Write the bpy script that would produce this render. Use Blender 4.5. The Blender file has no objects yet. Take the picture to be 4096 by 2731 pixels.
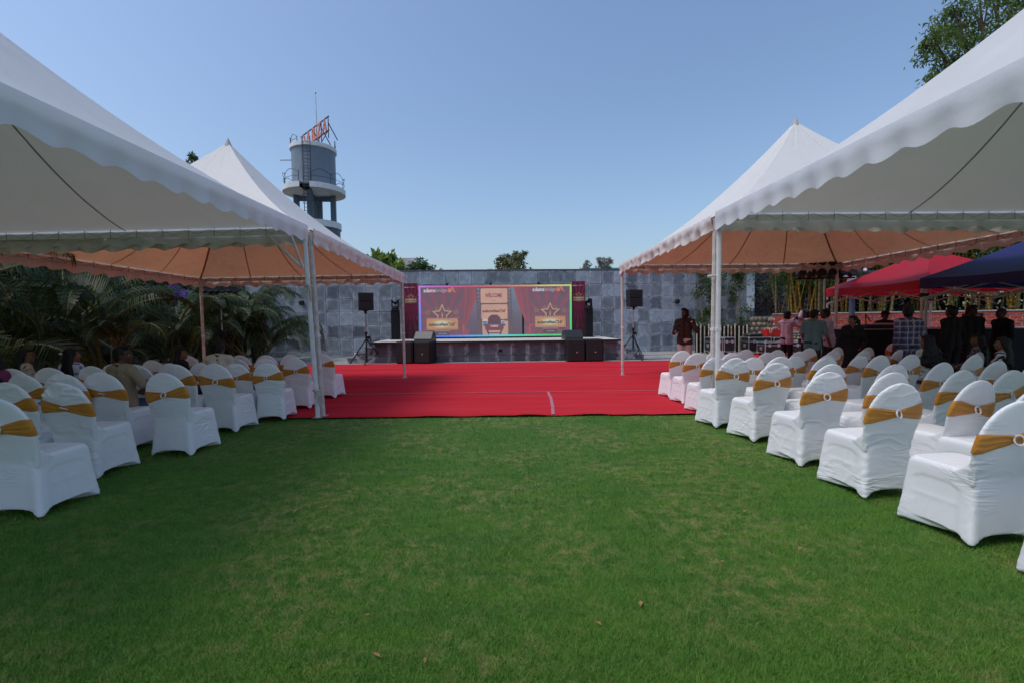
import bpy, bmesh, math, random
import numpy as np
from mathutils import Vector, Matrix, noise as mnoise
PI = math.pi
R = math.radians
random.seed(7)
rng = np.random.default_rng(7)
S = bpy.context.scene
C = S.collection

# ---------------------------------------------------------------- camera, sky, sun, exposure
camd = bpy.data.cameras.new('camera')
camd.sensor_width = 36.0
camd.lens = 16.22
camd.clip_start = 0.05
camd.clip_end = 2000
cam = bpy.data.objects.new('camera', camd)
C.objects.link(cam)
cam.matrix_world = (Matrix.Translation((0, 0, 1.57)) @ Matrix.Rotation(R(90 - 2.65), 4, 'X')
                    @ Matrix.Rotation(-0.0113, 4, 'Z'))
S.camera = cam

SUN_EL, SUN_AZ = 62.0, 248.0          # degrees; azimuth clockwise from +Y (high, behind and to the left)
W = bpy.data.worlds.new('World')
S.world = W
W.use_nodes = True
wn = W.node_tree
for n in list(wn.nodes):
    wn.nodes.remove(n)
sky = wn.nodes.new('ShaderNodeTexSky')
sky.sky_type = 'NISHITA'
sky.sun_disc = False
sky.sun_elevation = R(SUN_EL)
sky.sun_rotation = R(SUN_AZ)
sky.air_density = 1.2
sky.dust_density = 2.7
sky.ozone_density = 4.5
bg = wn.nodes.new('ShaderNodeBackground')
bg.inputs['Strength'].default_value = 0.15
wo = wn.nodes.new('ShaderNodeOutputWorld')
wn.links.new(sky.outputs[0], bg.inputs['Color'])
wn.links.new(bg.outputs[0], wo.inputs['Surface'])

sund = bpy.data.lights.new('sun', 'SUN')
sund.energy = 1.0
sund.angle = R(22)
sund.color = (1.0, 0.96, 0.90)
sun = bpy.data.objects.new('sun', sund)
C.objects.link(sun)
sdir = Vector((math.sin(R(SUN_AZ)) * math.cos(R(SUN_EL)), math.cos(R(SUN_AZ)) * math.cos(R(SUN_EL)), math.sin(R(SUN_EL))))
sun.rotation_euler = sdir.to_track_quat('Z', 'Y').to_euler()
sun.location = (-20, -20, 30)

S.view_settings.view_transform = 'Standard'
S.view_settings.look = 'None'
S.view_settings.gamma = 1.0
S.view_settings.use_curve_mapping = False
S.view_settings.exposure = 0.2
S.render.engine = 'CYCLES'
S.cycles.max_bounces = 8
S.cycles.transparent_max_bounces = 12

# ---------------------------------------------------------------- materials
MATS = {}

def srgb(r, g, b):
    f = lambda c: (c / 255 / 12.92) if c / 255 <= 0.04045 else ((c / 255 + 0.055) / 1.055) ** 2.4
    return (f(r), f(g), f(b))

def new_mat(name):
    m = bpy.data.materials.new(name)
    m.use_nodes = True
    nt = m.node_tree
    return m, nt, nt.nodes['Principled BSDF']

def N(nt, kind, **kw):
    n = nt.nodes.new(kind)
    for k, v in kw.items():
        if k in n.inputs.keys():
            n.inputs[k].default_value = v
        else:
            setattr(n, k, v)
    return n

def L(nt, a, b):
    nt.links.new(a, b)

def ramp(nt, fac, stops):
    r = nt.nodes.new('ShaderNodeValToRGB')
    e = r.color_ramp.elements
    e[0].position, e[0].color = stops[0][0], (*stops[0][1], 1)
    e[1].position, e[1].color = stops[-1][0], (*stops[-1][1], 1)
    for p, c in stops[1:-1]:
        x = e.new(p)
        x.color = (*c, 1)
    L(nt, fac, r.inputs[0])
    return r.outputs[0]

def mixc(nt, fac, a, b, mode='MIX'):
    m = nt.nodes.new('ShaderNodeMix')
    m.data_type = 'RGBA'
    m.blend_type = mode
    for sock, v in ((m.inputs[0], fac), (m.inputs[6], a), (m.inputs[7], b)):
        if hasattr(v, 'is_linked'):
            L(nt, v, sock)
        elif isinstance(v, (tuple, list)):
            sock.default_value = (*v[:3], 1)
        else:
            sock.default_value = v
    return m.outputs[2]

def math_(nt, op, a, b=0.0):
    m = nt.nodes.new('ShaderNodeMath')
    m.operation = op
    for i, v in enumerate((a, b)):
        if hasattr(v, 'is_linked'):
            L(nt, v, m.inputs[i])
        else:
            m.inputs[i].default_value = v
    return m.outputs[0]

def mat(name, col, rough=0.6, var=0.12, scale=6.0, bump=0.0, bscale=40.0, metal=0.0, spec=0.3, rnd=0.0, stretch=None, coat=0.0):
    """plain procedural material: base colour with noise variation, optional bump and per-object random tone"""
    if name in MATS:
        return MATS[name]
    m, nt, p = new_mat(name)
    tc = N(nt, 'ShaderNodeTexCoord')
    vec = tc.outputs['Object']
    if stretch:
        mp = N(nt, 'ShaderNodeMapping')
        mp.inputs['Scale'].default_value = stretch
        L(nt, vec, mp.inputs[0])
        vec = mp.outputs[0]
    oi = N(nt, 'ShaderNodeObjectInfo')
    nz = N(nt, 'ShaderNodeTexNoise', Scale=scale, Detail=5.0, Roughness=0.6)
    nz.noise_dimensions = '4D'
    L(nt, vec, nz.inputs['Vector'])
    L(nt, math_(nt, 'MULTIPLY', oi.outputs['Random'], 37.0), nz.inputs['W'])
    lo = tuple(c * (1 - var) for c in col)
    hi = tuple(min(1, c * (1 + var)) for c in col)
    c = ramp(nt, nz.outputs['Fac'], [(0.3, lo), (0.7, hi)])
    if rnd:
        hs = N(nt, 'ShaderNodeHueSaturation')
        L(nt, c, hs.inputs['Color'])
        L(nt, math_(nt, 'ADD', math_(nt, 'MULTIPLY', oi.outputs['Random'], 2 * rnd), 1 - rnd), hs.inputs['Value'])
        c = hs.outputs[0]
    L(nt, c, p.inputs['Base Color'])
    p.inputs['Roughness'].default_value = rough
    p.inputs['Metallic'].default_value = metal
    p.inputs['Specular IOR Level'].default_value = spec
    p.inputs['Coat Weight'].default_value = coat
    if bump:
        b = N(nt, 'ShaderNodeTexNoise', Scale=bscale, Detail=4.0)
        L(nt, vec, b.inputs['Vector'])
        bp = N(nt, 'ShaderNodeBump', Strength=bump, Distance=0.02)
        L(nt, b.outputs['Fac'], bp.inputs['Height'])
        L(nt, bp.outputs[0], p.inputs['Normal'])
    MATS[name] = m
    return m

def screen_mat(col, k=1.0):
    """lit pixels of the video wall"""
    key = 'screen_%d_%d_%d' % tuple(int(c) for c in col)
    if key in MATS:
        return MATS[key]
    m, nt, p = new_mat(key)
    p.inputs['Base Color'].default_value = (0.10, 0.10, 0.11, 1)
    p.inputs['Roughness'].default_value = 0.45
    tc = N(nt, 'ShaderNodeTexCoord')
    nz = N(nt, 'ShaderNodeTexNoise', Scale=2.2, Detail=3.0)
    L(nt, tc.outputs['Object'], nz.inputs['Vector'])
    c = srgb(*col)
    L(nt, ramp(nt, nz.outputs['Fac'], [(0.3, tuple(x * 0.92 for x in c)), (0.7, tuple(min(1, x * 1.08) for x in c))]), p.inputs['Emission Color'])
    p.inputs['Emission Strength'].default_value = 0.60 * k
    MATS[key] = m
    return m

def print_mat(col, k=1.0):
    return mat('print_%d_%d_%d' % tuple(int(c) for c in col), srgb(*col), rough=0.5, var=0.05, scale=3.0)

# ---------------------------------------------------------------- mesh builder
class MB:
    def __init__(self):
        self.v, self.f, self.m = [], [], []
        self.mi = 0

    def add(self, vs, fs, mi=None):
        o = len(self.v)
        self.v.extend(tuple(v) for v in vs)
        mi = self.mi if mi is None else mi
        for f in fs:
            self.f.append(tuple(i + o for i in f))
            self.m.append(mi)
        return self

    def box(self, c, s, rot=None, mi=None, taper=(1, 1)):
        hx, hy, hz = s[0] / 2, s[1] / 2, s[2] / 2
        vs = [Vector((x * (taper[0] if z > 0 else 1), y * (taper[1] if z > 0 else 1), z)) for z in (-hz, hz) for y in (-hy, hy) for x in (-hx, hx)]
        if rot is not None:
            vs = [rot @ v for v in vs]
        c = Vector(c)
        vs = [v + c for v in vs]
        return self.add(vs, [(0, 2, 3, 1), (4, 5, 7, 6), (0, 1, 5, 4), (2, 6, 7, 3), (0, 4, 6, 2), (1, 3, 7, 5)], mi)

    def bbox(self, c, s, b=0.01, rot=None, mi=None):
        """box with bevelled edges"""
        hx, hy, hz = s[0] / 2, s[1] / 2, s[2] / 2
        b = min(b, hx * .9, hy * .9, hz * .9)
        vs, fs = [], []
        def idx(sx, sy, sz, ax):
            return ((sx > 0) * 4 + (sy > 0) * 2 + (sz > 0)) * 3 + ax
        for sx in (-1, 1):
            for sy in (-1, 1):
                for sz in (-1, 1):
                    vs.append(Vector((sx * hx, sy * (hy - b), sz * (hz - b))))
                    vs.append(Vector((sx * (hx - b), sy * hy, sz * (hz - b))))
                    vs.append(Vector((sx * (hx - b), sy * (hy - b), sz * hz)))
        def face(ids, n):
            a, b2, c2 = vs[ids[0]], vs[ids[1]], vs[ids[2]]
            if (b2 - a).cross(c2 - a).dot(n) < 0:
                ids = ids[::-1]
            fs.append(tuple(ids))
        for s_ in (-1, 1):
            face([idx(s_, -1, -1, 0), idx(s_, 1, -1, 0), idx(s_, 1, 1, 0), idx(s_, -1, 1, 0)], Vector((s_, 0, 0)))
            face([idx(-1, s_, -1, 1), idx(1, s_, -1, 1), idx(1, s_, 1, 1), idx(-1, s_, 1, 1)], Vector((0, s_, 0)))
            face([idx(-1, -1, s_, 2), idx(1, -1, s_, 2), idx(1, 1, s_, 2), idx(-1, 1, s_, 2)], Vector((0, 0, s_)))
        for a in (-1, 1):
            for c2 in (-1, 1):
                face([idx(a, c2, -1, 0), idx(a, c2, 1, 0), idx(a, c2, 1, 1), idx(a, c2, -1, 1)], Vector((a, c2, 0)))
                face([idx(a, -1, c2, 0), idx(a, 1, c2, 0), idx(a, 1, c2, 2), idx(a, -1, c2, 2)], Vector((a, 0, c2)))
                face([idx(-1, a, c2, 1), idx(1, a, c2, 1), idx(1, a, c2, 2), idx(-1, a, c2, 2)], Vector((0, a, c2)))
                for d in (-1, 1):
                    face([idx(a, c2, d, 0), idx(a, c2, d, 1), idx(a, c2, d, 2)], Vector((a, c2, d)))
        if rot is not None:
            vs = [rot @ v for v in vs]
        c = Vector(c)
        return self.add([v + c for v in vs], fs, mi)

    def tube(self, pts, rad, n=8, mi=None, caps=True, squash=None):
        pts = [Vector(p) for p in pts]
        rs = rad if isinstance(rad, (list, tuple)) else [rad] * len(pts)
        vs, fs = [], []
        up = None
        for i, p in enumerate(pts):
            d = (pts[min(i + 1, len(pts) - 1)] - pts[max(i - 1, 0)])
            d = d.normalized() if d.length > 1e-9 else Vector((0, 0, 1))
            if up is None:
                up = Vector((0, 0, 1)) if abs(d.z) < 0.9 else Vector((1, 0, 0))
            a = d.cross(up)
            if a.length < 1e-6:
                a = d.orthogonal()
            a.normalize()
            b = a.cross(d).normalized()
            up = b
            for k in range(n):
                t = 2 * PI * k / n
                vs.append(p + (a * math.cos(t) + b * math.sin(t)) * rs[i])
        for i in range(len(pts) - 1):
            for k in range(n):
                k2 = (k + 1) % n
                fs.append((i * n + k, i * n + k2, (i + 1) * n + k2, (i + 1) * n + k))
        if caps:
            fs.append(tuple(range(n))[::-1])
            fs.append(tuple((len(pts) - 1) * n + k for k in range(n)))
        # orient outward
        self.add(vs, [f[::-1] for f in fs], mi)
        return self

    def lathe(self, prof, c=(0, 0, 0), n=24, mi=None, rot=None, a0=0.0, a1=2 * PI, flip=False):
        """prof = [(r, z)...] revolved about z"""
        c = Vector(c)
        full = abs(a1 - a0 - 2 * PI) < 1e-6
        m = n if full else n + 1
        vs, fs = [], []
        for r, z in prof:
            for k in range(m):
                t = a0 + (a1 - a0) * k / n
                v = Vector((r * math.cos(t), r * math.sin(t), z))
                if rot is not None:
                    v = rot @ v
                vs.append(v + c)
        for i in range(len(prof) - 1):
            for k in range(n):
                k2 = (k + 1) % m
                f = (i * m + k, i * m + k2, (i + 1) * m + k2, (i + 1) * m + k)
                fs.append(f[::-1] if flip else f)
        return self.add(vs, fs, mi)

    def sphere(self, c, r, n=12, mi=None, rot=None):
        r = r if isinstance(r, (tuple, list)) else (r, r, r)
        vs, fs = [], []
        rings = max(4, n // 2)
        for i in range(1, rings):
            ph = PI * i / rings
            for k in range(n):
                t = 2 * PI * k / n
                vs.append(Vector((r[0] * math.sin(ph) * math.cos(t), r[1] * math.sin(ph) * math.sin(t), r[2] * math.cos(ph))))
        for i in range(rings - 2):
            for k in range(n):
                k2 = (k + 1) % n
                fs.append((i * n + k, (i + 1) * n + k, (i + 1) * n + k2, i * n + k2))
        top, bot = len(vs), len(vs) + 1
        vs += [Vector((0, 0, r[2])), Vector((0, 0, -r[2]))]
        for k in range(n):
            k2 = (k + 1) % n
            fs.append((top, k, k2))
            fs.append((bot, (rings - 2) * n + k2, (rings - 2) * n + k))
        if rot is not None:
            vs = [rot @ v for v in vs]
        c = Vector(c)
        return self.add([v + c for v in vs], fs, mi)

    def grid(self, fn, nu, nv, mi=None, flip=False):
        vs = [fn(i / nu, j / nv) for j in range(nv + 1) for i in range(nu + 1)]
        fs = []
        for j in range(nv):
            for i in range(nu):
                a = j * (nu + 1) + i
                f = (a, a + 1, a + nu + 2, a + nu + 1)
                fs.append(f[::-1] if flip else f)
        return self.add(vs, fs, mi)

    def prism(self, poly, y0, y1, mi=None):
        """poly in (x, z), extruded along y"""
        n = len(poly)
        ar = sum(poly[i][0] * poly[(i + 1) % n][1] - poly[(i + 1) % n][0] * poly[i][1] for i in range(n))
        if ar < 0:
            poly = poly[::-1]
        y0, y1 = min(y0, y1), max(y0, y1)
        vs = [(x, y0, z) for x, z in poly] + [(x, y1, z) for x, z in poly]
        fs = [tuple(range(n)), tuple(range(2 * n - 1, n - 1, -1))]
        for i in range(n):
            j = (i + 1) % n
            fs.append((i, i + n, j + n, j))
        return self.add(vs, fs, mi)

    def mesh(self, name, mats, smooth=False):
        me = bpy.data.meshes.new(name)
        me.from_pydata(self.v, [], self.f)
        for m in (mats if isinstance(mats, (list, tuple)) else [mats]):
            me.materials.append(m)
        if self.f:
            me.polygons.foreach_set('material_index', self.m)
            if smooth:
                me.polygons.foreach_set('use_smooth', [True] * len(self.f))
        me.update()
        if smooth and smooth != 'all':
            try:
                me.set_sharp_from_angle(angle=R(40))
            except Exception:
                pass
        return me

    def build(self, name, mats, parent=None, smooth=False, loc=(0, 0, 0), rotz=0.0):
        return link(name, self.mesh(name, mats, smooth), parent, loc, rotz)

def link(name, me, parent=None, loc=(0, 0, 0), rotz=0.0):
    o = bpy.data.objects.new(name, me)
    C.objects.link(o)
    o.location = loc
    o.rotation_euler = (0, 0, rotz)
    if parent is not None:
        o.parent = parent
    return o

def tag(o, label=None, cat=None, group=None, kind=None):
    if label: o['label'] = label
    if cat: o['category'] = cat
    if group: o['group'] = group
    if kind: o['kind'] = kind
    return o

def thing(name, label, cat, loc=(0, 0, 0), rotz=0.0, group=None):
    o = bpy.data.objects.new(name, None)
    o.empty_display_size = 0.2
    C.objects.link(o)
    o.location = loc
    o.rotation_euler = (0, 0, rotz)
    return tag(o, label, cat, group)

def copy_tree(o, parent=None):
    c = o.copy()
    C.objects.link(c)
    c.parent = parent
    for ch in list(KIDS.get(o.name, [])):
        copy_tree(ch, c)
    return c

def remember(o):
    KIDS[o.name] = [x for x in bpy.data.objects if x.parent == o]
    for k in KIDS[o.name]:
        KIDS[k.name] = [x for x in bpy.data.objects if x.parent == k]
KIDS = {}

def fuse(mb, voxel, smooth=4, factor=0.5):
    """union of the closed shapes in mb as one continuous skin; returns (verts Nx3, faces list)"""
    me = mb.mesh('tmp', [])
    o = bpy.data.objects.new('tmp', me)
    C.objects.link(o)
    r = o.modifiers.new('r', 'REMESH')
    r.mode = 'VOXEL'
    r.voxel_size = voxel
    if smooth:
        s = o.modifiers.new('s', 'SMOOTH')
        s.factor = factor
        s.iterations = smooth
    dg = bpy.context.evaluated_depsgraph_get()
    ev = o.evaluated_get(dg)
    m2 = ev.to_mesh()
    co = np.zeros(len(m2.vertices) * 3)
    m2.vertices.foreach_get('co', co)
    no = np.zeros(len(m2.vertices) * 3)
    m2.vertices.foreach_get('normal', no)
    fs = [tuple(p.vertices) for p in m2.polygons]
    ev.to_mesh_clear()
    bpy.data.objects.remove(o)
    bpy.data.meshes.remove(me)
    return co.reshape(-1, 3), fs, no.reshape(-1, 3)

def raw_mesh(name, vs, fs, mats, smooth=True):
    me = bpy.data.meshes.new(name)
    me.from_pydata([tuple(v) for v in vs], [], fs)
    for m in (mats if isinstance(mats, (list, tuple)) else [mats]):
        me.materials.append(m)
    if smooth:
        me.polygons.foreach_set('use_smooth', [True] * len(me.polygons))
    me.update()
    return me

def quads_mesh(name, co, mats, mi=None, k=4):
    """co: (n, k, 3) numpy, n loose polygons of k corners"""
    n = len(co)
    me = bpy.data.meshes.new(name)
    me.vertices.add(n * k)
    me.vertices.foreach_set('co', np.ascontiguousarray(co, dtype=np.float32).reshape(-1))
    me.loops.add(n * k)
    me.loops.foreach_set('vertex_index', np.arange(n * k, dtype=np.int32))
    me.polygons.add(n)
    me.polygons.foreach_set('loop_start', np.arange(0, n * k, k, dtype=np.int32))
    for m in (mats if isinstance(mats, (list, tuple)) else [mats]):
        me.materials.append(m)
    if mi is not None:
        me.polygons.foreach_set('material_index', np.asarray(mi, dtype=np.int32))
    me.update(calc_edges=True)
    return me

def text_shape(s, size=1.0, bold=0.0, sx=1.0):
    """letters as (verts, faces) in the (x, z) plane, baseline at 0, plus the width"""
    cu = bpy.data.curves.new('txt', 'FONT')
    cu.body = s
    cu.size = size
    cu.offset = bold
    cu.resolution_u = 2
    o = bpy.data.objects.new('txt', cu)
    C.objects.link(o)
    dg = bpy.context.evaluated_depsgraph_get()
    ev = o.evaluated_get(dg)
    me = ev.to_mesh()
    vs = [(v.co.x * sx, 0.0, v.co.y) for v in me.vertices]
    fs = []
    for p in me.polygons:
        f = tuple(p.vertices)
        a, b, c = (Vector(vs[i]) for i in f[:3])
        fs.append(f if (b - a).cross(c - a).y < 0 else f[::-1])
    ev.to_mesh_clear()
    bpy.data.objects.remove(o)
    bpy.data.curves.remove(cu)
    w = max((v[0] for v in vs), default=0) if vs else 0
    return vs, fs, w
# ---------------------------------------------------------------- materials of the setting
def grass_material(name, blade):
    m, nt, p = new_mat(name)
    tc = N(nt, 'ShaderNodeTexCoord')
    g = N(nt, 'ShaderNodeNewGeometry')
    pos = g.outputs['Position']
    n1 = N(nt, 'ShaderNodeTexNoise', Scale=0.9, Detail=6.0, Roughness=0.65)
    L(nt, pos, n1.inputs['Vector'])
    n2 = N(nt, 'ShaderNodeTexNoise', Scale=9.0, Detail=5.0, Roughness=0.7)
    L(nt, pos, n2.inputs['Vector'])
    mp = N(nt, 'ShaderNodeMapping')
    mp.inputs['Scale'].default_value = (1.3, 6.0, 1.0)
    L(nt, pos, mp.inputs[0])
    n3 = N(nt, 'ShaderNodeTexNoise', Scale=1.0, Detail=3.0)
    L(nt, mp.outputs[0], n3.inputs['Vector'])
    n4 = N(nt, 'ShaderNodeTexNoise', Scale=120.0, Detail=2.0)
    L(nt, pos, n4.inputs['Vector'])
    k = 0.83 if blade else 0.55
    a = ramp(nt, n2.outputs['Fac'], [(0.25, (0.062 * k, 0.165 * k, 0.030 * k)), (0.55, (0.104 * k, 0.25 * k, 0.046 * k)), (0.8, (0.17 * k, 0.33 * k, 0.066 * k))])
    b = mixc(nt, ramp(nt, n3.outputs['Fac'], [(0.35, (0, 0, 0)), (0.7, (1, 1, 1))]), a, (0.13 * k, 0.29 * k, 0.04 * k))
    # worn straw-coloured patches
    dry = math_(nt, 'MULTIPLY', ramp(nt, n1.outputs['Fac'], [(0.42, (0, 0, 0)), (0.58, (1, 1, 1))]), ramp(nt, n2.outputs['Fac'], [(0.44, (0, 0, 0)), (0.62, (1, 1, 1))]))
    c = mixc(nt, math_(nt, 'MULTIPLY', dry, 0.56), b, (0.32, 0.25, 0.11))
    if blade:
        c = mixc(nt, ramp(nt, n4.outputs['Fac'], [(0.35, (0, 0, 0)), (0.75, (1, 1, 1))]), c, (0.16, 0.32, 0.05))
    L(nt, c, p.inputs['Base Color'])
    p.inputs['Roughness'].default_value = 0.6
    p.inputs['Specular IOR Level'].default_value = 0.1
    bp = N(nt, 'ShaderNodeBump', Strength=0.5, Distance=0.02)
    L(nt, n4.outputs['Fac'], bp.inputs['Height'])
    if not blade:
        L(nt, bp.outputs[0], p.inputs['Normal'])
    return m
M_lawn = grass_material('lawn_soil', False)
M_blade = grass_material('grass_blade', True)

def carpet_material():
    m, nt, p = new_mat('red_carpet')
    g = N(nt, 'ShaderNodeNewGeometry')
    pos = g.outputs['Position']
    mp = N(nt, 'ShaderNodeMapping')
    mp.inputs['Scale'].default_value = (0.35, 2.6, 1.0)
    L(nt, pos, mp.inputs[0])
    n1 = N(nt, 'ShaderNodeTexNoise', Scale=1.0, Detail=6.0, Roughness=0.6)
    L(nt, mp.outputs[0], n1.inputs['Vector'])
    n2 = N(nt, 'ShaderNodeTexNoise', Scale=70.0, Detail=3.0)
    L(nt, pos, n2.inputs['Vector'])
    c = ramp(nt, n1.outputs['Fac'], [(0.3, (0.47, 0.024, 0.036)), (0.55, (0.53, 0.032, 0.046)), (0.75, (0.56, 0.042, 0.056))])
    dust = ramp(nt, n2.outputs['Fac'], [(0.5, (0, 0, 0)), (0.85, (1, 1, 1))])
    c = mixc(nt, math_(nt, 'MULTIPLY', dust, 0.10), c, (0.5, 0.12, 0.12))
    L(nt, c, p.inputs['Base Color'])
    p.inputs['Roughness'].default_value = 0.95
    p.inputs['Specular IOR Level'].default_value = 0.0
    p.inputs['Sheen Weight'].default_value = 0.0
    bp = N(nt, 'ShaderNodeBump', Strength=0.12, Distance=0.03)
    L(nt, n1.outputs['Fac'], bp.inputs['Height'])
    L(nt, bp.outputs[0], p.inputs['Normal'])
    return m
M_carpet = carpet_material()

def slate_material(name, lo, hi, bloom=0.8):
    m, nt, p = new_mat(name)
    tc = N(nt, 'ShaderNodeTexCoord')
    oi = N(nt, 'ShaderNodeObjectInfo')
    off = N(nt, 'ShaderNodeVectorMath', operation='ADD')
    cb = N(nt, 'ShaderNodeCombineXYZ')
    for i, k in enumerate((71.0, 37.0, 113.0)):
        L(nt, math_(nt, 'MULTIPLY', oi.outputs['Random'], k), cb.inputs[i])
    L(nt, tc.outputs['Object'], off.inputs[0])
    L(nt, cb.outputs[0], off.inputs[1])
    vec = off.outputs[0]
    n1 = N(nt, 'ShaderNodeTexNoise', Scale=2.6, Detail=9.0, Roughness=0.62, Distortion=1.4)
    L(nt, vec, n1.inputs['Vector'])
    n2 = N(nt, 'ShaderNodeTexNoise', Scale=5.5, Detail=8.0, Roughness=0.7, Distortion=2.5)
    L(nt, vec, n2.inputs['Vector'])
    base = ramp(nt, n1.outputs['Fac'], [(0.25, lo), (0.75, hi)])
    hs = N(nt, 'ShaderNodeHueSaturation')
    L(nt, base, hs.inputs['Color'])
    r2 = math_(nt, 'FRACT', math_(nt, 'MULTIPLY', oi.outputs['Random'], 91.7))
    L(nt, math_(nt, 'ADD', math_(nt, 'MULTIPLY', r2, 0.80), 0.66), hs.inputs['Value'])
    c = hs.outputs[0]
    # lime bloom along the joints and in patches
    sp = N(nt, 'ShaderNodeSeparateXYZ')
    L(nt, tc.outputs['Object'], sp.inputs[0])
    ed = math_(nt, 'MAXIMUM', math_(nt, 'ABSOLUTE', sp.outputs[0]), math_(nt, 'ABSOLUTE', sp.outputs[2]))
    edge = ramp(nt, ed, [(0.19, (0, 0, 0)), (0.285, (1, 1, 1))])
    ef = math_(nt, 'MULTIPLY', edge, ramp(nt, n1.outputs['Fac'], [(0.36, (0, 0, 0)), (0.66, (1, 1, 1))]))
    r3 = math_(nt, 'FRACT', math_(nt, 'MULTIPLY', oi.outputs['Random'], 23.3))
    pt = math_(nt, 'MULTIPLY', ramp(nt, n2.outputs['Fac'], [(0.60, (0, 0, 0)), (0.68, (1, 1, 1))]), ramp(nt, r3, [(0.62, (0, 0, 0)), (0.9, (1, 1, 1))]))
    wh = math_(nt, 'MINIMUM', math_(nt, 'ADD', math_(nt, 'MULTIPLY', ef, 0.95), math_(nt, 'MULTIPLY', pt, 0.55)), 1.0)
    c = mixc(nt, math_(nt, 'MULTIPLY', wh, bloom), c, (0.58, 0.61, 0.64))
    L(nt, c, p.inputs['Base Color'])
    p.inputs['Roughness'].default_value = 0.55
    p.inputs['Specular IOR Level'].default_value = 0.4
    bp = N(nt, 'ShaderNodeBump', Strength=0.6, Distance=0.015)
    L(nt, n2.outputs['Fac'], bp.inputs['Height'])
    L(nt, bp.outputs[0], p.inputs['Normal'])
    return m
M_slate = slate_material('slate', (0.17, 0.20, 0.228), (0.38, 0.43, 0.47))
M_slate_wet = slate_material('slate_weathered', (0.085, 0.10, 0.118), (0.22, 0.25, 0.28), 0.9)
M_slate_dark = slate_material('slate_dark', (0.045, 0.046, 0.055), (0.13, 0.132, 0.15), 0.9)
M_mortar = mat('mortar', (0.44, 0.46, 0.47), 0.9, 0.15, 4, 0.3)
M_concrete = mat('concrete', (0.30, 0.305, 0.30), 0.85, 0.22, 1.6, 0.35, 30)
M_stage_top = mat('stage_top', (0.58, 0.55, 0.50), 0.7, 0.12, 2.0, 0.1)
M_black_edge = mat('black_edge', (0.02, 0.02, 0.022), 0.5)
M_black = mat('black_paint', (0.014, 0.014, 0.016), 0.55, 0.2, 8, 0.15, 90)
M_blackcloth = mat('black_cloth', (0.010, 0.010, 0.012), 0.9, 0.2, 5, 0.3, 200)
M_metal = mat('grey_metal', (0.42, 0.42, 0.43), 0.35, 0.1, 6, 0.0, metal=0.9)
M_white = mat('white_paint', (0.72, 0.72, 0.72), 0.5, 0.06, 3)
M_red = mat('red_plastic', (0.55, 0.025, 0.02), 0.4, 0.1, 4)

# ---------------------------------------------------------------- ground
g = MB(); g.add([(-900, -900, -0.03), (900, -900, -0.03), (900, 900, -0.03), (-900, 900, -0.03)], [(0, 1, 2, 3)])
tag(g.build('ground', mat('earth', (0.10, 0.10, 0.06), 0.95, 0.3, 0.4, 0.3, 8)), kind='structure')

def lawn_z(x, y):
    return 0.012 * mnoise.noise((x * 0.6, y * 0.6, 3.1)) - 0.006
g = MB()
g.grid(lambda u, v: (-16 + 32 * u, -12 + 26.6 * v, lawn_z(-16 + 32 * u, -12 + 26.6 * v)), 64, 54)
tag(g.build('lawn', M_lawn, smooth=True), kind='structure')
# paved apron in front of the stage and the wall
g = MB()
g.add([(-16, 14.6, 0.004), (16, 14.6, 0.004), (16, 24, 0.004), (-16, 24, 0.004)], [(0, 1, 2, 3)])
tag(g.build('paving', M_concrete), kind='structure')

# grass blades
def blades(n):
    d = rng.random(n)
    ymin, ymax = 1.55, 7.62
    y = 1.0 / (1 / ymin - d * (1 / ymin - 1 / ymax))
    x = (rng.random(n) * 2 - 1) * (0.55 + 1.17 * y)
    ok = (np.abs(x) < 7.5)
    x, y = x[ok], y[ok]
    n = len(x)
    z = np.array([lawn_z(a, b) for a, b in zip(x, y)])
    h = rng.uniform(0.012, 0.027, n) * (0.75 + 0.5 * rng.random(n))
    w = np.maximum(0.0016, 0.00062 * y) * rng.uniform(0.7, 1.3, n)
    a = rng.random(n) * 2 * PI
    t = rng.random(n) * 2 * PI
    lean = h * rng.uniform(0.2, 1.3, n)
    co = np.zeros((n, 3, 3))
    co[:, 0] = np.stack([x - np.cos(a) * w, y - np.sin(a) * w, z - 0.004], 1)
    co[:, 1] = np.stack([x + np.cos(a) * w, y + np.sin(a) * w, z - 0.004], 1)
    co[:, 2] = np.stack([x + np.cos(t) * lean, y + np.sin(t) * lean, z + h], 1)
    return co
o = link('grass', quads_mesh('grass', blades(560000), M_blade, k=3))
tag(o, 'short green mown grass with worn straw patches covering the lawn', 'grass', kind='stuff')

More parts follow.
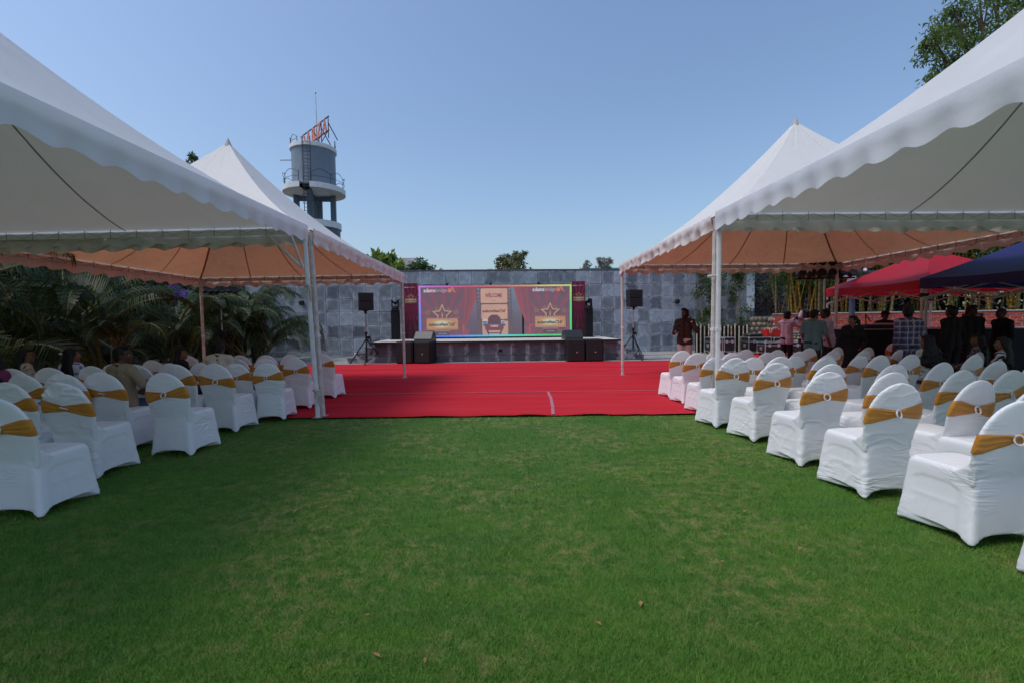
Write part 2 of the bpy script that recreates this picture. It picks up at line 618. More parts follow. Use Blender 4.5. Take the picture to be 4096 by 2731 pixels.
# ---------------------------------------------------------------- red carpet
cp = thing('carpet', 'wide red event carpet laid in strips between lawn and stage', 'carpet', (0, 7.5, 0))
edges = [7.46, 9.88, 12.6, 14.9, 17.0]
def cz(x, y):
    r = mnoise.noise((x * 0.25, y * 2.2, 9.0)) * 0.005 + mnoise.noise((x * 0.8, y * 6.0, 2.0)) * 0.002
    return 0.022 + max(-0.012, r)
for i in range(4):
    y0, y1 = edges[i], edges[i + 1]
    g = MB()
    def fn(u, v, y0=y0, y1=y1, i=i):
        x = -12.8 + 24.4 * u
        a = y0 + 0.012 * x * (i > 0) + ((0.05 * mnoise.noise((x * 0.7, 4.0, i)) + .02 * mnoise.noise((x * 2.6, 4.0, i))) if i == 0 else 0.008 * mnoise.noise((x * 1.3, 4.0, i)))
        b = y1 + 0.012 * x + (0.03 * mnoise.noise((x * 0.9, 7.0, i)) if i == 3 else 0.008 * mnoise.noise((x * 1.3, 4.0, i + 1)))
        y = a + (b - a) * v
        z = cz(x, y)
        if v == 0 and i == 0:
            z = 0.026 + 0.030 * max(-.4, mnoise.noise((x * 1.9, 1.0, 0.0)))
        if v == 1 and i < 3:
            z -= 0.004
        return (x, y - 7.5, z)
    g.grid(fn, 120, 26)
    g.build('carpet_strip', M_carpet, cp, smooth=True)
g = MB()
g.grid(lambda u, v: (9.2 + 4.6 * u, 17.05 - 7.5 + 2.4 * v, 0.016 + 0.006 * mnoise.noise((u * 6, v * 9, 1))), 20, 12)
g.build('carpet_strip', M_carpet, cp, smooth=True)
M_tape = mat('seam_tape', (0.46, 0.32, 0.35), 0.5, 0.15, 3)
for yk, i in ((edges[1], 1), (edges[2], 2)):
    g = MB()
    def fn(u, v, yk=yk, i=i):
        x = -10 + 21 * u
        y = yk + 0.012 * x + 0.008 * mnoise.noise((x * 1.3, 4.0, i)) + (v - 0.5) * 0.020
        return (x, y - 7.5, cz(x, y) + 0.005)
    g.grid(fn, 120, 1)
    g.build('seam_tape', M_tape, cp)
g = MB()
def fn(u, v):
    y = 7.5 + 2.36 * v
    x = 0.66 + 0.10 * v + 0.03 * math.sin(3 * v) + (u - 0.5) * 0.055
    return (x, y - 7.5, cz(x, y) + 0.007)
g.grid(fn, 1, 30)
g.build('seam_tape', mat('clear_tape', (0.50, 0.20, 0.24), 0.25, 0.25, 14, 0.4, 30), cp)

# ---------------------------------------------------------------- slate wall
def wallD(x):
    return 21.2 + 0.03 * x + (0.012 * x * x if x > 0 else 0.0)
wl = thing('slate_wall', 'long wall clad in grey slate tiles behind the stage', 'wall', (0, 21.2, 0))
tile_me = MB().bbox((0, 0, 0), (0.586, 0.05, 0.585), 0.006).mesh('tile', M_slate)
tile_wet = MB().bbox((0, 0, 0), (0.586, 0.05, 0.585), 0.006).mesh('tile', M_slate_wet)
half_me = MB().bbox((0, 0, 0), (0.586, 0.05, 0.258), 0.006).mesh('tile_cut', M_slate)
x = -12.0
TOP = 3.84
backs = []
while x < 11.75:
    y = wallD(x + 0.3)
    ang = math.atan2(wallD(x + 0.6) - wallD(x), 0.6)
    w = 0.6 * math.cos(ang)
    xc = x + w / 2
    backs.append((x, wallD(x) + 0.05))
    if -11.6 < xc < 12:
        for r in range(7):
            zc = TOP - 0.03 - 0.3 - 0.6 * r if r < 6 else 0.125
            t = link('tile', (tile_wet if random.random() < (.05, .08, .15, .35, .45, .45)[r] else tile_me) if r < 6 else half_me, wl, (xc + random.uniform(-.002, .002), y - 21.2 + random.uniform(-.006, .006), zc), ang + random.uniform(-.004, .004))
            t.rotation_euler[0] = random.uniform(-.005, .005)
            if r < 6 and random.random() < .5:
                t.rotation_euler[1] = random.choice((PI / 2, PI, -PI / 2))
    x += w
backs.append((x, wallD(x) + 0.05))
g = MB()
for i in range(len(backs) - 1):
    (xa, ya), (xb, yb) = backs[i], backs[i + 1]
    ya, yb = ya - 21.2, yb - 21.2
    vs = [(xa, ya - .035, 0), (xb, yb - .035, 0), (xb, yb + .3, 0), (xa, ya + .3, 0), (xa, ya - .035, TOP - 0.035), (xb, yb - .035, TOP - 0.035), (xb, yb + .3, TOP - 0.035), (xa, ya + .3, TOP - 0.035)]
    g.add(vs, [(0, 1, 5, 4), (2, 3, 7, 6), (4, 5, 6, 7)])
    if i == len(backs) - 2: g.add(vs, [(1, 2, 6, 5)])
    if i == 0: g.add(vs, [(3, 0, 4, 7)])
g.build('wall_core', M_mortar, wl)
g = MB()
for i in range(len(backs) - 1):
    (xa, ya), (xb, yb) = backs[i], backs[i + 1]
    ya, yb = ya - 21.2, yb - 21.2
    z0, z1 = TOP - 0.033, TOP + 0.03
    vs = [(xa, ya - .09, z0), (xb, yb - .09, z0), (xb, yb + .34, z0), (xa, ya + .34, z0), (xa, ya - .09, z1), (xb, yb - .09, z1), (xb, yb + .34, z1), (xa, ya + .34, z1)]
    g.add(vs, [(0, 1, 5, 4), (2, 3, 7, 6), (4, 5, 6, 7), (3, 2, 1, 0)])
g.build('coping', mat('dark_slate_cap', (0.10, 0.11, 0.13), 0.6, 0.2, 3), wl)
def wall_lamp(x, z, label):
    y = wallD(x) - 0.04
    t = thing('wall_lamp', label, 'lamp', (x, y, z), 0, 'round lamps on the slate wall')
    g = MB(); g.lathe([(0.0, .0), (0.06, 0.0), (0.06, .05), (0.11, .06), (0.12, .12), (.07, .16), (0, .165)], n=16, rot=Matrix.Rotation(R(90), 3, 'X'))
    g.build('lamp_body', M_black, t, smooth=True)
    g = MB(); g.bbox((0, -.1, -.06), (.2, .14, .03), .008); g.build('visor', M_black, t)
wall_lamp(-9.42, 2.45, 'small round black lamp on slate wall beside the palms')
wall_lamp(7.9, 2.36, 'small round black lamp on slate wall beside the sapling')

# ---------------------------------------------------------------- stage
SR = 0.03
st = thing('stage', 'low slate-faced stage with pale top and side steps', 'stage', (-0.5, 17.6, 0), math.atan(SR))
SX0, SX1, SH = -4.75, 4.6, 0.79
g = MB(); g.box(((SX0 + SX1) / 2, 1.75, SH / 2 - 0.03), (SX1 - SX0, 3.4, SH - 0.06)); g.build('stage_core', M_mortar, st)
g = MB(); g.bbox(((SX0 + SX1) / 2, 1.70, SH - 0.035), (SX1 - SX0 + .1, 3.62, 0.07), .008); g.build('stage_top', M_stage_top, st)
g = MB(); g.bbox(((SX0 + SX1) / 2, -.125, SH - 0.034), (SX1 - SX0 + .12, .03, 0.075), .004); g.build('nosing', M_black_edge, st)
st_me = MB().bbox((0, 0, 0), (0.568, 0.05, 0.455), 0.006).mesh('stage_tile', M_slate_dark)
st_lo = MB().bbox((0, 0, 0), (0.568, 0.05, 0.220), 0.006).mesh('stage_tile_low', M_slate_dark)
nt_ = 16
for i in range(nt_):
    xc = SX0 + (i + .5) * (SX1 - SX0) / nt_
    link('tile', st_me, st, (xc, 0.02 + random.uniform(-.004, .004), 0.485), random.uniform(-.004, .004))
    link('tile', st_lo, st, (xc, 0.02 + random.uniform(-.004, .004), 0.125), random.uniform(-.004, .004))
for sx, xs in ((-1, SX0), (1, SX1)):
    for k in range(3):
        w, h = 0.34, SH - 0.2 * (k + 1)
        xc = xs + sx * (w * (k + .5) + 0.002)
        g = MB(); g.bbox((xc, .95, (h - .04) / 2), (w - .006, 1.7, h - .04), .006); g.build('step_riser', M_slate_dark, st)
        g = MB(); g.bbox((xc, .94, h - .02), (w + .02, 1.76, .038), .006); g.build('step_tread', mat('dark_slate_cap', (0.1, 0.11, 0.13)), st)
g = MB(); g.bbox((0.05, -0.012, .42), (.14, .02, .10), .01); g.build('socket_plate', M_black, st)
# ---------------------------------------------------------------- tents
def fabric(name, col, trans_col, tfac, dirt=0.0, dcol=(0.35, 0.22, 0.15)):
    m, nt, p = new_mat(name)
    tc = N(nt, 'ShaderNodeTexCoord')
    n1 = N(nt, 'ShaderNodeTexNoise', Scale=1.1, Detail=7.0, Roughness=0.65, Distortion=0.6)
    L(nt, tc.outputs['Object'], n1.inputs['Vector'])
    n2 = N(nt, 'ShaderNodeTexNoise', Scale=9.0, Detail=6.0, Roughness=0.7)
    L(nt, tc.outputs['Object'], n2.inputs['Vector'])
    c = ramp(nt, n1.outputs['Fac'], [(0.3, tuple(x * .9 for x in col)), (0.7, col)])
    if dirt:
        f = math_(nt, 'MULTIPLY', math_(nt, 'MULTIPLY', ramp(nt, n1.outputs['Fac'], [(0.4, (0, 0, 0)), (0.75, (1, 1, 1))]), ramp(nt, n2.outputs['Fac'], [(0.35, (0, 0, 0)), (0.7, (1, 1, 1))])), dirt)
        c = mixc(nt, f, c, dcol)
    L(nt, c, p.inputs['Base Color'])
    p.inputs['Roughness'].default_value = 0.5
    p.inputs['Specular IOR Level'].default_value = 0.3
    bp = N(nt, 'ShaderNodeBump', Strength=0.25, Distance=0.05)
    L(nt, n1.outputs['Fac'], bp.inputs['Height'])
    L(nt, bp.outputs[0], p.inputs['Normal'])
    tr = N(nt, 'ShaderNodeBsdfTranslucent')
    tr.inputs['Color'].default_value = (*trans_col, 1)
    L(nt, bp.outputs[0], tr.inputs['Normal'])
    mx = N(nt, 'ShaderNodeMixShader')
    mx.inputs[0].default_value = tfac
    L(nt, p.outputs[0], mx.inputs[1])
    L(nt, tr.outputs[0], mx.inputs[2])
    L(nt, mx.outputs[0], nt.nodes['Material Output'].inputs['Surface'])
    return m
M_fab_new = fabric('white_tent_fabric', (0.72, 0.72, 0.71), (0.78, 0.74, 0.66), 0.15)
def fabric_old():
    """aged cloth: weathered white outside, inside grimy, with carpet bounce and sun glow put into its tan-orange"""
    m, nt, p = new_mat('old_tent_fabric')
    tc = N(nt, 'ShaderNodeTexCoord')
    n1 = N(nt, 'ShaderNodeTexNoise', Scale=1.3, Detail=8.0, Roughness=0.68, Distortion=0.7)
    L(nt, tc.outputs['Object'], n1.inputs['Vector'])
    n2 = N(nt, 'ShaderNodeTexNoise', Scale=14.0, Detail=7.0, Roughness=0.72)
    L(nt, tc.outputs['Object'], n2.inputs['Vector'])
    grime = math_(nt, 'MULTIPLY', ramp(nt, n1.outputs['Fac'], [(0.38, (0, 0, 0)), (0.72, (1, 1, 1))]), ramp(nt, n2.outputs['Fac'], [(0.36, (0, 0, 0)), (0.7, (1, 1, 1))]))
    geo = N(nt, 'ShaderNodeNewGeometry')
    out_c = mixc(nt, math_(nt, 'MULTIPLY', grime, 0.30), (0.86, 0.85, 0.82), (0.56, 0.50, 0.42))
    in_c = mixc(nt, math_(nt, 'MULTIPLY', grime, 0.75), (0.54, 0.35, 0.23), (0.24, 0.13, 0.07))  # orange of carpet bounce and transmitted sun put into the inner colour, under grime
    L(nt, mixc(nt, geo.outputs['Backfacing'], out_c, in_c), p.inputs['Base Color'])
    p.inputs['Roughness'].default_value = 0.6
    p.inputs['Specular IOR Level'].default_value = 0.2
    bp = N(nt, 'ShaderNodeBump', Strength=0.25, Distance=0.05)
    L(nt, n1.outputs['Fac'], bp.inputs['Height'])
    L(nt, bp.outputs[0], p.inputs['Normal'])
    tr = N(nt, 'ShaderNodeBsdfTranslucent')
    L(nt, mixc(nt, geo.outputs['Backfacing'], (0.30, 0.29, 0.27), mixc(nt, math_(nt, 'MULTIPLY', grime, 0.6), (0.78, 0.40, 0.21), (0.34, 0.15, 0.07))), tr.inputs['Color'])  # same warm glow put into the transmitted colour, mottled by grime
    mx = N(nt, 'ShaderNodeMixShader')
    mx.inputs[0].default_value = 0.22
    L(nt, p.outputs[0], mx.inputs[1]); L(nt, tr.outputs[0], mx.inputs[2])
    L(nt, mx.outputs[0], nt.nodes['Material Output'].inputs['Surface'])
    return m
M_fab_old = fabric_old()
M_val_new = fabric('white_valance', (0.78, 0.80, 0.83), (0.7, 0.7, 0.72), 0.15)
M_val_old = fabric('old_valance', (0.76, 0.72, 0.68), (0.80, 0.50, 0.34), 0.05, 0.5)
M_pole = mat('white_pole', (0.74, 0.74, 0.76), 0.4, 0.10, 7, 0.05)
M_pole_worn = mat('worn_pole', (0.62, 0.58, 0.54), 0.5, 0.25, 9, 0.1)
M_cord = mat('dark_cord', (0.09, 0.05, 0.035), 0.8)
M_seam = mat('seam_strip', (0.36, 0.19, 0.12), 0.7)
M_seam_new = mat('seam_strip_grey', (0.36, 0.35, 0.33), 0.7)
M_rope = mat('rope', (0.50, 0.46, 0.38), 0.9, 0.2, 30)

def g_of(t):
    return t * (0.55 + 0.45 * t)

def tent(label, cs, peak, fab, val, seam, old, poles, braces=()):
    """cs: four eave corners (x, y, z) in order round the plan"""
    cx, cy = peak[0], peak[1]
    t = thing('marquee_tent', label, 'tent', (cx, cy, 0), 0, 'white pagoda tents over the seating')
    P = [Vector((c[0] - cx, c[1] - cy, c[2])) for c in cs]
    top = Vector((0, 0, peak[2]))
    def pt(i, s, tt):
        a, b = P[i], P[(i + 1) % 4]
        base = a.lerp(b, s)
        q = base.lerp(Vector((0, 0, 0)), tt * 0.992)
        z = base.z + (top.z - base.z) * g_of(tt)
        sag = 0.10 * math.sin(PI * s) * math.sin(PI * min(1, tt * 1.15)) * (1 - tt)
        wr = 0.012 * mnoise.noise((s * 5 + i * 7, tt * 2.2, cx)) + 0.01 * mnoise.noise((s * 17, tt * 3, cy + i))
        return Vector((q.x, q.y, z - sag + wr * math.sin(PI * min(1, tt * 4 + .02) / 1.0 if tt < .25 else PI / 2) * (s * (1 - s) * 4)))
    g = MB()
    for i in range(4):
        g.grid(lambda u, v, i=i: pt(i, u, v), 36, 22)
    g.build('canopy', fab, t, smooth='all')
    # seams and hip rafters under the fabric
    for i in range(4):
        g = MB()
        for s in (0.25, 0.5, 0.75) if old else (0.5,):
            def fn(u, v, i=i, s=s):
                tt = v * 0.93
                q = pt(i, s + (u - 0.5) * 0.0045 / max(0.12, 1 - tt), tt)
                return q - Vector((0, 0, 0.012))
            g.grid(fn, 1, 16)
        g.build('seam', seam, t)
        g = MB()
        g.tube([pt(i, 0, v / 8 * 0.97) - Vector((0, 0, 0.05)) for v in range(9)], 0.022, 6)
        g.build('rafter', M_seam if old else M_pole, t, smooth=True)
    # finial
    g = MB(); g.lathe([(0.16, -0.30), (0.10, -.12), (0.03, 0.06), (0.004, 0.12)], (0, 0, top.z), 14)
    g.build('finial', mat('cap_grey', (0.45, 0.42, 0.38), 0.6), t, smooth=True)
    # valances, beams, lacing
    for i in range(4):
        a, b = P[i], P[(i + 1) % 4]
        d = (b - a); ln = d.length; d = d.normalized()
        nrm = Vector((d.y, -d.x, 0))
        mid = (a + b) / 2
        if nrm.dot(mid - Vector((0, 0, mid.z))) < 0:
            nrm = -nrm
        nsc = max(4, round(ln / 0.40))
        amp = 0.025 if old else 0.012
        def vf(u, v, a=a, b=b, nrm=nrm, nsc=nsc, i=i):
            base = a.lerp(b, u)
            ph = u * nsc
            drop = 0.262 + 0.027 * math.sin(2 * PI * ph)
            drop *= 1 + (0.10 * mnoise.noise((u * 9, i, cx)) if old else 0.03 * mnoise.noise((u * 6, i, cx)))
            off = 0.035 + (0.006 + amp * v) * math.sin(2 * PI * ph + 0.8 * math.sin(u * 13 + i)) * v
            off += (0.05 * mnoise.noise((u * 30, v * 1.4, i + cx)) * v + 0.02 * mnoise.noise((u * 70, v * 3, i))) if old else 0.02 * mnoise.noise((u * 14, v, i + cx)) * v
            bulge = (0.02 if old else 0.008) * math.sin(PI * min(1, v * 1.6))
            return base + nrm * (off + bulge) + Vector((0, 0, 0.02 - drop * v))
        g = MB(); g.grid(vf, nsc * (12 if old else 10), 7)
        g.build('valance', val, t, smooth='all')
        mb_ = MB()
        rot = Matrix(((d.x, -d.y, 0), (d.y, d.x, 0), (0, 0, 1)))
        rz = Vector((1, 0, (b.z - a.z) / ln))
        tilt = math.atan2(b.z - a.z, Vector((d.x, d.y)).length * ln)
        mb_.box(mid - nrm * 0.01 - Vector((0, 0, 0.075)), (ln - .12, 0.055, 0.085), rot @ Matrix.Rotation(-tilt, 3, 'Y'))
        mb_.build('eave_beam', M_pole_worn if old else M_pole, t)
        g = MB()
        npt = nsc * 2
        pts = []
        for k in range(npt + 1):
            u = 0.02 + 0.96 * k / npt
            pts.append(a.lerp(b, u) - nrm * 0.06 - Vector((0, 0, (0.02 if k % 2 else 0.10) + 0.03 * mnoise.noise((k * 1.7, i, 1)))))
        g.tube(pts, 0.0035, 4)
        for k in range(nsc):
            u = (k + .5) / nsc
            q = a.lerp(b, u) - nrm * 0.045
            g.tube([q + Vector((0, 0, 0.01)), q - Vector((0, 0, 0.13))], 0.005, 4)
        lc = g.build('lacing', M_cord if old else M_seam_new, t)
        lc['kind'] = 'stuff'
    for (foot, topi, worn) in poles:
        a = P[topi] - Vector((0, 0, 0.03))
        f = Vector((foot[0] - cx, foot[1] - cy, 0.0))
        inw = Vector((-a.x, -a.y, 0)).normalized() * 0.03
        ax = (a - f).normalized()
        q = ax.to_track_quat('Z', 'Y').to_matrix()
        g = MB()
        lnp = (a - f).length
        mid = (a + f) / 2 + inw
        # extruded aluminium profile: square tube with raised fins
        g.bbox(mid, (0.062, 0.062, lnp), 0.008, q)
        for sx, sy in ((1, 0), (-1, 0), (0, 1), (0, -1)):
            g.box(mid + q @ Vector((sx * .033, sy * .033, 0)), (0.020 if sx == 0 else 0.006, 0.020 if sy == 0 else 0.006, lnp - .02), q)
        p = g.build('pole', M_pole_worn if worn else M_pole, t)
        g = MB(); g.bbox(f + inw + Vector((0, 0, .006 + .016)), (.14, .14, .012), .003)
        g.build('foot_plate', M_metal, p)
        g = MB(); g.bbox(f.lerp(a, 0.44) + inw, (.074, .074, .05), .004, q); g.build('sleeve', M_pole, p)
    for (i, j) in braces:
        a = P[i] - Vector((0, 0, 0.03)); b = P[j]
        inw = Vector((-a.x, -a.y, 0)).normalized() * 0.05
        d = (b - a); d.z = 0; d.normalize()
        g = MB(); g.tube([a + inw - Vector((0, 0, 0.62)) + d * 0.04, a + inw * .4 + d * 0.62 - Vector((0, 0, 0.06))], 0.024, 6)
        g.build('brace', M_pole, t)
    return t

tent('near white marquee tent over the left chairs with clean grey underside',
     [(-3.29, 7.48, 3.10), (-9.0, 7.40, 3.02), (-9.0, 1.5, 3.03), (-3.12, 1.5, 3.03)], (-6.05, 4.4, 5.36), M_fab_new, M_val_new, M_seam_new, False,
     [((-3.17, 7.52), 0, False), ((-9.0, 7.4), 1, False)], ((0, 1), (0, 3)))
tent('near white marquee tent over the right chairs with clean grey underside',
     [(3.20, 7.22, 3.18), (3.14, 1.3, 3.08), (9.1, 1.3, 3.08), (9.1, 7.18, 3.14)], (6.12, 4.25, 5.52), M_fab_new, M_val_new, M_seam_new, False,
     [((3.20, 7.24), 0, False), ((9.1, 7.2), 3, False)], ())
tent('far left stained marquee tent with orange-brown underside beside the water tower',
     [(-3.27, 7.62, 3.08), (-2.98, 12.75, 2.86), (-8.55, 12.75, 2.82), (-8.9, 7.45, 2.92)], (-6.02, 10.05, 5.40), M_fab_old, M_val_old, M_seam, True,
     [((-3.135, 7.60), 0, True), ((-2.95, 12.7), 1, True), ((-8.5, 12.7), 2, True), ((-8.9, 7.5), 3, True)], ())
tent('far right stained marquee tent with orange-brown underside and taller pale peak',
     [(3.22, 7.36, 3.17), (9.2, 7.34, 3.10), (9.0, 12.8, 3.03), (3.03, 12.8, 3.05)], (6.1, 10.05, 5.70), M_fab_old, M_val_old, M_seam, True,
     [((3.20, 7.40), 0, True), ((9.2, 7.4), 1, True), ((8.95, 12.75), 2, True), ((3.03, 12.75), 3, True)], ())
# cloth ties knotted round the near poles
def tie(x, y, z, label):
    t = thing('cloth_tie', label, 'tie', (x, y, z), 0, 'cloth ties on the tent poles')
    g = MB(); g.lathe([(.060, -.02), (.070, -.008), (.066, .012), (.058, .02)], n=14); g.build('loop', M_rope, t, smooth=True)
    g = MB(); g.sphere((.02, -.075, 0), (.035, .02, .026), 8)
    g.tube([(.02, -.075, 0), (.07, -.078, -.07), (.06, -.075, -.17), (.075, -.075, -.26)], [.014, .02, .018, .008], 6)
    g.tube([(.02, -.075, 0), (-.01, -.078, -.06), (.01, -.075, -.13)], [.012, .016, .006], 6)
    g.build('knot', M_rope, t, smooth=True)
tie(3.16, 7.30, 2.22, 'pale cloth strip knotted high round the right tent pole')
tie(-3.27, 7.46, 2.15, 'cloth strip knotted high round the leaning left tent pole')
tie(-3.18, 7.46, 0.47, 'string knotted low round the leaning left tent pole')

# ---------------------------------------------------------------- pop-up gazebos
M_gz_red = fabric('red_gazebo_cloth', (0.50, 0.018, 0.035), (0.75, 0.03, 0.06), 0.3)
M_gz_blue = fabric('navy_gazebo_cloth', (0.022, 0.028, 0.13), (0.02, 0.03, 0.2), 0.12)
def gazebo(label, x0, x1, y0, y1, z, pk, cloth):
    cx, cy = (x0 + x1) / 2, (y0 + y1) / 2
    t = thing('pop_up_gazebo', label, 'gazebo', (cx, cy, 0), 0, 'pop-up gazebos by the brick wall')
    hx, hy = (x1 - x0) / 2, (y1 - y0) / 2
    P = [Vector((-hx, -hy, z)), Vector((hx, -hy, z)), Vector((hx, hy, z)), Vector((-hx, hy, z))]
    g = MB()
    for i in range(4):
        def fn(u, v, i=i):
            a, b = P[i], P[(i + 1) % 4]
            base = a.lerp(b, u)
            k = 0.93 * v
            q = base.lerp(Vector((0, 0, 0)), k)
            zz = z + (pk - z) * (k ** 1.0 * 0.86 + 0.14 * k * k) - 0.10 * math.sin(PI * u) * (1 - v) * math.sin(PI * (v + .1) / 1.2) - .05 * math.sin(PI * u) * (1 - v)
            return Vector((q.x, q.y, zz))
        g.grid(fn, 20, 14)
    g.add([P[i].lerp(Vector((0, 0, z)), 0.93) + Vector((0, 0, (pk - z) * .92)) for i in range(4)] + [(0, 0, pk)], [(0, 1, 4), (1, 2, 4), (2, 3, 4), (3, 0, 4)])
    g.build('canopy', cloth, t, smooth='all')
    for i in range(4):
        a, b = P[i], P[(i + 1) % 4]
        d = (b - a).normalized(); nrm = Vector((d.y, -d.x, 0))
        def vf(u, v, a=a, b=b, nrm=nrm):
            q = a.lerp(b, u)
            return q + nrm * (0.012 + 0.006 * math.sin(u * 40) * v) + Vector((0, 0, 0.0 - 0.05 * math.sin(PI * u) * (1 - v) - 0.22 * v))
        g = MB(); g.grid(vf, 24, 4); g.build('valance', cloth, t, smooth='all')
        # scissor truss under the edge
        g = MB()
        zt, zb = z - 0.10, z - 0.42
        for k in range(2):
            p0, p1 = a.lerp(b, k / 2 + .015), a.lerp(b, k / 2 + .485)
            for s_, (za, zc) in ((.0, (zt, zb)), (.02, (zb, zt))):
                g.tube([Vector((p0.x, p0.y, za)) - nrm * (0.03 + s_), Vector((p1.x, p1.y, zc)) - nrm * (0.03 + s_)], 0.014, 4)
        for u in (.015, .25, .5, .75, .985):
            q = a.lerp(b, u)
            g.bbox(Vector((q.x, q.y, zb if u in (.5,) else (zt + zb) / 2 if u in (.25, .75) else zb)) - nrm * .04, (.06, .06, .07), .01)
        g.build('truss', mat('gazebo_metal', (0.55, 0.5, 0.5), 0.4, .1, 4), t)
        g = MB(); g.bbox(Vector((a.x * .985, a.y * .985, (z - .02) / 2 + .01)), (.045, .045, z - .04), .006)
        lg = g.build('leg', mat('gazebo_metal', (0.55, 0.5, 0.5)), t)
        g = MB(); g.bbox(Vector((a.x * .985, a.y * .985, z - .36)), (.075, .075, .09), .01); g.build('slider', M_black, lg)
    return t
gazebo('bright red pop-up gazebo beside the bamboo', 9.05, 12.05, 10.1, 13.3, 2.36, 3.22, M_gz_red)
gazebo('dark navy pop-up gazebo at the right edge', 8.78, 11.9, 6.9, 9.95, 2.36, 3.30, M_gz_blue)
# ---------------------------------------------------------------- banquet chairs
def cloth_white():
    m, nt, p = new_mat('white_chair_cover')
    tc = N(nt, 'ShaderNodeTexCoord')
    oi = N(nt, 'ShaderNodeObjectInfo')
    off = N(nt, 'ShaderNodeVectorMath', operation='ADD')
    cb = N(nt, 'ShaderNodeCombineXYZ')
    for i, k in enumerate((31.0, 57.0, 13.0)):
        L(nt, math_(nt, 'MULTIPLY', oi.outputs['Random'], k), cb.inputs[i])
    L(nt, tc.outputs['Object'], off.inputs[0]); L(nt, cb.outputs[0], off.inputs[1])
    mp = N(nt, 'ShaderNodeMapping')
    mp.inputs['Scale'].default_value = (3.0, 3.0, 13.0)
    mp.inputs['Rotation'].default_value = (0.15, 0.25, 0.0)
    L(nt, off.outputs[0], mp.inputs[0])
    nr = N(nt, 'ShaderNodeTexNoise', Scale=1.0, Detail=2.0, Distortion=1.2)
    L(nt, mp.outputs[0], nr.inputs['Vector'])
    rid = math_(nt, 'POWER', math_(nt, 'SUBTRACT', 1.0, math_(nt, 'MULTIPLY', math_(nt, 'ABSOLUTE', math_(nt, 'SUBTRACT', nr.outputs['Fac'], 0.5)), 4.0)), 2.0)
    nm = N(nt, 'ShaderNodeTexNoise', Scale=2.6, Detail=1.0)
    L(nt, off.outputs[0], nm.inputs['Vector'])
    crs = math_(nt, 'MULTIPLY', rid, ramp(nt, nm.outputs['Fac'], [(0.48, (0, 0, 0)), (0.66, (1, 1, 1))]))
    n2 = N(nt, 'ShaderNodeTexNoise', Scale=3.0, Detail=4.0)
    L(nt, off.outputs[0], n2.inputs['Vector'])
    c = ramp(nt, n2.outputs['Fac'], [(0.3, (0.84, 0.845, 0.865)), (0.7, (0.90, 0.905, 0.92))])
    L(nt, c, p.inputs['Base Color'])
    p.inputs['Roughness'].default_value = 0.55
    p.inputs['Specular IOR Level'].default_value = 0.25
    p.inputs['Sheen Weight'].default_value = 0.15
    bp = N(nt, 'ShaderNodeBump', Strength=0.30, Distance=0.02)
    L(nt, crs, bp.inputs['Height'])
    L(nt, bp.outputs[0], p.inputs['Normal'])
    return m
M_cover = cloth_white()
def cloth_sash():
    m, nt, p = new_mat('orange_sash')
    tc = N(nt, 'ShaderNodeTexCoord')
    oi = N(nt, 'ShaderNodeObjectInfo')
    n2 = N(nt, 'ShaderNodeTexNoise', Scale=12.0, Detail=4.0)
    L(nt, tc.outputs['Object'], n2.inputs['Vector'])
    c = ramp(nt, n2.outputs['Fac'], [(0.3, (0.52, 0.20, 0.018)), (0.7, (0.63, 0.26, 0.026))])
    L(nt, c, p.inputs['Base Color'])
    p.inputs['Roughness'].default_value = 0.5
    p.inputs['Sheen Weight'].default_value = 0.2
    return m
M_sash = cloth_sash()
M_ring = mat('white_ring', (0.72, 0.72, 0.74), 0.3, 0.05, 30, 0.3, 200)

RECL = 0.20                                   # backward lean of the back, dy per dz
BY = -0.205                                   # y of the back's centre line at seat height
def back_w(z):
    if z < 0.62: return 0.208 + 0.036 * (z - 0.40) / 0.22
    k = min(1.0, (z - 0.62) / 0.318)
    return 0.244 * max(0.0, 1 - k ** 2.35) ** 0.5
def back_t(z):
    if z < 0.62: return 0.025
    k = min(1.0, (z - 0.62) / 0.318)
    return 0.025 * (0.45 + 0.55 * (1 - k ** 4))
def back_y(z):
    return BY - RECL * max(0, z - 0.42) - 0.05 * max(0, z - 0.42) ** 2
def sq_ring(a, b, n, t):
    c, s = math.cos(t), math.sin(t)
    return (a * math.copysign(abs(c) ** (2 / n), c), b * math.copysign(abs(s) ** (2 / n), s))

def crease(p):
    """thin raised folds with flat cloth between them"""
    v = 1 - abs(mnoise.noise(p)) * 2.6
    return max(0.0, v) ** 2 - 0.25

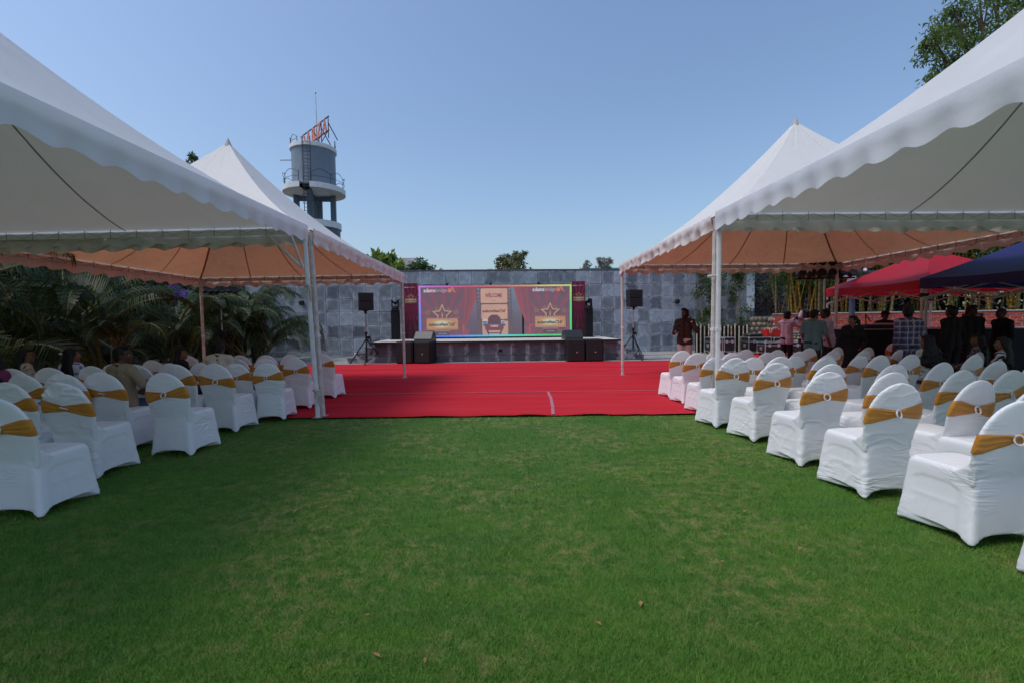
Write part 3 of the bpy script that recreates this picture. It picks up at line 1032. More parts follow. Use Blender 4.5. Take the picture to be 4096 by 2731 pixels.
def chair_cover(seed, wrinkle, scrunch, ridged):
    rr = random.Random(seed)
    g = MB()
    n = 40
    zs = list(np.linspace(0.36, 0.62, 8)) + [0.62 + 0.318 * math.sin(PI / 2 * k / 14) for k in range(1, 15)]
    vs, fs = [], []
    for z in zs:
        a, b = max(back_w(z), 0.012), back_t(z)
        for k in range(n):
            x, y = sq_ring(a, b, 3.2, 2 * PI * k / n)
            vs.append((x, y + back_y(z), z))
    for i in range(len(zs) - 1):
        for k in range(n):
            k2 = (k + 1) % n
            fs.append((i * n + k, i * n + k2, (i + 1) * n + k2, (i + 1) * n + k))
    fs.append(tuple(range(n))[::-1]); fs.append(tuple((len(zs) - 1) * n + k for k in range(n)))
    g.add(vs, fs)
    # skirt and seat
    n = 72
    vs, fs = [], []
    lv = [0, .08, .2, .35, .5, .65, .78, .88, .94, .98, 1.0]
    for j, f in enumerate(lv):
        for k in range(n):
            t = 2 * PI * k / n
            corner = abs(math.sin(2 * t)) ** 1.6
            hem = 0.004 + 0.062 * (1 - corner) ** 1.1
            z = hem + (0.468 - hem) * f
            sp = (1 - f) ** 1.15
            hx = 0.206 + 0.046 * sp
            hy = 0.216 + 0.052 * sp
            if f > .9: 
                sh = 0.02 * ((f - .9) / .1) ** 2
                hx -= sh; hy -= sh
            x, y = sq_ring(hx, hy, 8.0, t)
            pull = 1 - 0.10 * (1 - corner) * (1 - f) ** .6
            x *= pull; y *= pull
            # rear panel runs up into the back
            vs.append((x, y + (0.0 if y > 0 else -0.018 * f), z))
    for i in range(len(lv) - 1):
        for k in range(n):
            k2 = (k + 1) % n
            fs.append((i * n + k, i * n + k2, (i + 1) * n + k2, (i + 1) * n + k))
    fs.append(tuple(range(n))[::-1]); fs.append(tuple((len(lv) - 1) * n + k for k in range(n)))
    g.add(vs, fs)
    # web of cloth between seat side and back
    for s in (-1, 1):
        vs, fs = [], []
        pr = [(-.225, .38), (-.10, .445), (-.14, .470), (-.19, .515), (-.222, .57), (-.25, .57)]
        for sx in (-.012, .012):
            for y, z in pr: vs.append((s * (.196 + sx), y, z))
        m_ = len(pr)
        fs.append(tuple(range(m_))); fs.append(tuple(range(2 * m_ - 1, m_ - 1, -1)))
        for i in range(m_):
            j = (i + 1) % m_
            fs.append((i, i + m_, j + m_, j))
        if s < 0: pass
        g.add(vs, fs)
    co, fs, no = fuse(g, 0.0078, 3, 0.45)
    ax = rr.random() * 50
    for i in range(len(co)):
        x, y, z = co[i]
        nx, ny, nz = no[i]
        d = 0.0
        rear = max(0.0, -ny)
        side = abs(nx)
        # folds across the lower back and waist
        if ny < -.3:
            warp = 0.9 * mnoise.noise((x * 4 + ax, 9, z * 5))
            wst = math.exp(-((z - 0.44) / 0.06) ** 2)
            d += wrinkle * 0.0045 * wst * rear * crease((x * 2.4 + ax, warp * .5, z * 13 + 2.5 * abs(x) + .8 * warp))
            low = max(0, min(1, (0.40 - z) / .08))
            sd_ = 1 if x > 0 else -1
            d += (.06 * wrinkle + .35 * ridged) * 0.0040 * low * rear * crease((x * 2.2 + ax, warp * .6, z * 15 - 2.5 * abs(x) + warp))
            if z > .74:
                d += scrunch * 0.012 * min(1, (z - .74) / .08) * crease((x * 2 + ax, warp, z * 13 + warp))
                d += wrinkle * 0.0035 * crease((x * 6 - z * 5 + ax, 2, z * 8 + 3 * x))
            elif z > .5:
                d += 0.0035 * wrinkle * crease((x * 3 + z * 3 + ax, 7, z * 7 - 2 * x))
        if side > .5 and z < .46:
            # frame of the chair showing through the stretched side panel
            fx = max(0, min(1, (0.165 - abs(y + .0)) / 0.03)); fz = max(0, min(1, (0.375 - z - 0.5 * max(0, abs(y) - .09)) / 0.025))
            d -= 0.0045 * fx * fz * side
            d += 0.0018 * math.exp(-((z - .235) / .018) ** 2) * fx * side
            d += (ridged + .12) * 0.0065 * side * crease((y * 9 + z * 5 + ax, z * 3 - y * 3, 1)) * max(0, min(1, (0.40 - z) / .15))
        if side > .5 and z > .46:
            d += 0.004 * ridged * mnoise.noise((1, y * 8, z * 45 + ax))
        # gathers near the feet
        cr = min(1, abs(x) / .22) * min(1, abs(y) / .23)
        d += (0.003 + 0.006 * ridged) * cr ** 6 * mnoise.noise((x * 30 + ax, y * 30, z * 26)) * (z < .4)
        if scrunch and z > .82:
            d += scrunch * 0.016 * mnoise.noise((x * 13 + ax, y * 10, z * 12)) * min(1, (z - .82) / .06)
        co[i] += no[i] * d
        if co[i][2] < 0.003: co[i][2] = 0.003
    return raw_mesh('chair_cover', co, fs, M_cover)

def chair_sash(seed, tilt):
    rr = random.Random(seed)
    n, rows = 84, 14
    vs, fs = [], []
    for j in range(rows + 1):
        v = j / rows * 2 - 1
        for k in range(n):
            t = 2 * PI * k / n
            a, b = back_w(0.69) + 0.003, back_t(0.69) + 0.004
            x, y = sq_ring(a, b, 3.2, t)
            pin = math.exp(-(x / 0.075) ** 2) if y < 0 else 0.0
            hh = 0.024 + 0.042 * min(1, (abs(x) + .012) / .21) if y < 0 else 0.060
            z = 0.692 + v * hh + tilt * x
            # follow the back's width at this height
            w = back_w(z) + 0.004
            x2, y2 = sq_ring(w, back_t(z) + 0.004, 3.2, t)
            yy = y2 + back_y(z)
            lift = 0.0
            if y < 0:
                lift = 0.008 * math.sin(v * 11 + 1.6 * math.sin(x * 9 + seed) + 5 * mnoise.noise((x * 5, v * 1.5, seed))) * (0.30 + 0.70 * max(0, 1 - abs(x) / .2)) + 0.004 * pin + .003
            if abs(v) > .97: lift -= 0.004
            vs.append((x2, yy - lift, z))
    for i in range(rows):
        for k in range(n):
            k2 = (k + 1) % n
            fs.append((i * n + k, i * n + k2, (i + 1) * n + k2, (i + 1) * n + k))
    return raw_mesh('sash', vs, fs, M_sash)

def chair_ring():
    g = MB()
    pts, m, q = [], 28, 8
    vs, fs = [], []
    for i in range(m):
        a = 2 * PI * i / m
        cx, cz = 0.028 * math.cos(a), 0.031 * math.sin(a)
        for k in range(q):
            b = 2 * PI * k / q
            rr = 0.0065 + 0.0008 * math.sin(i * PI)
            vs.append((cx + rr * math.cos(b) * math.cos(a), rr * math.sin(b), cz + rr * math.cos(b) * math.sin(a)))
    for i in range(m):
        for k in range(q):
            i2, k2 = (i + 1) % m, (k + 1) % q
            fs.append((i * q + k, i2 * q + k, i2 * q + k2, i * q + k2))
    return raw_mesh('ring', vs, [f[::-1] for f in fs], M_ring)

COVERS = [chair_cover(1, .7, 0, .15), chair_cover(2, 1.1, 0, .42), chair_cover(3, 1.0, 1.0, .3), chair_cover(4, .35, 0, 0.0), chair_cover(5, 1.0, .35, .3)]
SASHES = [chair_sash(1, .05), chair_sash(2, -.08), chair_sash(3, .12)]
RING = chair_ring()
ORD = ['', 'first', 'second', 'third', 'fourth', 'fifth', 'sixth', 'seventh', 'eighth', 'ninth', 'tenth']

def chair(x, y, rot, sc, cover, sash, label, group, ring=True):
    """x, y: ground position of the seat centre"""
    t = thing('banquet_chair', label, 'chair', (x, y, 0.022 if y > 7.5 else 0.0), rot, group)
    t.scale = (sc, sc, sc)
    link('chair_cover', COVERS[cover], t)
    s = link('sash', SASHES[sash], t)
    rg = link('ring', RING, s, (0.0, back_y(0.69) - 0.052, 0.692))
    rg.rotation_euler = (-0.22, 0, random.uniform(-.4, .4))
    rg.location.x = random.uniform(-.02, .02)
    if not ring:
        rg.location.y += .012
        rg.rotation_euler = (1.2, 0.3, 0.2)
    return t

# (x, y) of the top of each back, per row counted from the camera: (x, y, cover style)
RIGHT = {
    1: [(3.70, 2.30, 3)],
    2: [(3.62, 3.13, 3), (4.42, 3.72, 3)],
    3: [(3.54, 4.02, 1), (4.38, 4.16, 0)],
    4: [(3.53, 4.92, 4), (4.12, 4.80, 0), (5.00, 4.95, 1), (5.46, 4.88, 0)],
    5: [(3.50, 5.95, 2), (4.06, 5.72, 0), (4.78, 5.63, 4), (5.50, 5.77, 3), (6.30, 5.88, 0), (6.62, 5.72, 3)],
    6: [(3.36, 6.75, 2), (4.10, 6.88, 0), (4.68, 6.72, 1), (5.63, 6.92, 0), (6.18, 7.02, 3), (7.00, 6.86, 1)],
    7: [(3.26, 7.35, 4), (3.80, 7.22, 1), (4.52, 7.33, 0), (5.15, 7.5, 2), (5.60, 7.38, 4), (7.85, 7.72, 0)],
    8: [(3.30, 8.20, 0), (3.94, 8.22, 4), (4.55, 8.18, 1), (5.23, 8.36, 0), (5.92, 8.46, 3), (6.44, 8.40, 4), (7.14, 8.46, 0), (7.45, 8.22, 0)],
    9: [(3.28, 8.85, 0), (3.99, 8.95, 0), (4.60, 9.03, 3), (5.10, 8.82, 1), (5.95, 9.20, 0), (6.66, 9.40, 3), (7.16, 9.24, 0)],
}
LEFT = {
    1: [(-4.40, 3.78, 0)],
    2: [(-4.78, 4.74, 2), (-5.45, 4.83, 4)],
    3: [(-4.36, 5.58, 3), (-5.25, 5.72, 0), (-5.63, 5.62, 4), (-6.12, 5.62, 0)],
    4: [(-4.53, 6.80, 3), (-5.06, 6.74, 0), (-5.72, 6.82, 4), (-6.18, 6.62, 0), (-6.62, 6.45, 0), (-7.05, 6.36, 0)],
    5: [(-3.86, 7.20, 1), (-4.36, 7.22, 4), (-4.92, 7.24, 0), (-5.46, 7.32, 0), (-6.35, 7.30, 0)],
    6: [(-3.86, 8.15, 1), (-4.40, 8.16, 4), (-4.90, 8.14, 1), (-6.32, 8.05, 0)],
    7: [(-3.84, 9.27, 1), (-4.38, 9.06, 0), (-4.84, 9.02, 4), (-5.35, 9.02, 0), (-6.45, 9.12, 0)],
}
rc = random.Random(3)
WORDS = {0: 'smooth', 1: 'creased', 2: 'bunched-up', 3: 'tightly stretched', 4: 'loosely wrinkled'}
CH = {}
for side, rows in (('right', RIGHT), ('left', LEFT)):
    for r, lst in rows.items():
        for i, (x, y, cv) in enumerate(lst):
            if side == 'right':
                rot = R(9 + rc.uniform(-2.5, 2.5) + 3 * (x - 3.5))
            else:
                rot = R(-1 + rc.uniform(-4, 4))
            sc = 1.075 if y < 7.15 else 0.985
            if y < 7.15: x, y = x * .955 + ((-.12 if r < 5 else -.07) if side == 'right' else .10), y * .955
            off = Vector((0, -0.325 * sc, 0))
            off.rotate(Matrix.Rotation(rot, 3, 'Z'))
            lab = '%s white covered chair, %s from aisle in %s row from the lawn, %s block' % (
                WORDS[cv], ORD[i + 1], ORD[r], side)
            if len(lst) == 1:
                lab = 'white covered chair cut by the %s photo edge, nearest the camera in the %s block' % (side, side)
            CH[(side, r, i)] = chair(x - off.x, y - off.y, rot, sc, cv, rc.randrange(3), lab, 'covered banquet chairs of the %s block' % side, ring=(side == 'right' or rc.random() < .45))
lab = 'white covered chair turned sideways in front of the black table, behind the plaid man'
chair(9.0, 10.55, R(-75), .985, 0, 1, lab, 'covered banquet chairs of the right block')
# ---------------------------------------------------------------- video wall and banners
def clip_poly(poly, x0, z0, x1, z1):
    def cl(ps, ins, inter):
        out = []
        for i in range(len(ps)):
            a, b = ps[i], ps[(i + 1) % len(ps)]
            ia, ib = ins(a), ins(b)
            if ia: out.append(a)
            if ia != ib: out.append(inter(a, b))
        return out
    def ix(v): return lambda a, b: (v, a[1] + (b[1] - a[1]) * (v - a[0]) / (b[0] - a[0]))
    def iz(v): return lambda a, b: (a[0] + (b[0] - a[0]) * (v - a[1]) / (b[1] - a[1]), v)
    for ins, it in ((lambda p: p[0] >= x0, ix(x0)), (lambda p: p[0] <= x1, ix(x1)), (lambda p: p[1] >= z0, iz(z0)), (lambda p: p[1] <= z1, iz(z1))):
        poly = cl(poly, ins, it)
        if len(poly) < 3: return []
    return poly

class Art:
    """flat artwork: polygons in (x, z) laid in thin layers towards -y, one mesh per named piece"""
    def __init__(self, parent, pal, y0):
        self.parent, self.pal, self.y = parent, pal, y0
        self.mb, self.mats, self.cols = None, [], {}
    def start(self, name):
        self.mb, self.mats, self.cols, self.name = MB(), [], {}, name
        self.y -= 0.0035
    def mi(self, col):
        if col not in self.cols:
            self.cols[col] = len(self.mats)
            self.mats.append(self.pal(col))
        return self.cols[col]
    def poly(self, ps, col, dy=0.0):
        if len(ps) < 3: return
        ar = sum(ps[i][0] * ps[(i + 1) % len(ps)][1] - ps[(i + 1) % len(ps)][0] * ps[i][1] for i in range(len(ps)))
        if ar < 0: ps = ps[::-1]
        self.mb.add([(x, self.y - dy, z) for x, z in ps], [tuple(range(len(ps)))], self.mi(col))
    def rect(self, x0, z0, x1, z1, col, dy=0.0):
        self.poly([(x0, z0), (x1, z0), (x1, z1), (x0, z1)], col, dy)
    def rrect(self, x0, z0, x1, z1, r, col, dy=0.0):
        ps = []
        for cx, cz, a in ((x1 - r, z1 - r, 0), (x0 + r, z1 - r, 90), (x0 + r, z0 + r, 180), (x1 - r, z0 + r, 270)):
            for k in range(5):
                t = R(a + 22.5 * k)
                ps.append((cx + r * math.cos(t), cz + r * math.sin(t)))
        self.poly(ps, col, dy)
    def disc(self, x, z, r, col, dy=0.0, n=12, rz=None):
        self.poly([(x + r * math.cos(2 * PI * k / n), z + (rz or r) * math.sin(2 * PI * k / n)) for k in range(n)], col, dy)
    def star(self, x, z, ro, ri, col, dy=0.0, rot=0.0):
        ps = []
        for k in range(10):
            t = PI / 2 + rot + k * PI / 5
            r = ro if k % 2 == 0 else ri
            ps.append((x + r * math.cos(t), z + r * math.sin(t)))
        # fan from the centre: a star is not convex
        for k in range(10):
            self.poly([(x, z), ps[k], ps[(k + 1) % 10]], col, dy)
    def starline(self, x, z, ro, ri, w, col, dy=0.0, rot=0.0, skip=()):
        def ring(f):
            return [(x + (ro if k % 2 == 0 else ri) * f * math.cos(PI / 2 + rot + k * PI / 5), z + (ro if k % 2 == 0 else ri) * f * math.sin(PI / 2 + rot + k * PI / 5)) for k in range(10)]
        a, b = ring(1.0), ring(1 - w)
        for k in range(10):
            if k in skip: continue
            j = (k + 1) % 10
            self.poly([a[k], a[j], b[j], b[k]], col, dy)
    def line(self, ps, w, col, dy=0.0):
        for a, b in zip(ps, ps[1:]):
            dx, dz = b[0] - a[0], b[1] - a[1]
            l = math.hypot(dx, dz) or 1
            ox, oz = -dz / l * w / 2, dx / l * w / 2
            self.poly([(a[0] + ox, a[1] + oz), (b[0] + ox, b[1] + oz), (b[0] - ox, b[1] - oz), (a[0] - ox, a[1] - oz)], col, dy)
    def text(self, s, x, z, size, col, width=None, bold=0.0, dy=0.0, center=False):
        vs, fs, w = text_shape(s, size, bold)
        k = (width / w) if width else 1.0
        if center: x -= w * k / 2
        self.mb.add([(x + v[0] * k, self.y - dy, z + v[2]) for v in vs], fs, self.mi(col))
    def done(self, label=None):
        o = self.mb.build(self.name, self.mats, self.parent)
        if label: o['label'] = label
        return o

def rays(art, cx, cz, x0, z0, x1, z1, n, ca, cb, rad=8.0):
    art.rect(x0, z0, x1, z1, cb)
    for k in range(n):
        a0 = 2 * PI * k / n
        a1 = a0 + PI / n
        art.poly(clip_poly([(cx, cz), (cx + rad * math.cos(a0), cz + rad * math.sin(a0)), (cx + rad * math.cos(a1), cz + rad * math.sin(a1))], x0, z0, x1, z1), ca, 0.0012)

def slab_text(art, s, x, z, size, col, width):
    art.text(s, x, z, size, col, width=width, bold=size * 0.035)
    # short serifs under and over the stems
    n = len(s)
    for k in range(n):
        if s[k] in "adfmt":
            xx = x + width * (k + 0.5) / n
            art.rect(xx - width / n * .38, z - size * .012, xx + width / n * .38, z + size * .075, col, .0008)

def marquee(art, x, z, w, k=1.0, now=True):
    """the star and the bulb-lined board; (x, z) the board's lower left corner, w its width"""
    h = w * 0.33
    gold, gold2, bulb = (196, 160, 100), (150, 110, 66), (240, 232, 220)
    cx = x + w / 2
    art.start('star')
    sr = w * 0.355
    sz = z + h + sr * 0.42
    art.starline(cx, sz, sr, sr * .46, .12, gold, 0, skip=(4, 5))
    art.starline(cx, sz, sr * .88, sr * .405, .16, gold2, 0, skip=(4, 5))
    for f in (0.81,):
        pts = [(cx + (sr if q % 2 == 0 else sr * .46) * f * math.cos(PI / 2 + q * PI / 5), sz + (sr if q % 2 == 0 else sr * .46) * f * math.sin(PI / 2 + q * PI / 5)) for q in range(11)]
        for q in range(10):
            if q in (4, 5): continue
            for m_ in range(4):
                u = m_ / 4
                art.disc(pts[q][0] + (pts[q + 1][0] - pts[q][0]) * u, pts[q][1] + (pts[q + 1][1] - pts[q][1]) * u, w * .011, bulb, .0012, 6)
    for dx, dz, r_ in ((-.47, .30, .095), (.47, .30, .095), (-.19, .46, .06), (.19, .46, .06)):
        art.starline(cx + dx * w * 1.0, z + h + dz * w * .72, r_ * w, r_ * w * .45, .2, gold, 0, rot=-dx * .5)
    # small golden figurine silhouette
    fx, fz = cx, z + h + w * .03
    art.rect(fx - w * .03, fz - w * .02, fx + w * .03, fz, gold, .0012)
    art.poly([(fx - w * .012, fz), (fx + w * .012, fz), (fx + w * .022, fz + w * .14), (fx - w * .022, fz + w * .14)], gold, .0012)
    art.disc(fx, fz + w * .165, w * .014, gold, .0012, 8)
    art.done()
    art.start('marquee_board')
    art.line([(x + w * .18, z + h * 1.17), (x - w * .09, z + h * 1.17), (x - w * .09, z - h * .33), (x + w * .26, z - h * .33)], w * .008, gold2)
    art.line([(x + w * .82, z + h * 1.17), (x + w * 1.09, z + h * 1.17), (x + w * 1.09, z - h * .33), (x + w * .74, z - h * .33)], w * .008, gold2)
    art.rect(x - w * .03, z - h * .1, x + w * 1.03, z + h * 1.1, (140, 48, 58))
    art.rrect(x, z, x + w, z + h, h * .06, (196, 142, 92), .0012)
    art.disc(cx, z + h / 2, w * .36, (206, 172, 124), .0016, 16, h * .40)
    art.disc(cx, z + h / 2, w * .22, (206, 204, 176), .0020, 16, h * .30)
    nb = 16
    for q in range(nb + 1):
        for zz in (z - h * .05, z + h * 1.05):
            art.rect(x - w * .015 + w * 1.03 * q / nb - w * .010, zz - w * .010, x - w * .015 + w * 1.03 * q / nb + w * .010, zz + w * .010, bulb, .0012)
    for q in range(1, 5):
        for xx in (x - w * .015, x + w * 1.015):
            zz = z - h * .05 + h * 1.1 * q / 5
            art.rect(xx - w * .010, zz - w * .010, xx + w * .010, zz + w * .010, bulb, .0012)
    art.rect(cx - w * .27, z - h * .20, cx + w * .27, z - h * .16, (205, 180, 170))
    art.done()
    art.start('lettering')
    slab_text(art, "adamsfest'26'", x + w * .06, z + h * .33, h * .42, (44, 42, 44), w * .86)
    if now:
        art.rect(cx - w * .21, z - h * .62, cx + w * .21, z - h * .30, (62, 48, 58))
        art.text('NOW SHOWING', cx, z - h * .53, h * .22, (190, 190, 215), width=w * .28, dy=.0012, center=True)
    else:
        art.rect(cx - w * .16, z - h * .38, cx + w * .16, z - h * .22, (70, 76, 86))
    art.done()

def logo(art, x, z, size, width):
    """wordmark and its dot-and-slash emblem"""
    art.start('logo')
    w1 = width * .36
    art.text('adams', x, z, size, (214, 214, 228), width=w1, bold=size * .028)
    art.text('bridge', x + w1 + width * .008, z, size, (186, 180, 196), width=width * .345)
    cx = x + width * .80
    art.disc(cx, z + size * .28, size * .40, (204, 122, 92), n=18)
    art.poly([(cx + size * .22, z + size * .86), (cx + size * .66, z + size * .86), (cx + size * .98, z + size * .1), (cx + size * 1.35, z - size * .12), (cx + size * .98, z - size * .10), (cx + size * .72, z + size * .06)], (204, 122, 92))
    art.done()

SCX0, SCX1, SCZ0, SCZ1, SCY = -4.02, 2.62, 0.86, 3.08, 20.1
ROT = math.atan(SR) * .6
scn = thing('video_wall', 'wide lit video wall with rainbow border standing on the stage', 'screen', ((SCX0 + SCX1) / 2, SCY, SCZ0), ROT)
SW, SHH = SCX1 - SCX0, SCZ1 - SCZ0
hx = SW / 2
g = MB(); g.bbox((0, .08, SHH / 2), (SW + .03, .14, SHH + .03), .01)
g.box((0, .05, -.03), (SW, .10, .06)); g.build('cabinet', M_black, scn)
art = Art(scn, screen_mat, 0.0)
art.y = 0.004
BD = 0.085
# rainbow border
art.pal = lambda c: screen_mat(c, 1.45)
art.start('rainbow_border')
def hue(c0, c1, f): return tuple(int(a + (b - a) * f) for a, b in zip(c0, c1))
topc = [(180, 112, 205), (176, 80, 160), (190, 66, 96), (200, 90, 80), (196, 130, 80), (196, 184, 96), (180, 196, 100)]
botc = [(70, 116, 226), (60, 110, 230), (60, 150, 225), (60, 196, 220), (56, 200, 160), (60, 190, 110), (60, 190, 104)]
lefc = [(70, 116, 226), (96, 120, 226), (150, 112, 220), (180, 112, 205)]
rigc = [(60, 190, 104), (60, 200, 120), (84, 196, 110), (176, 196, 100)]
def grad(cs, f):
    f *= len(cs) - 1
    i = min(int(f), len(cs) - 2)
    return hue(cs[i], cs[i + 1], f - i)
for k in range(24):
    a, b = -hx + SW * k / 24, -hx + SW * (k + 1) / 24
    art.rect(a, SHH - BD * .85, b, SHH, grad(topc, (k + .5) / 24))
    art.rect(a, 0, b, BD * .9, grad(botc, (k + .5) / 24))
for k in range(10):
    a, b = BD * .9 + (SHH - BD * 1.75) * k / 10, BD * .9 + (SHH - BD * 1.75) * (k + 1) / 10
    art.rect(-hx, a, -hx + BD, b, grad(lefc, (k + .5) / 10))
    art.rect(hx - BD, a, hx, b, grad(rigc, (k + .5) / 10))
art.done()
art.pal = screen_mat
X0, X1, Z0, Z1 = -hx + BD, hx - BD, BD * .9, SHH - BD * .85
art.start('backdrop')
nb = 14
for k in range(nb):
    a, b = Z0 + (Z1 - Z0) * k / nb, Z0 + (Z1 - Z0) * (k + 1) / nb
    art.rect(-1.25, a, 1.15, b, hue((86, 66, 80), (112, 128, 146), min(1, (k + .5) / nb * 1.15)))
art.done()
LB, RB = X0 + 2.10, X1 - 2.00
art.start('sunburst')
rays(art, X0 + 1.0, Z0 + .50, X0, Z0, LB, Z1, 17, (132, 66, 84), (100, 76, 88))
rays(art, X1 - 1.0, Z0 + .56, RB, Z0, X1, Z1, 17, (132, 66, 84), (100, 76, 88))
art.done()
for s_, xe, bx in ((1, X0 + 1.80, LB + .35), (-1, X1 - 1.72, RB - .35)):
    art.start('curtain')
    folds = [(128, 66, 78), (146, 68, 76), (122, 68, 80), (138, 68, 78), (150, 66, 74), (160, 66, 74)]
    nf = 6
    m_ = 10
    def edge(f, v):
        # f 0..1 across, v 0 bottom .. 1 top; curtains sweep inward at the top and gather at the tie
        topx = xe + s_ * 0.72 * f
        botx = xe + s_ * 0.06 * f
        vv = max(0, (v - .20) / .80)
        return botx + (topx - botx) * vv ** 0.62
    for q in range(nf):
        for r_ in range(m_):
            va, vb = .20 + .8 * r_ / m_, .20 + .8 * (r_ + 1) / m_
            za, zb = Z0 + (Z1 - Z0) * va, Z0 + (Z1 - Z0) * vb
            art.poly([(edge(q / nf, va), za), (edge((q + 1) / nf, va), za), (edge((q + 1) / nf, vb), zb), (edge(q / nf, vb), zb)], folds[q])
    zt = Z0 + (Z1 - Z0) * .20
    art.poly([(xe - s_ * .02, zt), (xe + s_ * .08, zt), (xe + s_ * .22, Z0), (xe - s_ * .02, Z0)], (150, 62, 70))
    art.rect(xe - .04, zt - .03, xe + .09, zt + .03, (196, 74, 74), .0012)
    art.poly([(xe + s_ * .02, zt - .02), (xe + s_ * .05, zt - .02), (xe + s_ * .04, zt - .30), (xe, zt - .3)], (200, 76, 76), .0012)
    art.done()
art.start('filmstrip')
FX = -.68
art.poly([(FX - .10, Z0), (FX + 1.42, Z0), (FX + 1.36, Z1), (FX - .16, Z1)], (96, 74, 84))
for k in range(11):
    zz = Z1 - .10 - k * .165
    if zz < Z0 + .2: break
    f = (Z1 - zz) * .02
    c_ = hue((118, 134, 150), (100, 78, 90), min(1, k / 7))
    art.rect(FX - .10 + f, zz - .05, FX - .02 + f, zz + .05, c_, .0012)
    art.rect(FX + 1.25 + f * .3, zz - .05, FX + 1.33 + f * .3, zz + .05, c_, .0012)
art.rrect(FX + .04, Z1 - .70, FX + 1.20, Z1 - .07, .05, (208, 162, 138), .0012)
art.rrect(FX + .06, Z1 - 1.40, FX + 1.20, Z1 - .76, .05, (206, 160, 136), .0012)
art.rrect(FX + .10, Z0, FX + 1.22, Z1 - 1.47, .05, (202, 156, 130), .0012)
art.done()
art.start('lettering')
slab_text(art, 'WELCOME', FX + .24, Z1 - .45, .23, (128, 58, 80), .72)
art.text('TO', FX + .61, Z1 - .64, .12, (140, 84, 90), center=True)
slab_text(art, "adamsfest'26'", FX + .11, Z1 - 1.10, .17, (96, 44, 60), 1.02)
art.done()
art.start('cinema_seat')
sx = FX + .62
dk, rd, bl = (66, 42, 54), (124, 42, 54), (58, 64, 98)
art.poly([(sx - .30, Z0 + .42), (sx + .30, Z0 + .42), (sx + .26, Z0 + .74), (sx + .12, Z0 + .86), (sx - .12, Z0 + .86), (sx - .26, Z0 + .74)], (92, 44, 56))
art.poly([(sx - .42, Z0 + .36), (sx - .30, Z0 + .36), (sx - .22, Z0), (sx - .27, Z0)], dk)
art.poly([(sx + .42, Z0 + .36), (sx + .30, Z0 + .36), (sx + .22, Z0), (sx + .27, Z0)], dk)
art.rect(sx - .24, Z0 + .06, sx + .24, Z0 + .10, dk)
art.rrect(sx - .40, Z0 + .19, sx + .40, Z0 + .40, .09, rd, .0012)
art.rrect(sx - .48, Z0 + .38, sx - .24, Z0 + .46, .03, bl, .0014)
art.rrect(sx + .24, Z0 + .38, sx + .48, Z0 + .46, .03, bl, .0014)
art.rect(sx - .15, Z0 + .34, sx + .15, Z0 + .42, (214, 214, 220), .0018)
art.rect(sx - .13, Z0 + .355, sx - .02, Z0 + .405, (176, 60, 72), .0022)
art.rect(sx + .02, Z0 + .355, sx + .13, Z0 + .405, (80, 136, 190), .0022)
art.poly([(sx - .50, Z0 + .60), (sx - .30, Z0 + .60), (sx - .33, Z0 + .46), (sx - .47, Z0 + .46)], (86, 120, 176), .0016)
for q in range(7):
    art.disc(sx - .50 + q * .033, Z0 + .62 + .03 * (q % 2), .035, (226, 196, 160), .0020, 7)
art.poly([(sx + .31, Z0 + .58), (sx + .43, Z0 + .58), (sx + .41, Z0 + .46), (sx + .33, Z0 + .46)], (86, 140, 190), .0016)
art.rect(sx + .30, Z0 + .58, sx + .44, Z0 + .61, (190, 206, 220), .0016)
art.line([(sx + .37, Z0 + .61), (sx + .40, Z0 + .70)], .012, (200, 200, 210), .0016)
art.done()
marquee(art, X0 + .26, Z0 + .27, 1.32)
marquee(art, X1 - 1.50, Z0 + .33, 1.28)
logo(art, X0 + .14, Z1 - .21, .23, 1.40)
logo(art, X1 - 1.62, Z1 - .21, .23, 1.40)
g = MB()
for xx in (-2.1, -.2, 1.9):
    g.box((xx, .10, SHH + .06), (.10, .05, .10), Matrix.Rotation(.4, 3, 'Y'))
g.build('hanging_clamp', M_black, scn)

def banner(x, y, z0, w, h, label):
    t = thing('standing_banner', label, 'banner', (x, y, z0), ROT, 'tall banners either side of the video wall')
    g = MB(); g.bbox((0, .03, h / 2), (w, .05, h), .004); g.build('panel', M_black, t)
    a = Art(t, print_mat, 0.006)
    a.start('sunburst')
    # rays and ground get darker towards the foot
    m_ = 6
    for q in range(m_):
        za, zb = h * q / m_, h * (q + 1) / m_
        f = min(1, (q + .5) / 3.2)
        rays(a, 0, h * .60, -w / 2 + .006, za + .0, w / 2 - .006, zb, 26, hue((78, 34, 46), (134, 40, 70), f), hue((62, 30, 42), (88, 34, 54), f), 4)
    a.done()
    marquee(a, -w * .40, h * .655, w * .80, now=False)
    logo(a, -w * .46, h * .915, w * .13, w * .80)
    return t
banner(-4.36, 20.05, 0.80, .58, 2.40, 'tall red sunburst banner left of the video wall')
banner(2.94, 20.25, 0.80, .57, 2.42, 'tall red sunburst banner right of the video wall')

# ---------------------------------------------------------------- sound and light gear
M_box = mat('speaker_black', (0.016, 0.016, 0.018), 0.6, 0.2, 20, 0.3, 220)
M_grill = mat('speaker_grill', (0.022, 0.022, 0.022), 0.75, 0.3, 300, 0.4, 400)
M_glass = mat('lens_glass', (0.10, 0.14, 0.18), 0.05, 0.05, 3, spec=0.9)
M_lred = mat('red_badge', (0.55, 0.05, 0.03), 0.5)
def badge(parent, x, y, z, s):
    g = MB(); g.bbox((x, y, z), (s * 1.0, .006, s * .9), .001); b = g.build('badge', M_lred, parent)
    g = MB(); vs, fs, w = text_shape('JBL', s * .42, .002)
    g.add([(x + v[0] * (s * .8 / w) - s * .4, y - .0045, z + v[2] - s * .1) for v in vs], fs)
    g.build('badge_text', M_white, b)

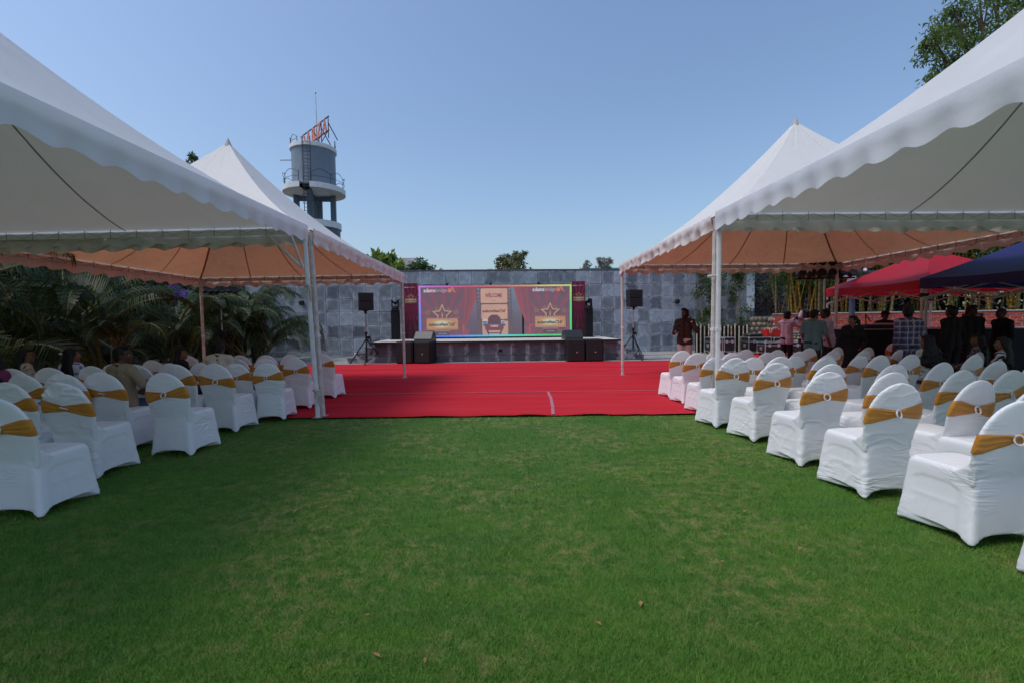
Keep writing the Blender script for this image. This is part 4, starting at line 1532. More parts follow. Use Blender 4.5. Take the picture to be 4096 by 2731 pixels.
def mover(x, y, z, yaw, label):
    t = thing('moving_head_light', label, 'stage light', (x, y, z), yaw, 'moving head lights on black columns')
    g = MB(); g.bbox((0, 0, .05), (.30, .24, .10), .02); g.build('base', M_black, t)
    g = MB()
    for s_ in (-1, 1): g.bbox((s_ * .135, 0, .27), (.05, .14, .34), .02)
    g.bbox((0, 0, .125), (.30, .14, .04), .012); g.build('yoke', M_black, t)
    g = MB(); rt = Matrix.Rotation(R(68), 3, 'X') @ Matrix.Rotation(R(0), 3, 'Y')
    g.lathe([(0, -.17), (.08, -.16), (.105, -.06), (.105, .06), (.10, .12), (.095, .16)], (0, 0, .36), 16, rot=rt)
    h = g.build('head', M_black, t, smooth=True)
    g = MB(); g.lathe([(.094, .158), (.06, .168), (0, .172)], (0, 0, .36), 16, rot=rt); g.build('lens', M_glass, h, smooth=True)
def column(x, y, z, h, label):
    t = thing('light_column', label, 'column', (x, y, z), ROT, 'black columns carrying moving heads')
    g = MB(); g.bbox((0, 0, .015), (.42, .42, .03), .006); g.build('base_plate', M_black, t)
    g = MB(); g.bbox((0, 0, h / 2), (.32, .32, h - .07), .012); g.build('cover', M_blackcloth, t)
    g = MB(); g.bbox((0, 0, h - .015), (.36, .36, .03), .006); g.build('top_plate', M_black, t)
column(-4.97, 19.75, 0.79, 1.26, 'black cloth covered column at the left end of the stage')
column(3.34, 20.05, 0.79, 1.22, 'black cloth covered column at the right end of the stage')
mover(-4.97, 19.75, 2.05, R(10), 'black moving head light on the left column')
mover(3.34, 20.05, 2.01, R(-50), 'black moving head light on the right column')

def wedge(x, y, z, yaw, label):
    t = thing('floor_monitor', label, 'speaker', (x, y, z), yaw, 'wedge monitors on the stage edge')
    pr = [(-.24, .0), (.20, .0), (.26, .09), (.06, .36), (-.10, .36), (-.24, .18)]   # (y, z) side profile, face slopes to the audience side
    g = MB()
    n = len(pr)
    vs = [(-.36, -y_, z_) for y_, z_ in pr] + [(.36, -y_, z_) for y_, z_ in pr]
    g.add(vs, [tuple(range(n)), tuple(range(2 * n - 1, n - 1, -1))] + [(i, i + n, (i + 1) % n + n, (i + 1) % n) for i in range(n)])
    g.build('cabinet', mat('monitor_black', (0.026, 0.028, 0.032), 0.42, 0.15, 10, 0.15, 160, spec=.5), t)
    for s_ in (-1, 1):
        g = MB(); g.bbox((s_ * .362, .02, .22), (.012, .16, .06), .01); g.build('handle', M_black, t)
wedge(-3.38, 17.95, .795, R(-14), 'black wedge monitor on the stage edge above the left subwoofers')
wedge(2.36, 18.05, .795, R(12), 'black wedge monitor on the stage edge above the right subwoofers')

def sub(x, y, yaw, label):
    t = thing('subwoofer', label, 'speaker', (x, y, .012), yaw, 'subwoofers in front of the stage')
    g = MB(); g.bbox((0, 0, .42), (.64, .66, .80), .02); g.build('cabinet', M_box, t)
    g = MB()
    for sx, sy in ((-.25, -.25), (.25, -.25), (-.25, .25), (.25, .25)): g.bbox((sx, sy, .012), (.06, .06, .024), .006)
    g.build('feet', M_black, t)
    g = MB()
    g.bbox((0, -.338, .33), (.56, .03, .56), .012)
    g.bbox((0, -.334, .705), (.56, .02, .16), .008)
    g.build('grille', M_grill, t)
    for s_ in (-1, 1):
        g = MB(); g.bbox((s_ * .322, 0, .55), (.012, .20, .10), .02); g.build('handle', M_black, t)
    badge(t, .02, -.356, .36, .055)
sub(-3.90, 17.20, R(-10), 'outer left black subwoofer of the pair left of the stage')
sub(-3.22, 17.12, R(-12), 'inner left black subwoofer of the pair left of the stage, beside bare tiles')
sub(2.34, 17.22, R(4), 'inner right black subwoofer of the pair right of the stage, beside bare tiles')
sub(3.02, 17.24, R(3), 'outer right black subwoofer of the pair right of the stage')

def tripod(x, y, hz, label, worn):
    t = thing('speaker_stand', label, 'stand', (x, y, 0.006), R(25), 'tripod speaker stands')
    g = MB(); g.tube([(0, 0, .05), (0, 0, hz * .60)], .032, 10); g.build('lower_pole', M_black, t, smooth=True)
    g = MB(); g.tube([(0, 0, hz * .58), (0, 0, hz)], .022, 10); g.build('upper_pole', mat('worn_red_pole', (.42, .26, .24), .5, .3, 20) if worn else M_metal, t, smooth=True)
    g = MB(); g.lathe([(.05, -.05), (.055, 0), (.05, .05)], (0, 0, hz * .58), 12); g.bbox((.09, 0, hz * .50), (.14, .06, .10), .02); g.bbox((.15, 0, hz * .46), (.03, .03, .16), .01)
    g.build('clamp', M_black, t, smooth=True)
    g = MB(); g.lathe([(.06, -.05), (.065, 0), (.06, .05)], (0, 0, .86), 12); g.build('collar', M_black, t, smooth=True)
    for k in range(3):
        a = 2 * PI * k / 3 + .3
        d = Vector((math.cos(a), math.sin(a), 0))
        g = MB(); g.tube([Vector((0, 0, .86)) + d * .05, d * .72 + Vector((0, 0, .02))], .02, 6); lg = g.build('leg', M_black, t)
        g = MB(); g.tube([Vector((0, 0, .12)) + d * .03, d * .45 + Vector((0, 0, .36))], .013, 6); g.build('strut', M_black, t)
        g = MB(); g.sphere(d * .72 + Vector((0, 0, .022)), .03, 8); g.build('rubber_foot', M_black, lg)
def pa(x, y, z, yaw, label):
    t = thing('loudspeaker', label, 'speaker', (x, y, z), yaw, 'loudspeakers on tripod stands')
    for k in range(2):
        g = MB()
        zc = .16 + .325 * k
        pr = [(-.27, -.21), (.27, -.21), (.20, .24), (-.20, .24)]
        vs = [(a, b, zc - .158) for a, b in pr] + [(a, b, zc + .158) for a, b in pr]
        g.add(vs, [(3, 2, 1, 0), (4, 5, 6, 7), (0, 1, 5, 4), (1, 2, 6, 5), (2, 3, 7, 6), (3, 0, 4, 7)])
        b = g.build('cabinet', M_box, t)
        g = MB(); g.bbox((0, -.222, zc), (.50, .022, .29), .01); g.build('grille', M_grill, b)
        g = MB(); vs, fs, w = text_shape('JBL', .045, .001)
        g.bbox((-.02, -.236, zc), (.07, .005, .05), .001); g.build('badge', M_black, b)
        g = MB()
        for q in range(6): g.box((.262, -.12 + .0 * q, zc - .11 + q * .044), (.03, .14, .018), Matrix.Rotation(-.15, 3, 'Z'))
        g.build('fins', M_black, b)
    g = MB(); g.lathe([(.05, -.12), (.05, 0)], (0, 0, 0), 10); g.bbox((0, 0, -.01), (.2, .2, .02), .004); g.build('pole_mount', M_black, t)
tripod(-5.42, 17.15, 1.95, 'black tripod speaker stand left of the stage steps', False)
pa(-5.42, 17.15, 1.98, R(24), 'black twin-box loudspeaker on the left tripod')
tripod(4.72, 17.95, 2.0, 'black tripod speaker stand right of the stage steps', True)
pa(4.74, 17.95, 2.03, R(14), 'black twin-box loudspeaker on the right tripod')

# white junction box and cables at the left steps
t = thing('junction_box', 'small white box standing on the left stage step', 'box', (-6.10, 18.3, .195), .1)
g = MB(); g.bbox((0, 0, .07), (.30, .2, .14), .015); g.build('box_body', M_white, t)
g = MB(); g.bbox((0, 0, .145), (.31, .21, .02), .006); g.build('lid', M_white, t)
def cable(pts, r, m, label):
    g = MB()
    P = [Vector(p) for p in pts]
    out = []
    for a, b in zip(P, P[1:]):
        for k in range(8):
            f = k / 8
            q = a.lerp(b, f)
            q.x += .05 * mnoise.noise((q.x * 2, q.y * 2, 5)); q.y += .10 * mnoise.noise((q.x * 1.5, q.y * 2, 8))
            out.append(q)
    out.append(P[-1])
    g.tube(out, r, 5)
    tag(g.build('cable', m, smooth=True), label, 'cable', 'cables on the paving')
M_cable = mat('black_cable', (.012, .012, .013), .5)
cable([(-9.6, 19.9, .016), (-7.5, 20.4, .016), (-6.3, 19.3, .016), (-5.6, 17.6, .016)], .012, M_cable, 'black cable along the foot of the slate wall to the left stand')
cable([(-5.4, 17.4, .03), (-4.6, 17.3, .03), (-4.3, 17.25, .03)], .012, M_cable, 'black cable from the left stand to the subwoofers')
cable([(3.6, 17.45, .03), (4.6, 17.65, .016), (6.0, 17.9, .016), (9.0, 18.3, .016)], .012, M_cable, 'black cable on the paving right of the stage')
cable([(5.3, 19.6, .016), (7.5, 20.3, .016), (10.5, 19.9, .016), (12.3, 18.8, .016)], .010, mat('orange_cable', (.55, .25, .05), .5), 'orange cable across the paving by the flight cases')
# ---------------------------------------------------------------- water tower
M_tank = mat('tank_grey', (0.20, 0.245, 0.30), 0.5, 0.12, 0.8, 0.08, 4)
M_tank_col = mat('column_grey', (0.10, 0.13, 0.165), 0.55, 0.12, 0.8)
M_rim = mat('rim_white', (0.76, 0.76, 0.76), 0.6, 0.08, 2)
M_soffit = mat('soffit_grey', (0.45, 0.47, 0.48), 0.7, 0.1, 2)
M_rail = mat('rail_dark', (0.05, 0.055, 0.07), 0.5)
M_letter = mat('letter_orange', (0.62, 0.19, 0.13), 0.5, 0.1, 3)
tw = thing('water_tower', 'grey water tower with white rims, ladder and roof sign behind the wall', 'water tower', (-15.05, 36, -.70))
tw.scale = (.87, .87, 1.0)
g = MB(); g.lathe([(2.05, .70), (2.05, 9.35)], n=40); g.build('base_drum', M_tank_col, tw, smooth=True)
g = MB(); g.lathe([(2.05, 9.36), (2.16, 9.38), (2.16, 9.85), (0, 9.9)], n=40); g.build('base_rim', M_rim, tw, smooth=True)
for k in range(4):
    a = R(278 + 90 * k)
    g = MB(); g.bbox((1.55 * math.cos(a), 1.55 * math.sin(a), 10.55), (.42, .42, 2.9), .02, Matrix.Rotation(a, 3, 'Z')); g.build('column', M_tank_col, tw)
    g = MB(); g.box((.8 * math.cos(a), .8 * math.sin(a), 11.72), (1.5, .26, .34), Matrix.Rotation(a, 3, 'Z')); g.build('beam', M_tank_col, tw)
g = MB(); g.tube([(0, -.1, 9.2), (0, -.1, 11.9)], .20, 12)
for q in (-.35, .35): g.tube([(q, .1, 9.2), (q, .1, 11.9)], .05, 6)
g.build('riser_pipe', M_tank_col, tw, smooth=True)
GAP0, GAP1 = R(266), R(284)           # opening in the gallery for the ladder
g = MB(); g.lathe([(0.0, 11.86), (2.30, 12.02), (2.58, 12.06), (2.58, 12.44), (2.50, 12.47), (1.7, 12.47)], n=60, a0=GAP1, a1=GAP0 + 2 * PI)
g.build('gallery', M_rim, tw, smooth=True)
g = MB(); g.lathe([(1.82, 12.45), (1.80, 12.6), (1.80, 15.25)], n=48); g.build('tank', M_tank, tw, smooth=True)
g = MB(); g.lathe([(1.80, 15.2), (1.92, 15.24), (1.92, 15.52), (1.82, 15.56), (0, 15.75)], n=48); g.build('tank_rim', M_rim, tw, smooth=True)
def railing(r, z, h, a0, a1, n, hoop):
    g = MB()
    for k in range(n + 1):
        a = a0 + (a1 - a0) * k / n
        p = Vector((r * math.cos(a), r * math.sin(a), z))
        g.tube([p, p + Vector((0, 0, h))], .026, 6)
    for zz in (h * .55,) + (() if hoop else (h,)):
        g.tube([(r * math.cos(a0 + (a1 - a0) * k / 40), r * math.sin(a0 + (a1 - a0) * k / 40), z + zz) for k in range(41)], .016, 6)
    if hoop:
        for k in range(n):
            pts = []
            for q in range(9):
                a = a0 + (a1 - a0) * (k + q / 8) / n
                pts.append((r * math.cos(a), r * math.sin(a), z + h - .12 + .30 * math.sin(PI * q / 8)))
            g.tube(pts, .020, 6)
    g.build('railing', M_rail, tw)
railing(2.50, 12.45, .78, R(286), R(264) + 2 * PI, 9, True)
railing(1.85, 15.5, .42, R(190), R(250), 2, True)
railing(1.85, 15.5, .6, R(362), R(395), 1, False)
ld = MB()
la = R(279)
lx, ly = 1.98 * math.cos(la) , 1.98 * math.sin(la) - .18
ux, uy = -math.sin(la), math.cos(la)
for s_ in (-1, 1):
    ld.tube([(lx + ux * s_ * .30, ly + uy * s_ * .30, 9.2), (lx + ux * s_ * .30, ly + uy * s_ * .30, 15.75)], .03, 6)
for k in range(25):
    z = 9.4 + k * .25
    ld.tube([(lx - ux * .30, ly - uy * .30, z), (lx + ux * .30, ly + uy * .30, z)], .018, 5)
ld.build('ladder', M_rail, tw)
ld = MB()
for k in range(8):
    z = 10.9 + k * .62
    ld.tube([(lx + ux * .34 * math.cos(t) , ly - .50 * math.sin(t), z) for t in [PI * q / 10 for q in range(11)]], .014, 5)
for t in (PI * .25, PI * .5, PI * .75):
    ld.tube([(lx + ux * .34 * math.cos(t), ly - .50 * math.sin(t), 10.9), (lx + ux * .34 * math.cos(t), ly - .50 * math.sin(t), 15.24)], .010, 5)
ld.build('ladder_cage', M_rail, tw)
g = MB(); g.tube([(-1.75, 0, 14.72), (-2.95, 0, 14.72)], .07, 8); g.build('overflow_pipe', M_rim, tw)
# roof sign: letters on a raised steel frame, set diagonally over the roof
SA = math.atan2(-2.76, 3.54)
sg = Matrix.Rotation(SA, 3, 'Z')
p0 = Vector((-1.70, 1.40, 15.58))
def sp(u, v, w=0.0): return p0 + sg @ Vector((u, w, v + .11 * u))
LN = 4.49
LH = 1.0
fr = MB()
for v in (.35, .35 + LH): fr.tube([sp(-.1, v, .06), sp(LN + .1, v, .06)], .05, 6)
for k in range(5):
    u = LN * k / 4
    fr.tube([sp(u, -.2, .06), sp(u, .35 + LH, .06)], .04, 6)
    fr.tube([sp(u, .9, .06), sp(u, -.15, .9)], .04, 6)
    if k < 4: fr.tube([sp(u, -.15, .06), sp(u + LN / 4, .4, .06)], .035, 6)
fr.build('sign_frame', M_rail, tw)
for k, ch in enumerate('DARZA'):
    vs, fs, w = text_shape(ch, LH * 1.38, .03)
    sxk = .68 / w
    P0, P1 = [], []
    for v in vs:
        P0.append(sp(.06 + LN * k / 5 + v[0] * sxk, .37 + v[2], -.02)); P1.append(sp(.06 + LN * k / 5 + v[0] * sxk, .37 + v[2], .05))
    g = MB(); g.add(P0, fs); g.add(P1, [f[::-1] for f in fs])
    # sides from the outline edges
    ec = {}
    for f in fs:
        for a, b in zip(f, f[1:] + f[:1]):
            ec[(a, b)] = ec.get((a, b), 0) + 1
    nn = len(P0)
    g.add(P0 + P1, [(a, a + nn, b + nn, b) for (a, b) in ec if (b, a) not in ec])
    # serifs
    for uu in (.05, .62):
        if ch in 'AR' or uu == 0:
            g.box(sp(.06 + LN * k / 5 + uu, .39, .015), (.20, .07, .05), sg)
    g.build('letter', M_letter, tw)
g = MB(); g.tube([(.25, .2, 15.7), (.25, .2, 18.9), (.25, .2, 19.75)], [.07, .05, .03], 8); g.sphere((.25, .2, 19.8), .10, 8)
for dx in (-.9, .8): g.tube([(.25, .2, 18.1), (.25 + dx, .2 + .4, 15.7)], .008, 4)
g.build('mast', M_white, tw)

# ---------------------------------------------------------------- vegetation helpers
def leaf_mat(name, lo, hi, trans=0.25):
    m, nt, p = new_mat(name)
    g = N(nt, 'ShaderNodeNewGeometry')
    oi = N(nt, 'ShaderNodeObjectInfo')
    n1 = N(nt, 'ShaderNodeTexNoise', Scale=1.4, Detail=4.0)
    L(nt, g.outputs['Position'], n1.inputs['Vector'])
    c = ramp(nt, math_(nt, 'ADD', math_(nt, 'MULTIPLY', g.outputs['Random Per Island'], .55), math_(nt, 'MULTIPLY', n1.outputs['Fac'], .5)), [(0.2, lo), (0.85, hi)])
    L(nt, c, p.inputs['Base Color'])
    p.inputs['Roughness'].default_value = 0.45
    p.inputs['Specular IOR Level'].default_value = 0.35
    tr = N(nt, 'ShaderNodeBsdfTranslucent')
    L(nt, mixc(nt, 0.4, c, (hi[0] * 1.6, hi[1] * 1.5, hi[2])), tr.inputs['Color'])
    mx = N(nt, 'ShaderNodeMixShader'); mx.inputs[0].default_value = trans
    L(nt, p.outputs[0], mx.inputs[1]); L(nt, tr.outputs[0], mx.inputs[2])
    L(nt, mx.outputs[0], nt.nodes['Material Output'].inputs['Surface'])
    return m
M_bark = mat('bark', (0.13, 0.095, 0.065), 0.9, 0.3, 12, 0.5, 30)
M_bark_pale = mat('bark_pale', (0.28, 0.22, 0.16), 0.9, 0.3, 12, 0.4, 30)
ML_dark = leaf_mat('leaf_dark', (0.012, 0.035, 0.010), (0.05, 0.10, 0.025))
ML_dome = leaf_mat('leaf_dome', (0.03, 0.075, 0.03), (0.10, 0.18, 0.06))
ML_mid = leaf_mat('leaf_mid', (0.025, 0.06, 0.012), (0.09, 0.15, 0.035))
ML_top = leaf_mat('leaf_top', (0.045, 0.10, 0.025), (0.17, 0.24, 0.06), .35)
ML_olive = leaf_mat('leaf_olive', (0.07, 0.09, 0.035), (0.22, 0.21, 0.09))
ML_grey = leaf_mat('leaf_grey', (0.17, 0.18, 0.16), (0.42, 0.42, 0.40))
ML_yel = leaf_mat('leaf_papaya', (0.10, 0.19, 0.03), (0.30, 0.38, 0.09))
ML_palm = leaf_mat('palm_leaf', (0.009, 0.030, 0.008), (0.045, 0.085, 0.019), 0.12)
ML_shade = leaf_mat('shade_leaf', (0.007, 0.018, 0.006), (0.028, 0.052, 0.014), 0.08)  # deep green darkened further: the planting's shade is put into the leaf colour
ML_bam = leaf_mat('bamboo_leaf', (0.02, 0.05, 0.012), (0.09, 0.14, 0.03), 0.25)
ML_bur = leaf_mat('burgundy_leaf', (0.02, 0.010, 0.014), (0.05, 0.02, 0.028))

def leaf_quads(cent, dirs, ln, wd):
    """diamond leaves at cent along dirs (n,3); ln, wd arrays"""
    n = len(cent)
    dirs = dirs / np.linalg.norm(dirs, axis=1, keepdims=True)
    ref = rng.normal(size=(n, 3))
    sd = np.cross(dirs, ref); sd /= np.linalg.norm(sd, axis=1, keepdims=True)
    co = np.zeros((n, 4, 3))
    co[:, 0] = cent
    co[:, 1] = cent + dirs * (ln * .45)[:, None] + sd * (wd / 2)[:, None]
    co[:, 2] = cent + dirs * ln[:, None]
    co[:, 3] = cent + dirs * (ln * .45)[:, None] - sd * (wd / 2)[:, None]
    return co

def blob_tree(name, label, cat, loc, th, clumps, nleaf, lsize, lm, trunk_r=.12, bark=None, group=None, droop=0.3, slim=.38):
    """trunk, limbs to each clump, and leaves spread in clumps (x, y, z, radius)"""
    t = thing(name, label, cat, loc, 0, group)
    g = MB()
    k = max(1, len(clumps))
    g.tube([(0, 0, 0), (.03, .02, th * .5), (0, 0, th)], [trunk_r, trunk_r * .8, trunk_r * .6], 8)
    for (x, y, z, r_) in clumps:
        g.tube([(0, 0, th * .82), (x * .45, y * .45, th + (z - th) * .45), (x, y, z)], [trunk_r * .5, trunk_r * .3, trunk_r * .1], 6)
        for q in range(3):
            d = rng.normal(size=3); d /= np.linalg.norm(d)
            g.tube([(x * .7, y * .7, th + (z - th) * .7), (x + d[0] * r_ * .8, y + d[1] * r_ * .8, z + d[2] * r_ * .8)], [trunk_r * .15, .006], 5)
    g.build('trunk', bark or M_bark, t, smooth=True)
    tot = sum(c[3] ** 2 for c in clumps)
    cs = []
    for (x, y, z, r_) in clumps:
        n = int(nleaf * r_ ** 2 / tot)
        # sub-clumps make light and dark tufts with gaps
        ns = max(5, n // 38)
        sub = rng.normal(size=(ns, 3)); sub /= np.linalg.norm(sub, axis=1, keepdims=True)
        sub *= (rng.random((ns, 1)) ** .45) * r_ * np.array([1, 1, .85])
        idx = rng.integers(0, ns, n)
        p = sub[idx] + rng.normal(size=(n, 3)) * r_ * .16
        cs.append(p + np.array([x, y, z]))
    p = np.concatenate(cs)
    n = len(p)
    d = rng.normal(size=(n, 3)); d[:, 2] -= droop
    ln = lsize * rng.uniform(.6, 1.3, n)
    link('crown', quads_mesh('crown', leaf_quads(p, d, ln, ln * slim), lm), t)
    return t

def rand_clumps(n, rad, z0, z1, r0, r1, sq=1.0):
    out = []
    for k in range(n):
        a = random.random() * 2 * PI
        f = (k + .5) / n
        z = z0 + (z1 - z0) * f
        w = rad * math.sin(PI * min(.95, .2 + .75 * f)) 
        q = w * random.random() ** .5
        out.append((q * math.cos(a), q * math.sin(a) * sq, z, random.uniform(r0, r1)))
    return out

# ---------------------------------------------------------------- trees beyond the wall
GT = 'trees beyond the slate wall'
blob_tree('papaya_tree', 'yellow-green broad-leaved tree above the wall beside the left tent', 'tree', (-7.35, 27.5, 0), 3.9,
          [(0, 0, 5.2, .6), (.55, 0, 4.9, .5), (-.6, .1, 5.0, .5), (.9, 0, 4.5, .45), (-.3, -.2, 4.5, .5), (-.5, .3, 5.6, .3)], 1500, .34, ML_yel, .12, group=GT, slim=.6)
blob_tree('round_tree', 'dense dark green rounded tree above the wall beside the grey roof', 'tree', (-5.2, 26.5, 0), 3.2,
          [(0, 0, 4.45, .65), (-.45, 0, 4.25, .55), (.5, 0, 4.2, .55), (.1, -.2, 4.75, .4), (.85, 0, 3.9, .4), (-.8, 0, 3.8, .45)], 2600, .22, ML_dome, .12, group=GT)
blob_tree('small_round_tree', 'low dark green domed tree peeping over the wall', 'tree', (-4.0, 26.5, 0), 3.0,
          [(0, 0, 4.0, .42), (-.4, 0, 3.9, .36), (.42, 0, 3.9, .36)], 1300, .2, ML_dome, .09, group=GT)
blob_tree('spreading_tree', 'olive green open-crowned tree standing over the middle of the wall', 'tree', (0.0, 27, 0), 2.8,
          [(-.1, 0, 4.4, .8), (.45, 0, 5.0, .5), (.55, .1, 5.35, .35), (-.45, 0, 4.8, .45), (-.3, .1, 5.15, .25), (.9, 0, 4.2, .5), (-.9, 0, 4.2, .45), (.1, -.2, 3.9, .7), (1.25, 0, 4.1, .25), (-1.2, 0, 4.35, .2)], 4200, .2, ML_olive, .13, group=GT, droop=.7)
blob_tree('grey_tree', 'silvery grey small tree on the left of two above the wall', 'tree', (4.45, 28, 0), 3.2,
          [(0, 0, 4.5, .33), (.1, 0, 4.85, .25), (-.45, 0, 4.15, .3), (.4, 0, 4.1, .3)], 1300, .17, ML_grey, .07, group=GT)
blob_tree('grey_tree', 'silvery grey taller tree on the right of two above the wall', 'tree', (5.55, 28, 0), 3.2,
          [(0, 0, 4.7, .42), (.2, 0, 5.05, .3), (-.25, 0, 5.1, .25), (-.35, 0, 4.4, .35), (.35, 0, 4.3, .35)], 1700, .17, ML_grey, .07, group=GT)
blob_tree('low_bush', 'low green bush tops just above the wall near the right tent', 'bush', (6.9, 28, 0), 2.9,
          [(-.3, 0, 3.9, .35), (.4, 0, 4.0, .35), (1.0, 0, 3.9, .3)], 900, .2, ML_mid, .06, group=GT)
blob_tree('tall_tree', 'tall leafy tree top showing behind the left tent peak', 'tree', (-20.2, 30, 0), 9.0,
          [(0, 0, 11.4, .6), (-.2, 0, 12.0, .45), (.35, 0, 10.8, .7), (-.9, 0, 11.3, .3), (.9, 0, 10.2, .9), (-.4, 0, 10.2, .9), (0, 0, 9.2, 1.2)], 2600, .3, ML_mid, .22, group=GT)
blob_tree('tall_tree', 'dark tree top beside the water tower behind the left tent', 'tree', (-16.6, 31, 0), 8.0,
          [(0, 0, 10.2, .55), (.3, 0, 9.7, .6), (-.3, 0, 9.3, .8), (0, 0, 8.4, 1.1)], 1800, .3, ML_dark, .2, group=GT)
blob_tree('tall_tree', 'big leafy tree rising over the right tent at the top corner', 'tree', (21.6, 21, 0), 9.0,
          [(-2.4, 0, 13.2, 1.0), (-1.2, .5, 14.6, 1.3), (.6, 0, 15.6, 1.5), (2.0, 0, 16.2, 1.3), (-2.6, 0, 11.6, .8), (-1.6, 0, 12.4, 1.2), (0, 0, 13.4, 1.6), (-2.9, 0, 14.0, .5), (1.6, 0, 13.6, 1.8), (3.2, 0, 14.8, 1.5), (-1.0, 0, 11.0, 1.2), (1, 0, 11.4, 1.6), (-2.0, 0, 15.2, .6), (-.9, 0, 16.1, .6), (0.2, .2, 16.9, .7)], 19000, .21, ML_top, .3, group=GT, droop=.9, slim=.34)
# house and shed beyond the wall
hs = thing('house', 'house with a grey shingle roof showing over the wall', 'house', (-10.0, 33, 0))
g = MB(); g.box((0, 2, 1.9), (5.4, 4, 3.8)); g.build('wall', mat('house_wall', (.5, .48, .45), .8), hs)
rf = MB(); vs = [(-3, -.4, 3.7), (3, -.4, 3.7), (3, 2, 6.3), (-3, 2, 6.3), (3, 4.4, 3.7), (-3, 4.4, 3.7)]
rf.add(vs, [(0, 1, 2, 3), (3, 2, 4, 5), (0, 3, 5), (1, 4, 2), (0, 5, 4, 1)])
ro = rf.build('roof', mat('roof_underlay', (.16, .14, .15), .8), hs)
M_shingle = mat('shingle', (.30, .27, .28), .85, .2, 3, .3, 20, rnd=.35)
shm = MB().bbox((0, 0, 0), (.29, .26, .03), .006).mesh('shingle', M_shingle)
sl = math.atan2(2.6, 2.4)
for r_ in range(6, 15):
    for k in range(13):
        d = r_ * .235
        o = link('shingle', shm, ro, (-1.0 + .30 * k + (.15 if r_ % 2 else 0), -.4 + d * math.cos(sl), 3.7 + d * math.sin(sl) + .03))
        o.rotation_euler = (sl - .06, 0, 0)
sd = thing('shed', 'low shed with a thin teal roof edge beyond the wall', 'shed', (6.3, 32, 0))
g = MB(); g.box((0, 1, 2.3), (3.4, 2, 4.6)); g.build('wall', mat('shed_wall', (.45, .5, .5), .8), sd)
g = MB(); vs = [(-2.4, -.3, 4.55), (-1.5, -.3, 4.95), (2.3, -.3, 4.95), (2.3, 2.3, 5.0), (-1.5, 2.3, 5.0), (-2.4, 2.3, 4.6)]
g.add(vs + [(a, b, c + .09) for a, b, c in vs], [(0, 1, 4, 5), (1, 2, 3, 4), (11, 10, 7, 6), (10, 9, 8, 7), (0, 6, 7, 1), (1, 7, 8, 2), (0, 5, 11, 6)])
g.build('roof', mat('teal_roof', (.10, .33, .31), .5), sd)

# ---------------------------------------------------------------- saplings in front of the slate wall
def sapling(x, y, label, h, stems, seed):
    random.seed(seed)
    t = thing('sapling', label, 'tree', (x, y, 0), 0, 'saplings against the slate wall')
    g = MB(); pts = []
    for sx in stems:
        top = Vector((sx * 2.0, .05, h * .93))
        path = [Vector((sx, 0, 0)), Vector((sx * 1.1 + .04, 0, h * .4)), Vector((sx * 1.5 - .05, 0, h * .7)), top]
        g.tube(path, [.035, .03, .022, .01], 6)
        for k in range(11):
            f = random.uniform(.12, 1.0)
            z = h * f
            a = random.random() * 2 * PI
            r_ = random.uniform(.25, .60)
            b = Vector((sx * (1 + f), 0, z)); e = b + Vector((math.cos(a) * r_, math.sin(a) * r_ * .45, random.uniform(.1, .45)))
            g.tube([b, (b + e) / 2 + Vector((0, 0, -.03)), e], [.012, .009, .004], 5)
            for q in range(85):
                u = random.random() ** .6
                p = b.lerp(e, u)
                pts.append((p.x + random.gauss(0, .09), p.y + random.gauss(0, .07), p.z + random.gauss(0, .09)))
    g.build('trunk', M_bark_pale, t, smooth=True)
    p = np.array(pts); n = len(p)
    d = rng.normal(size=(n, 3)); d[:, 2] += .6
    ln = .15 * rng.uniform(.6, 1.2, n)
    link('crown', quads_mesh('crown', leaf_quads(p, d, ln, ln * .36), ML_mid), t)
sapling(9.05, 21.3, 'tall leafy sapling against the slate wall behind the man on the phone', 4.3, (-.28, .0, .3), 4)
sapling(10.75, 21.9, 'thin-trunked sapling against the slate wall right of the tent pole', 4.4, (-.10, .05), 9)
random.seed(21)

# ---------------------------------------------------------------- palms on the left
def frond_mesh(seed, ln, droop):
    rr = random.Random(seed)
    mb = MB()
    n = 16
    path = []
    for k in range(n + 1):
        f = k / n
        a = R(64) - droop * f * f * 1.0 - .25 * f
        if k == 0: p = Vector((0, 0, 0))
        else: p = path[-1] + Vector((0, math.cos(a), math.sin(a))) * ln / n
        path.append(p)
    mb.tube(path, [.022 * (1 - .85 * k / n) + .003 for k in range(n + 1)], 5, mi=1)
    m = 50
    for k in range(m):
        f = .16 + .84 * k / m
        i = min(int(f * n), n - 1)
        b = path[i].lerp(path[i + 1], f * n - i)
        tg = (path[i + 1] - path[i]).normalized()
        L_ = ln * .30 * math.sin(PI * min(.97, .18 + .80 * f)) * rr.uniform(.85, 1.1)
        for s_ in (-1, 1):
            d = (Vector((s_, 0, 0)) * .80 + tg * .75 + Vector((0, 0, .22))).normalized()
            wv = tg * .0100 * (ln / 1.8)
            mid = b + d * L_ * .55
            tip = b + d * L_ * .92 + Vector((0, 0, -.42 * L_ - rr.uniform(0, .16)))
            mb.add([b - wv * .6, b + wv * .6, mid + wv, tip, mid - wv], [(0, 1, 2, 4), (4, 2, 3)], 0)
    return mb.mesh('frond', [ML_palm, mat('palm_rachis', (0.16, 0.17, 0.05), .5)])
FR = [frond_mesh(1, 2.0, 1.7), frond_mesh(2, 1.7, 2.2), frond_mesh(3, 2.3, 1.4)]
